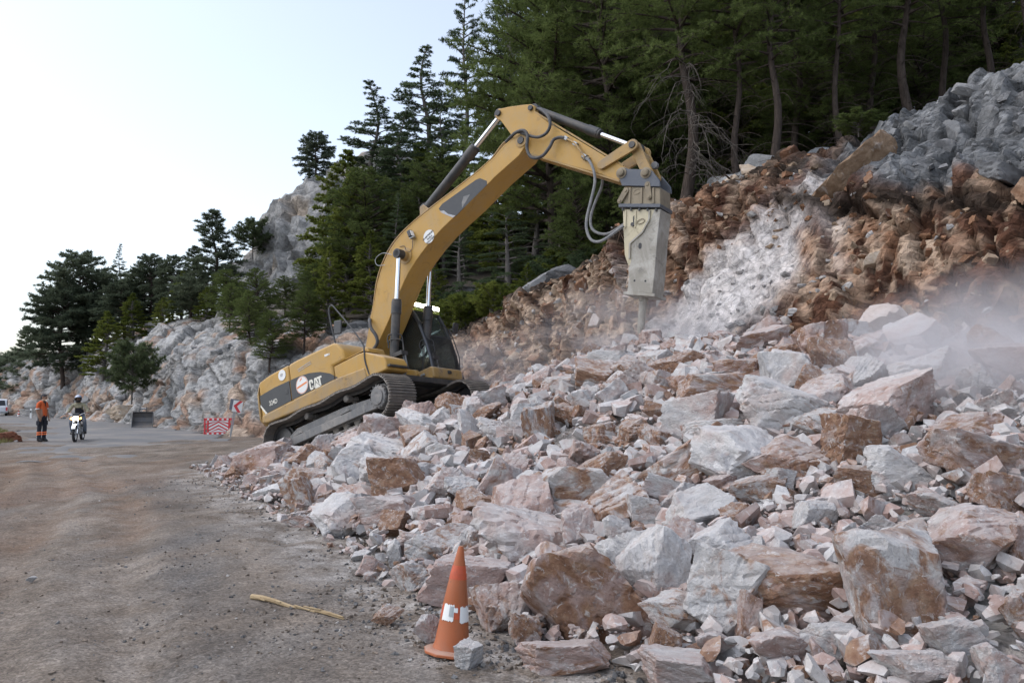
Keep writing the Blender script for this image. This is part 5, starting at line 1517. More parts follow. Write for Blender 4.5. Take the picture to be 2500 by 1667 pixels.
for a, c in (((7.84, 3.15), (7.66, 3.00)), ((8.31, 3.07), (8.28, 2.82))):
    b = UB(); plate(b, a, c, .06, .055, -.325, .035); b.cyl((c[0], -.36, c[1]), (c[0], -.29, c[1]), .03); b.cyl((a[0], -.36, a[1]), (a[0], -.29, a[1]), .03)
    b.build('tie_strap', M['hammer_tan'], mt, .004)
fl = UB().prism([(7.62, 2.955), (8.47, 2.58), (8.44, 2.51), (7.595, 2.885)], -.335, .335).build('breaker_flange', M['bracket'], EX, .01)
for t in (.1, .3, .5, .7, .9):
    x, z = 7.60 + .84 * t, 2.87 - .375 * t
    UB().cyl((x, -.31, z), (x - .022, -.31, z - .05), .022, n=6).build('flange_bolt', M['steel_dark'], fl)
up_ = UB().prism([(7.66, 2.83), (8.41, 2.50), (8.19, 1.95), (8.02, 1.46), (7.48, 1.66), (7.46, 1.90), (7.56, 2.40)], -.275, .275)
body = up_.build('breaker_housing', M['hammer_cream'], EX, .015)
lowb = UB().prism([(8.395, 2.50), (8.30, 2.54), (8.14, 2.33), (7.93, 2.16), (7.66, 2.06), (7.56, 1.72), (7.47, 1.60), (7.44, 1.44), (7.33, 1.16), (7.82, .95), (8.03, 1.46), (8.20, 1.95)], -.285, .285)
lowb.build('lower_housing', M['hammer_grey'], body, .012)
UB().prism([(8.36, 2.52), (8.43, 2.49), (8.21, 1.94), (8.04, 1.45), (7.84, .94), (7.79, .97)], -.29, .29).build('front_plate', M['hammer_grey'], body, .01)
UB().prism([(7.27, 1.19), (7.89, .92), (7.87, .86), (7.25, 1.13)], -.31, .31).build('bottom_plate', M['hammer_grey'], body, .008)
rb = UB()
rp_ = [(8.21, 2.56), (8.15, 2.38), (7.95, 2.19), (7.64, 2.08), (7.55, 1.78)]
for a, b_ in zip(rp_, rp_[1:]): rb.bar((a[0], -.30, a[1]), (b_[0], -.30, b_[1]), .035, .03, up=(0, 1, 0))
rb.build('wear_rib', M['hammer_grey'], body, .005)
rb = UB()
for x in (7.72, 7.92): rb.bar((x, -.285, 2.79 - (x - 7.66) * .44), (x - .10, -.285, 2.79 - (x - 7.66) * .44 - .33), .03, .03, up=(0, 1, 0))
rb.build('gusset', M['hammer_cream'], body, .004)
def slot(x, z, w, h):
    c = Vector((x, 0, z)); d = Vector((.30, 0, .95)).normalized(); n = Vector((d.z, 0, -d.x)); pts = []
    for k in range(9):
        t = math.pi * k / 8; v = c + d * (h - w) + n * (w * math.cos(t)) + d * (w * math.sin(t)); pts.append((v.x, v.z))
    for k in range(9):
        t = math.pi + math.pi * k / 8; v = c - d * (h - w) + n * (w * math.cos(t)) + d * (w * math.sin(t)); pts.append((v.x, v.z))
    UB().prism(pts, -.292, -.25).build('slot', M['black_print'], body)
slot(7.855, 2.52, .032, .075); slot(7.83, 1.95, .032, .06)
UB().cyl((7.79, -.31, 2.43), (7.79, -.26, 2.43), .04, n=14).build('plug', M['steel_dark'], body)
for x, z in ((7.54, 1.32), (7.76, 1.23)):
    UB().cyl((x, -.2875, z), (x, -.28, z), .022, n=12).build('bolt_hole', M['black_print'], body)
for x, z, sc_ in ((7.97, 2.42, 1.0), (8.05, 3.04, 1.0)):
    b = UB()
    for k in range(24):
        t0, t1 = 2 * math.pi * k / 24, 2 * math.pi * (k + 1) / 24
        b.bar((x + .085 * math.cos(t0), -.288, z + .045 * math.sin(t0)), (x + .085 * math.cos(t1), -.288, z + .045 * math.sin(t1)), .012, .012, up=(0, 1, 0))
    b.build('oval_badge', M['hammer_tan'], body if z < 2.8 else mt)
UB().lathe((7.56, 0, 1.05), (-.255, 0, -.665), [(-.2, .10), (.12, .10), (.13, .078), (.55, .074), (.72, .066), (.80, .03), (.82, .008)], 18).build('chisel', M['hammer_grey'], EX)

# rocks the near track has pressed into
bpy.context.view_layer.update()
r_ = np.random.default_rng(64)
for k, (lx, ly, lz, sz) in enumerate(((-1.15, -2.0, -.24, .20), (-.3, -2.0, -.22, .20), (.5, -2.02, -.22, .24), (1.3, -2.0, -.18, .24), (2.1, -1.95, -.14, .24), (2.6, -1.30, -.08, .24), (2.65, -.6, -.1, .22))):
    p = EX.matrix_world @ Vector((lx, ly, lz))
    o = place_rock('limestone_rock', PROTO[(k * 3 + 1) % 16], p, sz * np.array([1.25, .9, .8]), (r_.uniform(-.3, .3), r_.uniform(-.4, .1), r_.uniform(0, 6.28)), (r_.uniform(.1, .5), r_.uniform(.2, .7), r_.uniform(.5, .62)))
    tag(o, f'{ORD[k]}rock from the left wedged against the near track' if k else 'first rock from the left wedged against the near track', 'rock', 'rocks pressed against the near track')
# ------------------------------------------------------------------ trees
def unit(v): return v / (np.linalg.norm(v, axis=-1, keepdims=True) + 1e-9)
def needles(pos, dr, L, w, K, spread, g):
    n = len(pos)
    p = np.repeat(pos, K, 0); d = np.repeat(dr, K, 0)
    d = unit(d + spread * g.normal(size=d.shape))
    side = unit(np.cross(d, g.normal(size=d.shape)))
    ln = (L * g.uniform(.65, 1.15, len(p)))[:, None]
    b = p + d * .01
    V = np.stack([b - side * w / 2, b + side * w / 2, b + d * ln * .6 + side * w * .35, b + d * ln], 1)
    k = np.arange(len(p))[:, None] * 4
    F = np.concatenate([k + np.array([[0, 1, 2]]), k + np.array([[0, 2, 3]])], 0)
    return V.reshape(-1, 3), F
class Tree:
    def __init__(s, seed): s.g = np.random.default_rng(seed); s.w = MB(); s.tp = []; s.td = []
    def limb(s, pts, r0, r1, n=6):
        s.w.tube(pts, [r0, r1], n, False)
    def tuft(s, p, d): s.tp.append(p); s.td.append(d)
def bend(p0, dh, L, rise, droop, n=6):
    out = []
    for k in range(n + 1):
        t = k / n
        out.append(p0 + dh * (L * t) + np.array([0, 0, L * (rise * t - droop * t * t)]))
    return out
def conifer(seed, H, Rm, z0, shape, nbr, rise, droop, rt, twigs, spacing, flat, tuft, bark, leaf, dead=0, lean=.02, tw=.34, inner=.30):
    t = Tree(seed); g = t.g
    ln = g.normal(size=2) * lean * H
    def axis(h): return np.array([ln[0] * (h / H) ** 1.6 + .012 * H * math.sin(h * .9 + seed), ln[1] * (h / H) ** 1.6 + .012 * H * math.cos(h * .7), h])
    t.limb([axis(H * k / 14) - np.array([0, 0, .5 if k == 0 else 0]) for k in range(15)], rt, rt * .08, 9)
    az = g.uniform(0, 6.28)
    for i in range(nbr):
        f = (i + g.uniform(0, .8)) / nbr
        h = H * (z0 + (1 - z0) * f ** .9)
        az += 2.399 + g.normal() * .35
        L = Rm * shape(f) * g.uniform(.7, 1.12)
        if L < .12: L = .12
        dh = np.array([math.cos(az), math.sin(az), 0])
        rs, dp = rise(f) + g.normal() * .08, droop(f)
        B = bend(axis(min(h, H * .985)), dh, L, rs, dp)
        t.limb(B, max(.012, .035 * L ** .8), .006, 5)
        side = np.array([-dh[1], dh[0], 0])
        nt_ = max(2, int(twigs * L / Rm + 1))
        for j in range(nt_):
            for sg in (-1, 1):
                u = inner + (1 - inner) * (j + g.uniform(0, .9)) / nt_
                b = B[0] + dh * (L * u) + np.array([0, 0, L * (rs * u - dp * u * u)])
                l2 = L * tw * (1.15 - .75 * u) * g.uniform(.6, 1.2)
                d = unit(dh * g.uniform(.5, .9) + side * sg * g.uniform(.6, 1.0) + np.array([0, 0, (rs - 2 * dp * u) * .6 + g.normal() * flat]))
                e = b + d * l2 + np.array([0, 0, -dp * l2 * .4])
                t.limb([b, (b + e) / 2 + np.array([0, 0, .02 * l2]), e], .010, .004, 3)
                m = max(1, int(l2 / spacing))
                for q_ in range(m + 1):
                    w_ = (q_ + .6) / (m + .6)
                    t.tuft(b + (e - b) * w_ + g.normal(size=3) * np.array([.03, .03, .02]), d)
        t.tuft(B[-1], dh + np.array([0, 0, .4])); t.tuft(B[-2], dh + np.array([0, 0, .4]))
    for k in range(6): t.tuft(axis(H * (1 - .012 * k)), np.array([0, 0, 1.0]) + g.normal(size=3) * .3)
    for k in range(dead):
        h = H * g.uniform(.04, z0 + .12); a_ = g.uniform(0, 6.28); L = g.uniform(.5, 1.0) * Rm * .75
        dh = np.array([math.cos(a_), math.sin(a_), 0])
        B = bend(axis(h), dh, L, g.uniform(.05, .35), g.uniform(.3, .75), 7)
        t.limb(B, .022, .005, 5)
        for j in range(9):
            u = g.uniform(.3, 1); b = B[0] + (B[-1] - B[0]) * 0 + np.array(B[min(int(u * 7), 7)])
            e = b + unit(dh * .6 + g.normal(size=3) * .5 + np.array([0, 0, -.35])) * g.uniform(.25, .8)
            t.limb([b, (b + e) / 2 + g.normal(size=3) * .05 + np.array([0, 0, .06]), e], .007, .003, 3)
    tp, td = np.array(t.tp), unit(np.array(t.td) + np.array([0, 0, tuft.get('up', .3)]))
    V, F = needles(tp, td, tuft['L'], tuft['w'], tuft['K'], tuft['s'], g)
    cm = tri_mesh('crown', V, F, False); cm.materials.append(M[leaf])
    tm = t.w.mesh('trunk', 60); tm.materials.append(M[bark])
    return tm, cm, H
TP = {}
pine_t = dict(L=.20, w=.022, K=15, s=.75, up=.45)
TP['tall_pine'] = conifer(11, 14, 3.6, .42, lambda f: (.55 + .45 * math.sin(math.pi * min(1, f * .95 + .1))) * (1 - f ** 3 * .75), 62, lambda f: .12 + .35 * f, lambda f: .18 - .1 * f, .27, 9, .17, .42, pine_t, 'bark', 'pine', dead=26, lean=.03)
TP['dark_pine'] = conifer(12, 15, 3.2, .40, lambda f: (.75 + .25 * math.sin(math.pi * f)) * (1 - f ** 3 * .7), 54, lambda f: .1 + .4 * f, lambda f: .2 - .1 * f, .21, 9, .18, .45, pine_t, 'bark', 'pine', dead=34, lean=.03)
TP['low_pine'] = conifer(13, 10, 3.4, .20, lambda f: (.8 + .2 * math.sin(math.pi * f)) * (1 - f ** 2.2 * .85), 92, lambda f: .2 + .5 * f, lambda f: .15, .17, 11, .16, .5, pine_t, 'bark', 'pine', dead=5)
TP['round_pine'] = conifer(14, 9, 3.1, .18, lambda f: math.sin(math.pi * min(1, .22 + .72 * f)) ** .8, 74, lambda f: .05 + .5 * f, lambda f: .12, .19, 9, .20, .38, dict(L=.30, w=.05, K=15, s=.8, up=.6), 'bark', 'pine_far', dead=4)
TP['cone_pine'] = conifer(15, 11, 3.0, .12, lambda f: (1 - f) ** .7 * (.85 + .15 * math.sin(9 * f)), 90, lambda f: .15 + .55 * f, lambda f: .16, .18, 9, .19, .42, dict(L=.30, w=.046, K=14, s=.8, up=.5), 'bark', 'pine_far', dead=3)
ced_t = dict(L=.11, w=.026, K=13, s=1.0, up=.35)
TP['slim_cedar'] = conifer(16, 15, 2.3, .16, lambda f: (1 - f) ** .62 * (.8 + .2 * math.sin(13 * f)), 104, lambda f: .06 + .5 * f, lambda f: .22 - .1 * f, .19, 14, .085, .07, ced_t, 'bark_grey', 'cedar', dead=4, tw=.44)
TP['wide_cedar'] = conifer(17, 15, 4.2, .14, lambda f: (1 - f) ** .55 * (.82 + .18 * math.sin(11 * f)), 80, lambda f: .10 + .45 * f, lambda f: .24 - .08 * f, .32, 16, .10, .05, dict(L=.13, w=.03, K=12, s=1.0, up=.35), 'bark_grey', 'cedar', dead=8, tw=.32)
jun_t = dict(L=.17, w=.062, K=11, s=.6, up=.9)
TP['juniper'] = conifer(18, 8.5, 2.6, .04, lambda f: (1 - f) ** .8 * (.8 + .3 * abs(math.sin(7 * f))), 104, lambda f: .25 + .5 * f, lambda f: .16, .2, 10, .12, .22, jun_t, 'bark_grey', 'juniper', dead=0, inner=.4)
TP['low_cedar'] = conifer(19, 6.5, 3.4, .22, lambda f: (.9 - .5 * f), 30, lambda f: .05 + .3 * f, lambda f: .18, .34, 18, .09, .04, dict(L=.09, w=.022, K=13, s=1.0, up=.4), 'bark_grey', 'cedar', dead=14, tw=.34)
TP['bush'] = conifer(20, 2.2, 1.3, .03, lambda f: math.sin(math.pi * min(1, .3 + .6 * f)), 44, lambda f: .5 + .6 * f, lambda f: .1, .04, 8, .09, .5, dict(L=.17, w=.026, K=13, s=.8, up=.5), 'bark_grey', 'shrub', dead=0)
def plant(kind, name, x, y, ztop, label, group=None, width=1.0, rz=None, base=None, cat='tree', leaf=None):
    tm, cm, H = TP[kind]
    zb = (height(x, y) if base is None else base) - .25
    k = (ztop - zb) / H
    e = empty(name, (x, y, zb), (x * 7.3 + y * 3.1) % 6.28 if rz is None else rz)
    e.scale = (k * width, k * width, k)
    link('trunk', tm, None, e)
    c = link('crown', cm, None, e)
    if leaf:
        c.material_slots[0].link = 'OBJECT'; c.material_slots[0].material = M[leaf]
    tag(e, label, cat, group)
    return e
def up(u, v, d):            # where a treetop stands, worked out once from the photograph's survey
    return (u - 1250) / 2000 * d, d, 1.77 + (961 - v) / 2000 * d
def T(kind, name, u, v, d, label, group=None, width=1.0, rz=None, base=None, cat='tree', leaf=None):
    x, y, z = up(u, v, d)
    return plant(kind, name, x, y, z, label, group, width, rz, base, cat, leaf)
NTH = ['first', 'second', 'third', 'fourth', 'fifth', 'sixth', 'seventh', 'eighth', 'ninth', 'tenth', 'eleventh', 'twelfth', 'thirteenth', 'fourteenth', 'fifteenth', 'sixteenth', 'seventeenth', 'eighteenth', 'nineteenth', 'twentieth', 'twenty-first', 'twenty-second', 'twenty-third', 'twenty-fourth', 'twenty-fifth', 'twenty-sixth', 'twenty-seventh', 'twenty-eighth', 'twenty-ninth', 'thirtieth', 'thirty-first', 'thirty-second', 'thirty-third', 'thirty-fourth']
G1 = 'conifers along the skyline on the left'; G2 = 'tall cedars behind the excavator'; G3 = 'pines of the dark wood above the bank'
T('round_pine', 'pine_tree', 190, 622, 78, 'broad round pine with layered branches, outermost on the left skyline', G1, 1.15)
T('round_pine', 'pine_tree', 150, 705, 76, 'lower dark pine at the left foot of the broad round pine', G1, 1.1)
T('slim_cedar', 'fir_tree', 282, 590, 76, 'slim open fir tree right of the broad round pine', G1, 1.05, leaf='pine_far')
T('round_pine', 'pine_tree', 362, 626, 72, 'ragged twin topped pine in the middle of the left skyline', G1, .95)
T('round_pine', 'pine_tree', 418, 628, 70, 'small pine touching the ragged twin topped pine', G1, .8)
T('juniper', 'juniper_tree', 322, 715, 68, 'olive green juniper below the slim fir tree', G1, 1.3)
T('juniper', 'juniper_tree', 395, 725, 64, 'wide olive juniper growing on the cliff top', G1, 1.4)
T('juniper', 'juniper_tree', 255, 760, 66, 'dark juniper under the broad round pine', G1, 1.3)
T('cone_pine', 'pine_tree', 520, 512, 60, 'tall dark pine with a forked top before the crag', G1, 1.55)
T('cone_pine', 'pine_tree', 465, 600, 62, 'dark pine on the left shoulder of the forked pine', G1, 1.4)
T('juniper', 'juniper_tree', 500, 700, 56, 'dark juniper at the foot of the forked pine', G1, 1.4)
T('low_pine', 'pine_tree', 630, 655, 42, 'bushy green pine with a bare trunk left of the counterweight', G1, 1.05)
T('low_pine', 'pine_tree', 748, 610, 46, 'bushy green pine filling the gap below the crag', G1, .95)
T('low_pine', 'pine_tree', 560, 690, 48, 'low bushy pine on the cliff left of the bare trunk pine', G1, 1.0)
T('low_pine', 'pine_tree', 760, 640, 40, 'soft green pine half hidden behind the excavator hood', G1, .9)
T('juniper', 'juniper_tree', 845, 412, 40, 'bright yellow green juniper cone behind the excavator mirror', G2, .92)
T('juniper', 'juniper_tree', 905, 560, 37, 'dense juniper directly behind the lower boom', G2, 1.1)
T('juniper', 'juniper_tree', 800, 600, 37, 'olive juniper left of the bright juniper cone', G2, 1.0)
T('round_pine', 'pine_tree', 765, 318, 84, 'spreading pine standing on top of the limestone crag', G1, 1.05, base=23.2)
T('bush', 'shrub', 612, 545, 78, 'dark shrub on the left shoulder of the crag', None, 1.2, base=15.5, cat='shrub')
T('slim_cedar', 'cedar_tree', 915, 180, 47, 'slender cedar with a pointed top, left one of the pair behind the boom', G2, 1.8)
T('slim_cedar', 'cedar_tree', 1022, 82, 49, 'taller slender cedar, right one of the pair behind the boom', G2, 1.75)
T('slim_cedar', 'cedar_tree', 968, 260, 44, 'shorter cedar between the two slender cedars', G2, 1.9)
T('slim_cedar', 'cedar_tree', 1085, 320, 40, 'cedar with grey trunk just above the boom', G2, 1.15)
T('wide_cedar', 'cedar_tree', 1235, -90, 41, 'great spreading cedar with drooping tiers above the boom knuckle', G2, .70)
T('wide_cedar', 'cedar_tree', 1135, -50, 46, 'tall cedar with ragged drooping tiers at the left end of the dark wood', G2, .62)
T('wide_cedar', 'cedar_tree', 1070, 250, 46, 'dark cedar filling the shade behind the boom', G2, .85)
T('wide_cedar', 'cedar_tree', 1290, 130, 37, 'cedar seen below the stick and above the boom', G2, .8)
T('low_cedar', 'cedar_tree', 1240, 520, 31, 'old low cedar with a thick leaning trunk below the boom', G2, 1.0)
T('low_cedar', 'cedar_tree', 1120, 560, 33, 'low flat cedar just above the cab roof', G2, .9)
T('juniper', 'juniper_tree', 1060, 640, 33, 'small yellow green juniper behind the cab', G2, 1.2)
T('juniper', 'juniper_tree', 1180, 690, 30.5, 'low green juniper on the turf edge right of the cab', G2, 1.5)
for k, (u, v, d, kd, lab) in enumerate(((985, 470, 41, 'juniper', 'olive juniper in the shade left of the lift pin'), (1010, 560, 36, 'juniper', 'dense juniper right of the lower boom'), (1130, 430, 39, 'slim_cedar', 'cedar crown seen under the arch of the boom'), (1215, 380, 38, 'juniper', 'dark juniper under the boom decal'), (1310, 470, 35, 'low_cedar', 'flat cedar branches under the boom tip'), (1370, 560, 30, 'low_cedar', 'flat cedar sprays on the edge of the cut left of the breaker'), (1440, 500, 31, 'juniper', 'dark juniper behind the breaker hoses'), (1290, 640, 29, 'juniper', 'low juniper spray hanging over the cut'), (740, 700, 36, 'low_pine', 'green pine boughs just above the engine hood'), (660, 760, 36, 'low_pine', 'pine boughs behind the counterweight'), (1560, 420, 27, 'low_pine', 'small pine left of the breaker housing'), (1520, 330, 30, 'wide_cedar', 'dark cedar behind the stick end'))):
    T(kd, 'juniper_tree' if kd == 'juniper' else ('pine_tree' if 'pine' in kd else 'cedar_tree'), u, v, d, lab, G2, 1.15)
T('tall_pine', 'pine_tree', 1690, -330, 25.5, 'near pine with a thick scaly trunk and bare arching twigs', G3, 1.0, rz=.4)
T('tall_pine', 'pine_tree', 1500, -180, 30, 'pine with bright needle brushes above the breaker cylinder', G3, 1.1, rz=2.0)
T('low_pine', 'pine_tree', 1340, -80, 33, 'dense pine with hanging boughs above the stick', G3, 1.1)
T('low_pine', 'pine_tree', 1480, 220, 29, 'young pine behind the breaker hoses', G3, 1.0)
T('low_pine', 'pine_tree', 1420, 420, 28, 'small pine under the stick', G3, 1.1)
T('low_pine', 'pine_tree', 1590, 120, 31, 'pine boughs between the stick end and the near trunk', G3, 1.0)
for k, (u, v, d, kd, w_) in enumerate(((1810, -300, 25, 'dark_pine', .9), (1905, -260, 24, 'tall_pine', .9), (1960, -280, 28, 'dark_pine', 1.0), (2060, -300, 24.5, 'dark_pine', .9), (2150, -330, 27, 'dark_pine', 1.0), (2230, -350, 25, 'tall_pine', 1.0), (2330, -380, 27, 'dark_pine', 1.0), (2440, -420, 26, 'dark_pine', 1.0), (2540, -420, 24, 'tall_pine', 1.0))):
    T(kd, 'pine_tree', u, v, d, ['first', 'second', 'third', 'fourth', 'fifth', 'sixth', 'seventh', 'eighth', 'ninth'][k] + ' dark trunk right of the near pine above the bank', G3, w_)
g_ = np.random.default_rng(41)
for k in range(22):
    d = g_.uniform(33, 46); u = 840 + 680 * ((k + g_.uniform(-.4, .4)) / 21)
    kd = ('juniper', 'wide_cedar', 'low_pine', 'juniper', 'slim_cedar')[k % 5]
    T(kd, 'forest_tree', u, g_.uniform(330, 560), d, NTH[k] + ' conifer from the left in the shaded thicket behind the boom', 'trees of the thicket behind the boom', 1.25)
for k in range(20):
    d = g_.uniform(27, 40); u = 1620 + 1000 * ((k + g_.uniform(-.4, .4)) / 19)
    T(('low_pine', 'juniper')[k % 2], 'forest_tree', u, g_.uniform(-60, 170), d, NTH[k] + ' undergrowth conifer from the left among the trunks above the bank', 'undergrowth trees above the bank', 1.3)
for k, (u, v, d, kd, lab) in enumerate(((548, 655, 52, 'low_pine', 'bushy pine in front of the forked pine'), (695, 672, 44, 'low_pine', 'bushy pine in front of the crag foot'), (610, 720, 40, 'low_pine', 'full green pine boughs over the cliff end'), (440, 660, 66, 'juniper', 'dark juniper filling the gap right of the ragged pine'), (345, 660, 74, 'round_pine', 'round pine behind the olive juniper'), (300, 690, 72, 'round_pine', 'round pine right of the slim fir'), (230, 680, 80, 'round_pine', 'round pine right behind the broad round pine'), (480, 640, 64, 'cone_pine', 'dark pine between the forked pine and the junipers'))):
    T(kd, 'juniper_tree' if kd == 'juniper' else 'pine_tree', u, v, d, lab, G1, 1.3)
g_ = np.random.default_rng(31)
for k in range(34):
    d = g_.uniform(33, 52); u = 1390 + 1260 * ((k + g_.uniform(-.3, .3)) / 33)
    kd = ('dark_pine', 'low_pine', 'wide_cedar')[int(g_.integers(3))]
    T(kd, 'forest_tree', u, -160 + g_.uniform(-260, 100), d, NTH[k] + ' conifer from the left deep in the dark hillside wood', 'trees deep in the wood', .95)
# far left
for u, v, d, lab in ((22, 868, 112, 'pale distant tree at the very left edge'), (62, 795, 118, 'pale pointed distant tree left of the broad round pine'), (105, 845, 108, 'pale distant tree right of the pointed one')):
    T('cone_pine', 'distant_tree', u, v, d, lab, 'pale distant trees on the left', 1.5, base=3.0, leaf='shrub')
for k, (u, v, d) in enumerate(((-10, 880, 94), (10, 935, 86), (25, 905, 88), (50, 935, 85), (60, 900, 90), (85, 930, 85), (95, 895, 88), (118, 905, 86))):
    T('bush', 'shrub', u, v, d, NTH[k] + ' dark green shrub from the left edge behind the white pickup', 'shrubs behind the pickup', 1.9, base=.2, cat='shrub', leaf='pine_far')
T('bush', 'shrub', 322, 855, 46, 'airy green bush growing out of the grey cliff', None, 1.05, base=2.0, cat='shrub')
T('bush', 'shrub', 300, 880, 49, 'smaller bush beside the airy bush on the cliff', None, 1.0, base=2.6, cat='shrub')
for k, (u, v, d, b_) in ((2, (2110, 262, 19.0, 8.4)),):
    T('bush', 'shrub', u, v + 6, d, ('green grass clump on the ledge under the tan slab', 'pine seedling on the ledge of the bank', 'little pine seedling on the crest of the bank')[k], None, 2.2, base=1.77 + (961 - v - 26) / 2000 * d, cat='plant', leaf='pine')
g_ = np.random.default_rng(19)
for k in range(18):
    d = g_.uniform(27.5, 33); u = 1010 + 480 * (k + g_.uniform(-.3, .3)) / 17
    x = (u - 1250) / 2000 * d
    plant('bush', 'shrub', x, d, height(x, d) + g_.uniform(.5, 1.1), NTH[k] + ' low bush from the left on the turf above the cut', 'low bushes above the cut', 1.5, None, None, 'shrub', ('cedar', 'juniper', 'pine')[k % 3])
# arching dead branches of the near pine, bare and grey
g_ = np.random.default_rng(77)
db = MB()
bx_, by_ = (1690 - 1250) / 2000 * 25.0, 25.0
for k in range(30):
    h = g_.uniform(8.3, 12.0); az = g_.uniform(-2.9, .2)
    p = np.array([bx_, by_ - .1, h]); L = g_.uniform(.5, 2.1)
    dh = np.array([math.cos(az), math.sin(az) * .8, 0])
    P_ = [p + dh * L * t + np.array([0, 0, L * (.5 * t - 1.3 * t * t)]) + g_.normal(size=3) * .05 for t in np.linspace(0, 1, 8)]
    db.tube([Vector(q_) for q_ in P_], [g_.uniform(.012, .024), .004], 4, False)
    for j in range(8):
        b = P_[int(g_.integers(2, 8))]; e = b + unit(dh * .3 + g_.normal(size=3) * .45 + np.array([0, 0, -.9])) * g_.uniform(.3, .9)
        db.tube([Vector(b), Vector((b + e) / 2 + dh * .10), Vector(e)], [.006, .003], 3, False)
np_ = [o for o in bpy.data.objects if o.get('label', '').startswith('near pine with a thick')][0]
d_o = db.build('dead_branches', M['dead'])
d_o.parent = np_
bpy.context.view_layer.update()
d_o.matrix_parent_inverse = np_.matrix_world.inverted()
# dry grass on the verge
g_ = np.random.default_rng(5)
P_ = []
while len(P_) < 2600:
    y = g_.uniform(23, 60); x = g_.uniform(-.68, -.46) * y
    s, q = to_sq(x, y)
    if q > float(verge_edge(s)) - .3 or vnoise(np.array([[x, y, 0]]), .35, 3)[0] < -.15: continue
    P_.append((x, y, 0))
P_ = np.array(P_); P_[:, 2] = ground_z(P_)
V, F = needles(P_, np.tile([0, 0, 1.0], (len(P_), 1)), .22, .014, 7, .35, g_)
me = tri_mesh('grass', V, F); 
tag(link('grass', me, M['grass']), 'dry yellow green grass on the verge behind the man', 'grass', kind='stuff')
# ------------------------------------------------------------------ small things on and beside the road
def gz(x, y): return float(ground_z(np.array([[x, y, 0.0]]))[0])
# foreground cone
C0 = empty('traffic_cone', (-.42, 5.76, gz(-.42, 5.76)))
C0.rotation_euler = (R(-2), R(6.0), .3)
C0.scale = (.96, .96, .98)
tag(C0, 'tall faded orange traffic cone with torn white tape standing by the rubble', 'traffic cone')
MB().lathe((0, 0, .02), (0, 0, 1), [(0, .140), (.02, .133), (.05, .124), (.30, .090), (.31, .0905), (.52, .058), (.66, .028), (.70, .020), (.712, .015), (.713, .003)], 36).build('cone_body', M['cone_orange'], C0, angle=40)
bs = MB()
bs.lathe((0, 0, 0), (0, 0, 1), [(0, .20), (.018, .20), (.03, .18), (.035, .145), (.02, .10)], 10)
bs.build('base', M['cone_orange'], C0, .004)
def cone_r(z): return float(np.interp(z, [.02, .07, .32, .54, .68, .73], [.135, .124, .090, .058, .028, .015]))
def cone_patch(name, mat, a0, a1, z0, z1, off, jag, seed):
    g = np.random.default_rng(seed); n, m = 16, 8
    vs = []
    for i in range(n + 1):
        t = i / n; a = a0 + (a1 - a0) * t
        lo, hi = z0 + g.uniform(0, jag), z1 - g.uniform(0, jag)
        for j in range(m + 1):
            z = lo + (hi - lo) * j / m; r = cone_r(z) + off
            vs.append((r * math.cos(a), r * math.sin(a), z))
    fs = [(i * (m + 1) + j, (i + 1) * (m + 1) + j, (i + 1) * (m + 1) + j + 1, i * (m + 1) + j + 1) for i in range(n) for j in range(m)]
    return MB().add(vs, fs).build(name, M[mat], C0)
M['cone_deep'] = m_simple('unfaded_cone_red', (.50, .075, .022), .5, 0, (.25, .06, .03), .5, 12)
cone_patch('unfaded_band', 'cone_deep', 0, 6.283, .245, .345, .002, 0, 1)
cone_patch('unfaded_band', 'cone_deep', 0, 6.283, .505, .60, .002, 0, 2)
cone_patch('tape', 'white_print', R(200), R(252), .225, .345, .004, .012, 3)
cone_patch('tape', 'white_print', R(247), R(268), .285, .325, .0045, .008, 4)
cone_patch('tape', 'white_print', R(278), R(338), .215, .335, .004, .015, 5)
cone_patch('tape', 'metal_post', R(232), R(250), .255, .335, .0055, .01, 6)
# splintered wood
wd = MB()
a, b = Vector((-2.23, 7.15, gz(-2.23, 7.15) + .02)), Vector((-1.33, 6.58, gz(-1.33, 6.58) + .015))
d = b - a
g_ = np.random.default_rng(3)
pts = [a + d * t + Vector((0, 0, .012 * math.sin(t * 9))) for t in np.linspace(0, 1, 9)]
wd.tube(pts, [.024, .007], 7, False)
for k in range(11):
    t = g_.uniform(0, .85); p = a + d * t + Vector((g_.normal() * .014, g_.normal() * .014, g_.uniform(.0, .02)))
    wd.bar(p, p + d * g_.uniform(.12, .35) + Vector((g_.normal() * .015, g_.normal() * .015, g_.normal() * .01)), g_.uniform(.006, .016), .008)
tag(wd.build('wood_splinter', M['wood'], None), 'long split piece of pale wood lying on the dirt left of the cone', 'wood')
# chevron signs
def sign_post(name, x, y, lean, ztop, label, w, h, dx, front, rz):
    e = empty(name, (x, y, gz(x, y)), rz); e.rotation_euler = (0, R(lean), rz)
    MB().bar((0, .03, -.2), (0, .03, ztop + h / 2), .05, .04).build('post', M['metal_post'], e, .004)
    p = MB().box((dx, 0, ztop), (w, .02, h)).build('panel', M['white_print'] if front else M['sign_back'], e, .006)
    if front:
        c = MB(); y_ = -.013
        t = [(.5, .5), (.12, .5), (-.40, .02), (.02, -.5), (.40, -.5), (-.02, .0)]
        c.prism([(dx + w * u, ztop + h * v) for u, v in ((.46, .5), (.10, .5), (-.42, .02), (.08, -.5), (.44, -.5), (-.06, .02))], y_ - .002, y_ + .004)
        c.build('chevron', M['red_print'], p)
    return tag(e, label, 'road sign')
sign_post('chevron_sign', -11.42, 33.4, 9.5, 1.28, 'white road sign with a red chevron on a leaning post behind the counterweight', .38, .46, .04, True, .25)
sign_post('chevron_sign', -11.75, 34.3, 7, 1.32, 'grey sign panel seen from behind left of the red chevron sign', .34, .46, -.02, False, .2)
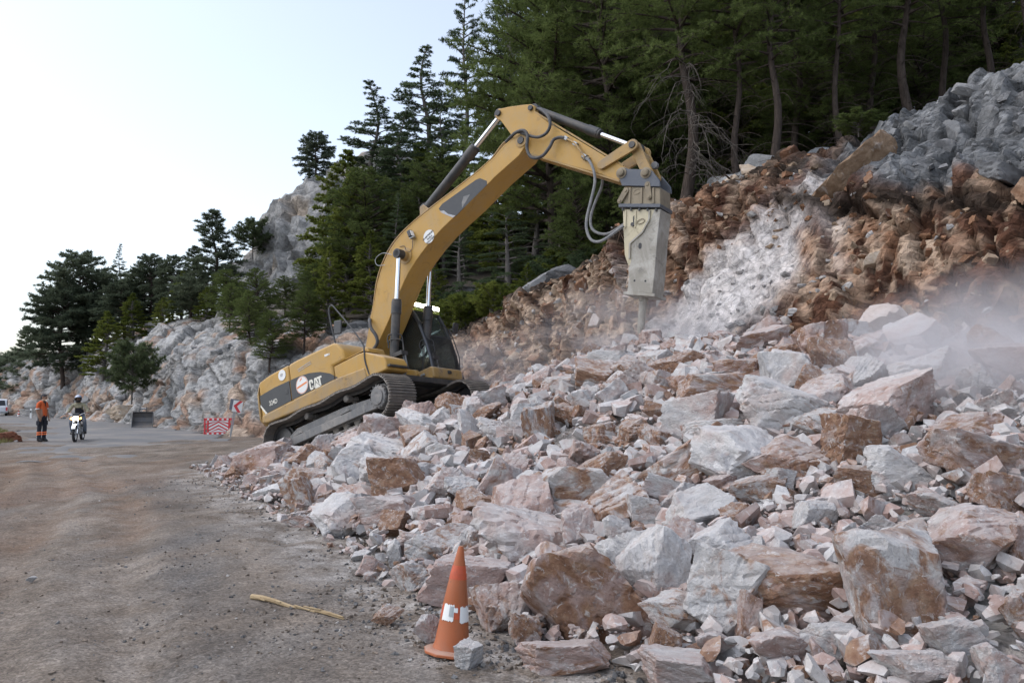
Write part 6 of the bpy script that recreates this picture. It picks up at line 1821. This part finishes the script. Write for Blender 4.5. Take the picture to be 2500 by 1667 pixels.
# red and white plastic barrier
BA = empty('road_barrier', (-12.55, 35.2, gz(-12.55, 35.2)), .12)
tag(BA, 'red plastic road barrier with white chevron stripes below the sign', 'barrier')
w, h = 1.22, .72
f = MB()
f.bar((-w / 2, 0, .06), (w / 2, 0, .06), .05, .10); f.bar((-w / 2, 0, h - .05), (w / 2, 0, h - .05), .05, .10)
for x in (-w / 2 + .04, w / 2 - .04, -w / 2 + .17, w / 2 - .17): f.bar((x, 0, .0), (x, 0, h), .06, .05, up=(0, 1, 0))
for z in (.25, .47):
    for sx in (-1, 1): f.bar((sx * (w / 2), 0, z), (sx * (w / 2 - .17), 0, z), .04, .05)
f.build('frame', M['red_print'], BA, .006)
pz = MB().box((0, .008, h / 2), (w - .36, .016, h - .2)).build('panel', M['red_print'], BA)
for k in range(5):
    for sx in (-1, 1):
        z0 = .02 + k * .15
        pts_ = [(0, z0), (sx * .40, z0 - .22), (sx * .40, z0 - .14), (0, z0 + .08)]
        zz = [(x, min(max(z, .12), h - .12)) for x, z in [(p_[0], p_[1] + .12) for p_ in pts_]]
        if max(z for _, z in zz) - min(z for _, z in zz) > .03:
            MB().prism(zz, -.012 - .001 * k, -.004).build('stripe', M['white_print'], BA)
for z in (.06, h - .05):
    for k in range(5):
        MB().box((-.46 + k * .20 + .03, -.029, z), (.085, .006, .075)).build('reflector', M['white_print'], BA)
# excavator bucket left on the verge of the cliff
BK = empty('digger_bucket', (-19.3, 43.0, gz(-19.3, 43.0)), .35)
tag(BK, 'spare steel digger bucket standing at the foot of the grey cliff', 'digger bucket')
prof_b = [(-.38, .0), (-.40, .05), (-.10, .12), (.22, .30), (.30, .55), (.22, .80), (.05, .86), (.05, .82), (.19, .77), (.26, .55), (.19, .33), (-.11, .16), (-.38, .06)]
sh_ = MB()
n = len(prof_b)
vs = [(-.5, y, z) for y, z in prof_b] + [(.5, y, z) for y, z in prof_b]
sh_.add(vs, [((i + 1) % n, i, n + i, n + (i + 1) % n) for i in range(n)] + [tuple(range(n)), tuple(range(2 * n - 1, n - 1, -1))])
sh_.build('shell', M['bucket_steel'], BK)
for x in (-.5, .5):
    poly = [(-.38, .0), (-.30, .40), (-.10, .80), (.05, .86), (.22, .80), (.30, .55), (.22, .30), (-.10, .12)]
    s_ = MB(); m_ = len(poly)
    s_.add([(x - .015, y, z) for y, z in poly] + [(x + .015, y, z) for y, z in poly], [tuple(range(m_)), tuple(range(2 * m_ - 1, m_ - 1, -1))] + [((i + 1) % m_, i, m_ + i, m_ + (i + 1) % m_) for i in range(m_)])
    s_.build('side_plate', M['frame_grey'], BK)
for x in (-.16, .16): MB().box((x, .08, .98), (.04, .30, .24)).build('lug', M['bucket_steel'], BK, .01)
MB().cyl((-.2, .08, 1.0), (.2, .08, 1.0), .04).build('pin', M['metal_post'], BK)
for k in range(5): MB().prism([(-.42 + k * .21 - .05, -.02), (-.42 + k * .21 + .05, -.02), (-.42 + k * .21 + .03, .06), (-.42 + k * .21 - .03, .06)], -.48, -.36).build('tooth', M['bucket_steel'], BK)
# far cone, marker post, pickup
fx, fy = -44.4, 74.0
FC = empty('traffic_cone', (fx, fy, gz(fx, fy)))
tag(FC, 'small distant red and white traffic cone beside the pickup', 'traffic cone')
MB().box((0, 0, .02), (.42, .42, .04)).build('base', M['cone_red'], FC)
cb_ = MB().lathe((0, 0, .03), (0, 0, 1), [(0, .17), (.70, .03), (.71, .01)], 20).build('cone_body', M['cone_red'], FC)
for z0, z1 in ((.22, .34), (.46, .56)):
    MB().lathe((0, 0, .03), (0, 0, 1), [(z0, .172 - .2 * z0), (z1, .172 - .2 * z1)], 20).build('white_band', M['white_print'], FC)
mx, my = -39.2, 67.0
MP = empty('marker_post', (mx, my, gz(mx, my)))
tag(MP, 'white roadside marker post left of the man in orange', 'marker post')
MB().box((0, 0, .5), (.14, .06, 1.0)).build('post', M['white_print'], MP, .01)
MB().box((0, -.034, .75), (.10, .01, .18)).build('reflector', M['black_print'], MP)
px_, py_ = -47.9, 76.5
PK = empty('pickup_truck', (px_, py_, gz(px_, py_) + .03), R(30))
tag(PK, 'white pickup truck seen from behind at the left edge of the picture', 'pickup truck')
MB().prism([(-2.5, .45), (-2.5, .98), (-.6, 1.0), (-.6, .95), (2.3, .95), (2.4, .5)], -.86, .86)
bd = MB(); bd.T = Matrix.Rotation(R(90), 4, 'Z')
bd.prism([(-2.5, .45), (-2.52, 1.02), (-.9, 1.03), (1.0, 1.03), (2.2, .93), (2.5, .75), (2.5, .45)], -.88, .88)
body_t = bd.build('body', M['white_paint'], PK, .05, 3)
cab_ = MB(); cab_.T = bd.T
cab_.prism([(-.85, 1.0), (-.70, 1.62), (-.55, 1.68), (.35, 1.68), (.50, 1.62), (1.15, 1.02)], -.78, .78)
cab_.build('cabin', M['white_paint'], PK, .06, 3)
rw = MB(); rw.T = bd.T
rw.add([(-.875, -.66, 1.10), (-.875, .66, 1.10), (-.755, .58, 1.56), (-.755, -.58, 1.56)], [(0, 1, 2, 3)])
rw.build('rear_window', M['visor'], PK)
for y in (-.79, .79):
    q_ = MB(); q_.T = bd.T; q_.prism([(-.62, 1.08), (-.52, 1.55), (.30, 1.55), (.95, 1.08)], y - .01, y + .01); q_.build('side_window', M['visor'], PK)
tg = MB(); tg.T = bd.T; tg.box((-2.53, 0, .78), (.03, 1.36, .40)); tg.build('tailgate', M['white_paint'], body_t, .015)
hd = MB(); hd.T = bd.T; hd.box((-2.55, 0, .92), (.03, .22, .05)); hd.build('handle', M['visor'], body_t)
for y in (-.80, .80):
    q_ = MB(); q_.T = bd.T; q_.box((-2.53, y, .80), (.05, .12, .34)); q_.build('tail_light', M['red_print'], PK, .01)
bp = MB(); bp.T = bd.T; bp.box((-2.58, 0, .48), (.14, 1.6, .14)); bp.build('bumper', M['metal_post'], PK, .02)
for x in (-1.6, 1.55):
    for y in (-.76, .76):
        q_ = MB(); q_.T = bd.T; q_.lathe((x, y - .11, .37), (0, 1, 0), [(0, .30), (.02, .36), (.05, .37), (.17, .37), (.20, .36), (.22, .30)], 22)
        wl = q_.build('wheel', M['tyre'], PK)
        q_ = MB(); q_.T = bd.T; q_.lathe((x, y - .12, .37), (0, 1, 0), [(0, .20), (.24, .20)], 16); q_.build('rim', M['metal_post'], wl)
# ------------------------------------------------------------------ people
def figure(name, joints, edges, mats, fingers=(), extra=()):
    me = bpy.data.meshes.new(name + '_skel')
    ids = {k: i for i, k in enumerate(joints)}
    me.from_pydata([joints[k][0] for k in joints], [(ids[a], ids[b]) for a, b, m in edges], [])
    o = bpy.data.objects.new(name + '_tmp', me); COL.objects.link(o)
    sk = o.modifiers.new('skin', 'SKIN'); sk.use_smooth_shade = True
    sb = o.modifiers.new('sub', 'SUBSURF'); sb.levels = 2; sb.render_levels = 2
    for k, i in ids.items():
        r = joints[k][1]; me.skin_vertices[0].data[i].radius = r if isinstance(r, tuple) else (r, r)
    me.skin_vertices[0].data[0].use_root = True
    bpy.context.view_layer.update()
    dg = bpy.context.evaluated_depsgraph_get()
    out = bpy.data.meshes.new_from_object(o.evaluated_get(dg))
    bpy.data.objects.remove(o); bpy.data.meshes.remove(me)
    A = np.array([joints[a][0] for a, b, m in edges]); B = np.array([joints[b][0] for a, b, m in edges]); mi = [m for a, b, m in edges]
    bm = bmesh.new(); bm.from_mesh(out)
    for f in bm.faces:
        c = np.array(f.calc_center_median()[:]); ab = B - A
        t = np.clip(((c - A) * ab).sum(1) / np.maximum((ab * ab).sum(1), 1e-9), 0, 1)
        f.material_index = mi[int(np.argmin(((A + ab * t[:, None] - c) ** 2).sum(1)))]
        f.smooth = True
    for mb, idx in list(fingers) + list(extra):
        vs_ = [bm.verts.new(tuple(v)) for v in mb.v]
        for f_ in mb.f:
            try:
                q_ = bm.faces.new([vs_[i] for i in f_]); q_.material_index = idx; q_.smooth = True
            except ValueError: pass
    bmesh.ops.recalc_face_normals(bm, faces=bm.faces)
    bm.to_mesh(out); bm.free()
    out.name = name
    return link('body', out, mats)
def hand(w, d, side, curl=.3, r=.0085):
    """five bent fingers leaving the palm at w in direction d"""
    w, d = Vector(w), Vector(d).normalized(); s = Vector(side).normalized(); n = d.cross(s)
    m = MB()
    for k, ln_ in enumerate((.075, .088, .082, .064)):
        b = w + s * (.03 - .02 * k)
        m.tube([b, b + d * ln_ * .45 - n * curl * .01, b + d * ln_ * .85 - n * curl * .05, b + d * ln_ - n * curl * .085], [r, r * .75], 6)
    b = w + s * .035 - d * .055
    m.tube([b, b + s * .03 + d * .03, b + s * .032 + d * .065], [r * 1.15, r * .85], 6)
    return m
def face(c, f, up_, s):
    """nose, eyes, ears, brow for a head centred at c looking along f"""
    c, f, up_, s = Vector(c), Vector(f).normalized(), Vector(up_), Vector(s)
    sk_ = MB(); sk_.tube([c + f * .088 + up_ * .02, c + f * .118 - up_ * .022, c + f * .095 - up_ * .03], [.010, .015], 6)
    for q in (-1, 1): sk_.ell(c + s * q * .082 - f * .005, (.016, .026, .034))
    sk_.tube([c + f * .098 - up_ * .058 - s * .022, c + f * .104 - up_ * .056, c + f * .098 - up_ * .058 + s * .022], .006, 5)
    ey = MB()
    for q in (-1, 1): ey.ell(c + s * q * .032 + f * .088 + up_ * .012, (.012, .012, .008), 8, 5)
    return sk_, ey
PM = [M['shirt'], M['skin'], M['navy'], M['shoe'], M['hair']]
J = {'pelvis': ((0, 0, .95), (.150, .115)), 'belly': ((0, -.02, 1.10), (.165, .13)), 'chest': ((0, 0, 1.32), (.165, .12)), 'collar': ((0, .01, 1.44), (.10, .085)),
     'neck': ((0, -.015, 1.52), .055), 'jaw': ((.015, -.06, 1.585), (.066, .075)), 'skull': ((.02, -.05, 1.665), (.078, .092)), 'crown': ((.02, -.04, 1.72), (.055, .065))}
E_ = [('pelvis', 'belly', 0), ('belly', 'chest', 0), ('chest', 'collar', 0), ('collar', 'neck', 1), ('neck', 'jaw', 1), ('jaw', 'skull', 1), ('skull', 'crown', 1)]
for sd, sx in (('l', 1), ('r', -1)):
    J.update({'sh' + sd: ((sx * .185, .01, 1.41), .074), 'sl' + sd: ((sx * .225, .015, 1.22), .066), 'el' + sd: ((sx * .235, .02, 1.14), .044), 'wr' + sd: ((sx * .225, -.07, .91), .030), 'ha' + sd: ((sx * .22, -.085, .85), (.042, .02)),
              'hi' + sd: ((sx * .092, 0, .86), .098), 'kn' + sd: ((sx * (.105 if sx > 0 else .115), -.03 if sx > 0 else .01, .49), .078), 'cu' + sd: ((sx * .11, .015, .14), .070), 'an' + sd: ((sx * .11, .02, .075), .052), 'to' + sd: ((sx * .125, -.16, .045), (.048, .040)), 'he' + sd: ((sx * .11, .06, .05), (.045, .045))})
    E_ += [('collar', 'sh' + sd, 0), ('sh' + sd, 'sl' + sd, 0), ('sl' + sd, 'el' + sd, 1), ('el' + sd, 'wr' + sd, 1), ('wr' + sd, 'ha' + sd, 1), ('pelvis', 'hi' + sd, 2), ('hi' + sd, 'kn' + sd, 2), ('kn' + sd, 'cu' + sd, 2), ('cu' + sd, 'an' + sd, 3), ('an' + sd, 'to' + sd, 3), ('an' + sd, 'he' + sd, 3)]
MAN = empty('person', (-17.25, 30.2, gz(-17.25, 30.2) + .0), R(78))
tag(MAN, 'man in an orange polo shirt and dark trousers with orange bands looking at the rider', 'person')
sk_, ey = face((.02, -.05, 1.635), (.12, -1, -.25), (0, -.2, 1), (1, .1, 0))
fb = figure('man', J, E_, PM, [(hand((.22, -.09, .835), (0, -.1, -1), (0, -1, 0)), 1), (hand((-.22, -.09, .835), (0, -.1, -1), (0, -1, 0)), 1)], [(sk_, 1), (ey, 4)])
fb.parent = MAN
hr = MB().ell((.02, -.025, 1.685), (.088, .105, .085), 16, 8); hr.ell((.02, .02, 1.65), (.082, .075, .085), 14, 8)
hr.build('hair', M['hair'], MAN)
cl = MB().tube([(.075, -.01, 1.475), (.05, -.085, 1.46), (0, -.105, 1.44), (-.05, -.085, 1.46), (-.075, -.01, 1.475), (-.04, .06, 1.49), (.04, .06, 1.49), (.075, -.01, 1.475)], .018, 6); cl.bar((0, -.122, 1.45), (0, -.128, 1.31), .025, .01)
cl.build('collar', M['navy'], MAN)
for sx in (1, -1):
    for z in (.33, .26):
        yy = -.012 if sx > 0 else .012
        MB().lathe((sx * .109, yy, z), (0, .12, 1), [(0, .084), (.042, .083)], 18).build('reflective_band', M['hi_orange'], MAN)
    MB().lathe((sx * .226, .016, 1.20), (sx * .03, .02, 1), [(0, .0735), (.035, .0735)], 16).build('sleeve_band', M['white_print'], MAN)
    MB().box((sx * .20, .0, .70), (.035, .13, .16)).build('cargo_pocket', M['navy'], MAN, .012)
# motorcycle and rider
MO = empty('motorcycle', (-16.15, 30.7, gz(-16.15, 30.7) + .0), R(17))
MO.rotation_euler = (0, R(-2), R(17))
tag(MO, 'small black motorcycle with its headlamp lit facing the camera', 'motorcycle')
def wheel(y):
    w_ = MB()
    for k in range(32):
        a0, a1 = 2 * math.pi * k / 32, 2 * math.pi * (k + 1) / 32
    tor = MB(); n1, n2 = 32, 10; vs = []; fs = []
    for i in range(n1):
        a = 2 * math.pi * i / n1
        for j in range(n2):
            b = 2 * math.pi * j / n2; rr_ = .275 + .042 * math.cos(b)
            vs.append((.05 * math.sin(b), y + rr_ * math.cos(a), .31 + rr_ * math.sin(a)))
    for i in range(n1):
        for j in range(n2): fs.append((i * n2 + j, ((i + 1) % n1) * n2 + j, ((i + 1) % n1) * n2 + (j + 1) % n2, i * n2 + (j + 1) % n2))
    wo = tor.add(vs, fs).build('wheel', M['tyre'], MO)
    rim = MB(); vs = []; fs = []
    for i in range(n1):
        a = 2 * math.pi * i / n1
        for x, rr_ in ((-.028, .238), (.028, .238), (.028, .222), (-.028, .222)): vs.append((x, y + rr_ * math.cos(a), .31 + rr_ * math.sin(a)))
    for i in range(n1):
        for j in range(4): fs.append((i * 4 + j, ((i + 1) % n1) * 4 + j, ((i + 1) % n1) * 4 + (j + 1) % 4, i * 4 + (j + 1) % 4))
    rim.add(vs, fs).build('rim', M['metal_post'], wo)
    spk = MB()
    for k in range(18):
        a = 2 * math.pi * k / 18; spk.tube([((-1) ** k * .03, y, .31), (0, y + .23 * math.cos(a), .31 + .23 * math.sin(a))], .004, 4, False)
    spk.cyl((-.05, y, .31), (.05, y, .31), .045, n=12); spk.build('spokes', M['metal_post'], wo)
    return wo
wheel(-.64); wheel(.64)
fk = MB()
for x in (-.085, .085): fk.cyl((x, -.64, .31), (x, -.38, .95), .022, n=10)
fk.build('fork', M['chrome'], MO)
fd = MB()
for k in range(8):
    a0, a1 = R(35 + 14 * k), R(35 + 14 * (k + 1)); r = .335
    fd.add([(sx * .065, -.64 + r * math.cos(a), .31 + r * math.sin(a) - abs(sx) * 0) for a in (a0, a1) for sx in (-1, 1)] + [(sx * .065, -.64 + (r + .012) * math.cos(a), .31 + (r + .012) * math.sin(a)) for a in (a0, a1) for sx in (-1, 1)], [(0, 1, 3, 2), (4, 6, 7, 5), (0, 4, 5, 1), (2, 3, 7, 6), (0, 2, 6, 4), (1, 5, 7, 3)])
fd.build('front_fender', M['chrome'], MO)
hbm = MB(); hbm.tube([(-.40, -.24, 1.03), (-.24, -.30, 1.04), (-.10, -.36, .97), (.10, -.36, .97), (.24, -.30, 1.04), (.40, -.24, 1.03)], .013, 8); hbm.build('handlebar', M['chrome'], MO)
for sx in (-1, 1):
    MB().cyl((sx * .27, -.285, 1.04), (sx * .41, -.235, 1.03), .018, n=10).build('grip', M['rubber'], MO)
    MB().tube([(sx * .24, -.33, 1.03), (sx * .34, -.36, 1.0), (sx * .43, -.33, 1.0)], .007, 5).build('lever', M['metal_post'], MO)
    MB().lathe((sx * .155, -.42, .86), (0, -1, 0), [(-.04, .02), (0, .034), (.03, .034), (.04, .02)], 12).build('turn_signal', M['lamp_amber'], MO)
hl = MB().box((0, -.43, .86), (.20, .10, .15)).build('headlamp', M['dark_plastic'], MO, .02)
MB().box((0, -.487, .86), (.175, .02, .12)).build('lens', M['lamp_head'], hl, .008)
MB().box((0, -.40, .99), (.24, .05, .13), Matrix.Rotation(R(-18), 3, 'X')).build('instrument_cover', M['dark_plastic'], MO, .02)
MB().ell((0, -.08, .80), (.13, .27, .12)).build('fuel_tank', M['black_paint'], MO)
MB().box((0, .36, .80), (.24, .66, .10)).build('seat', M['rubber'], MO, .03)
en = MB(); en.box((0, -.02, .40), (.22, .34, .26)); en.box((0, -.12, .60), (.16, .18, .20))
for k in range(5): en.box((0, -.12, .54 + k * .035), (.21, .22, .012))
en.lathe((.11, 0, .38), (1, 0, 0), [(0, .11), (.05, .10), (.06, .06)], 14); en.lathe((-.11, 0, .38), (-1, 0, 0), [(0, .11), (.05, .10), (.06, .06)], 14)
en.build('engine', M['metal_post'], MO, .006)
fr2 = MB(); fr2.tube([(0, -.36, .90), (0, -.26, .60), (0, -.20, .30), (0, .25, .28), (0, .45, .62), (0, -.30, .88)], .02, 8, False); fr2.bar((.09, .25, .32), (.09, .64, .31), .03); fr2.bar((-.09, .25, .32), (-.09, .64, .31), .03); fr2.bar((-.26, .05, .28), (.26, .05, .28), .025)
fr2.build('frame', M['dark_plastic'], MO)
MB().tube([(-.10, -.18, .45), (-.14, -.22, .25), (-.16, .1, .24), (-.17, .6, .32), (-.17, .75, .36)], [.02, .045], 10).build('exhaust', M['chrome'], MO)
RI = empty('person', (-16.15, 30.7, gz(-16.15, 30.7) + .0), R(17))
RI.rotation_euler = (0, R(-2), R(17))
tag(RI, 'rider in a silver helmet and camouflage jacket sitting on the motorcycle', 'person')
J = {'pelvis': ((0, .22, .93), (.15, .13)), 'belly': ((0, .16, 1.08), (.155, .125)), 'chest': ((0, .08, 1.27), (.165, .13)), 'collar': ((0, .05, 1.38), (.10, .085)), 'neck': ((0, .03, 1.45), .06), 'skull': ((0, .0, 1.57), (.08, .09)), 'top': ((0, .0, 1.63), (.06, .07))}
E_ = [('pelvis', 'belly', 4), ('belly', 'chest', 4), ('chest', 'collar', 0), ('collar', 'neck', 0), ('neck', 'skull', 1), ('skull', 'top', 1)]
for sd, sx in (('l', 1), ('r', -1)):
    J.update({'sh' + sd: ((sx * .19, .06, 1.35), .072), 'el' + sd: ((sx * .32, -.02, 1.13), .060), 'wr' + sd: ((sx * .335, -.21, 1.06), .036), 'ha' + sd: ((sx * .335, -.26, 1.05), (.04, .022)),
              'hi' + sd: ((sx * .10, .18, .88), .10), 'kn' + sd: ((sx * .23, -.16, .74), .075), 'an' + sd: ((sx * .22, .04, .34), .052), 'to' + sd: ((sx * .24, -.12, .285), (.045, .038))})
    E_ += [('collar', 'sh' + sd, 0), ('sh' + sd, 'el' + sd, 0), ('el' + sd, 'wr' + sd, 0), ('wr' + sd, 'ha' + sd, 1), ('pelvis', 'hi' + sd, 2), ('hi' + sd, 'kn' + sd, 2), ('kn' + sd, 'an' + sd, 2), ('an' + sd, 'to' + sd, 3)]
sk_, ey = face((0, -.0, 1.565), (0, -1, -.05), (0, 0, 1), (1, 0, 0))
rb_ = figure('rider', J, E_, [M['camo'], M['skin'], M['jeans'], M['shoe'], M['navy']], [(hand((.335, -.27, 1.05), (0, -.6, -.5), (1, 0, 0), 1.0), 1), (hand((-.335, -.27, 1.05), (0, -.6, -.5), (1, 0, 0), 1.0), 1)], [(sk_, 1), (ey, 3)])
rb_.parent = RI
# helmet: shell with an opening at the face
hm = MB(); n1, n2 = 22, 14; vs, fs = [], []; keep = set()
for i in range(n2 + 1):
    a = math.pi * .86 * i / n2
    for k in range(n1):
        t = 2 * math.pi * k / n1
        vs.append((.128 * math.sin(a) * math.cos(t), .148 * math.sin(a) * math.sin(t), 1.585 + .142 * math.cos(a)))
for i in range(n2):
    for k in range(n1):
        t = 2 * math.pi * (k + .5) / n1; z = math.cos(math.pi * .86 * (i + .5) / n2)
        if math.sin(t) < -.55 and -.45 < z < .25: continue
        fs.append((i * n1 + k, (i + 1) * n1 + k, (i + 1) * n1 + (k + 1) % n1, i * n1 + (k + 1) % n1))
hm.add(vs, fs)
he = hm.build('helmet', M['helmet'], RI)
md = he.modifiers.new('solid', 'SOLIDIFY'); md.thickness = .012
MB().tube([(-.105, -.085, 1.61), (-.06, -.14, 1.625), (0, -.152, 1.63), (.06, -.14, 1.625), (.105, -.085, 1.61), (.105, -.09, 1.53), (.06, -.145, 1.51), (0, -.158, 1.505), (-.06, -.145, 1.51), (-.105, -.09, 1.53), (-.105, -.085, 1.61)], .014, 6).build('visor_frame', M['visor'], he)
MB().ell((0, -.07, 1.485), (.095, .085, .05)).build('chin_bar', M['visor'], he)
# ------------------------------------------------------------------ rock dust hanging in the air
def dust(name, c, r, dens, label, seed, col=(.86, .84, .86)):
    k = NT(name + '_air')
    k.t.nodes.remove(k.b)
    tc = k.n('TexCoord'); 
    ln = k.n('VectorMath', operation='LENGTH'); k.l(tc.outputs['Object'], ln.inputs[0])
    fall = k.n('MapRange'); fall.interpolation_type = 'SMOOTHSTEP'
    k.l(ln.outputs['Value'], fall.inputs[0]); fall.inputs[1].default_value = .98; fall.inputs[2].default_value = .15; fall.inputs[3].default_value = 0; fall.inputs[4].default_value = 1
    nz = k.n('TexNoise'); nz.inputs['Scale'].default_value = 1.7; nz.inputs['Detail'].default_value = 2.5; nz.inputs['Roughness'].default_value = .55
    ad = k.n('VectorMath', operation='ADD'); ad.inputs[1].default_value = (seed, seed * 1.7, seed * .3); k.l(tc.outputs['Object'], ad.inputs[0]); k.l(ad.outputs[0], nz.inputs['Vector'])
    mr = k.n('MapRange'); k.l(nz.outputs['Fac'], mr.inputs[0]); mr.inputs[1].default_value = .40; mr.inputs[2].default_value = .66; mr.inputs[3].default_value = .05; mr.inputs[4].default_value = 1.9
    d = k.math('MULTIPLY', k.math('MULTIPLY', fall.outputs[0], mr.outputs[0]), dens)
    pv = k.n('VolumePrincipled'); pv.inputs['Color'].default_value = (*col, 1); pv.inputs['Anisotropy'].default_value = .2
    k.l(d, pv.inputs['Density']); k.l(pv.outputs[0], k.out.inputs['Volume'])
    V, F = ico(3)
    o = link(name, tri_mesh(name, V, F, True), k.m)
    o.location = c; o.scale = r
    return tag(o, label, 'dust', kind='stuff')
dust('dust_cloud', (6.0, 9.3, 1.8), (2.9, 2.4, 1.7), 1.9, 'pale rock dust drifting over the rubble at the right edge', 3.1)
dust('dust_cloud', (2.5, 16.6, 3.0), (3.0, 1.7, 1.2), .5, 'thin rock dust around the breaker chisel', 8.4)
dust('dust_cloud', (-.6, 22.6, 2.4), (3.0, 1.8, 1.5), .26, 'thin dust between the cab and the bank', 5.2)
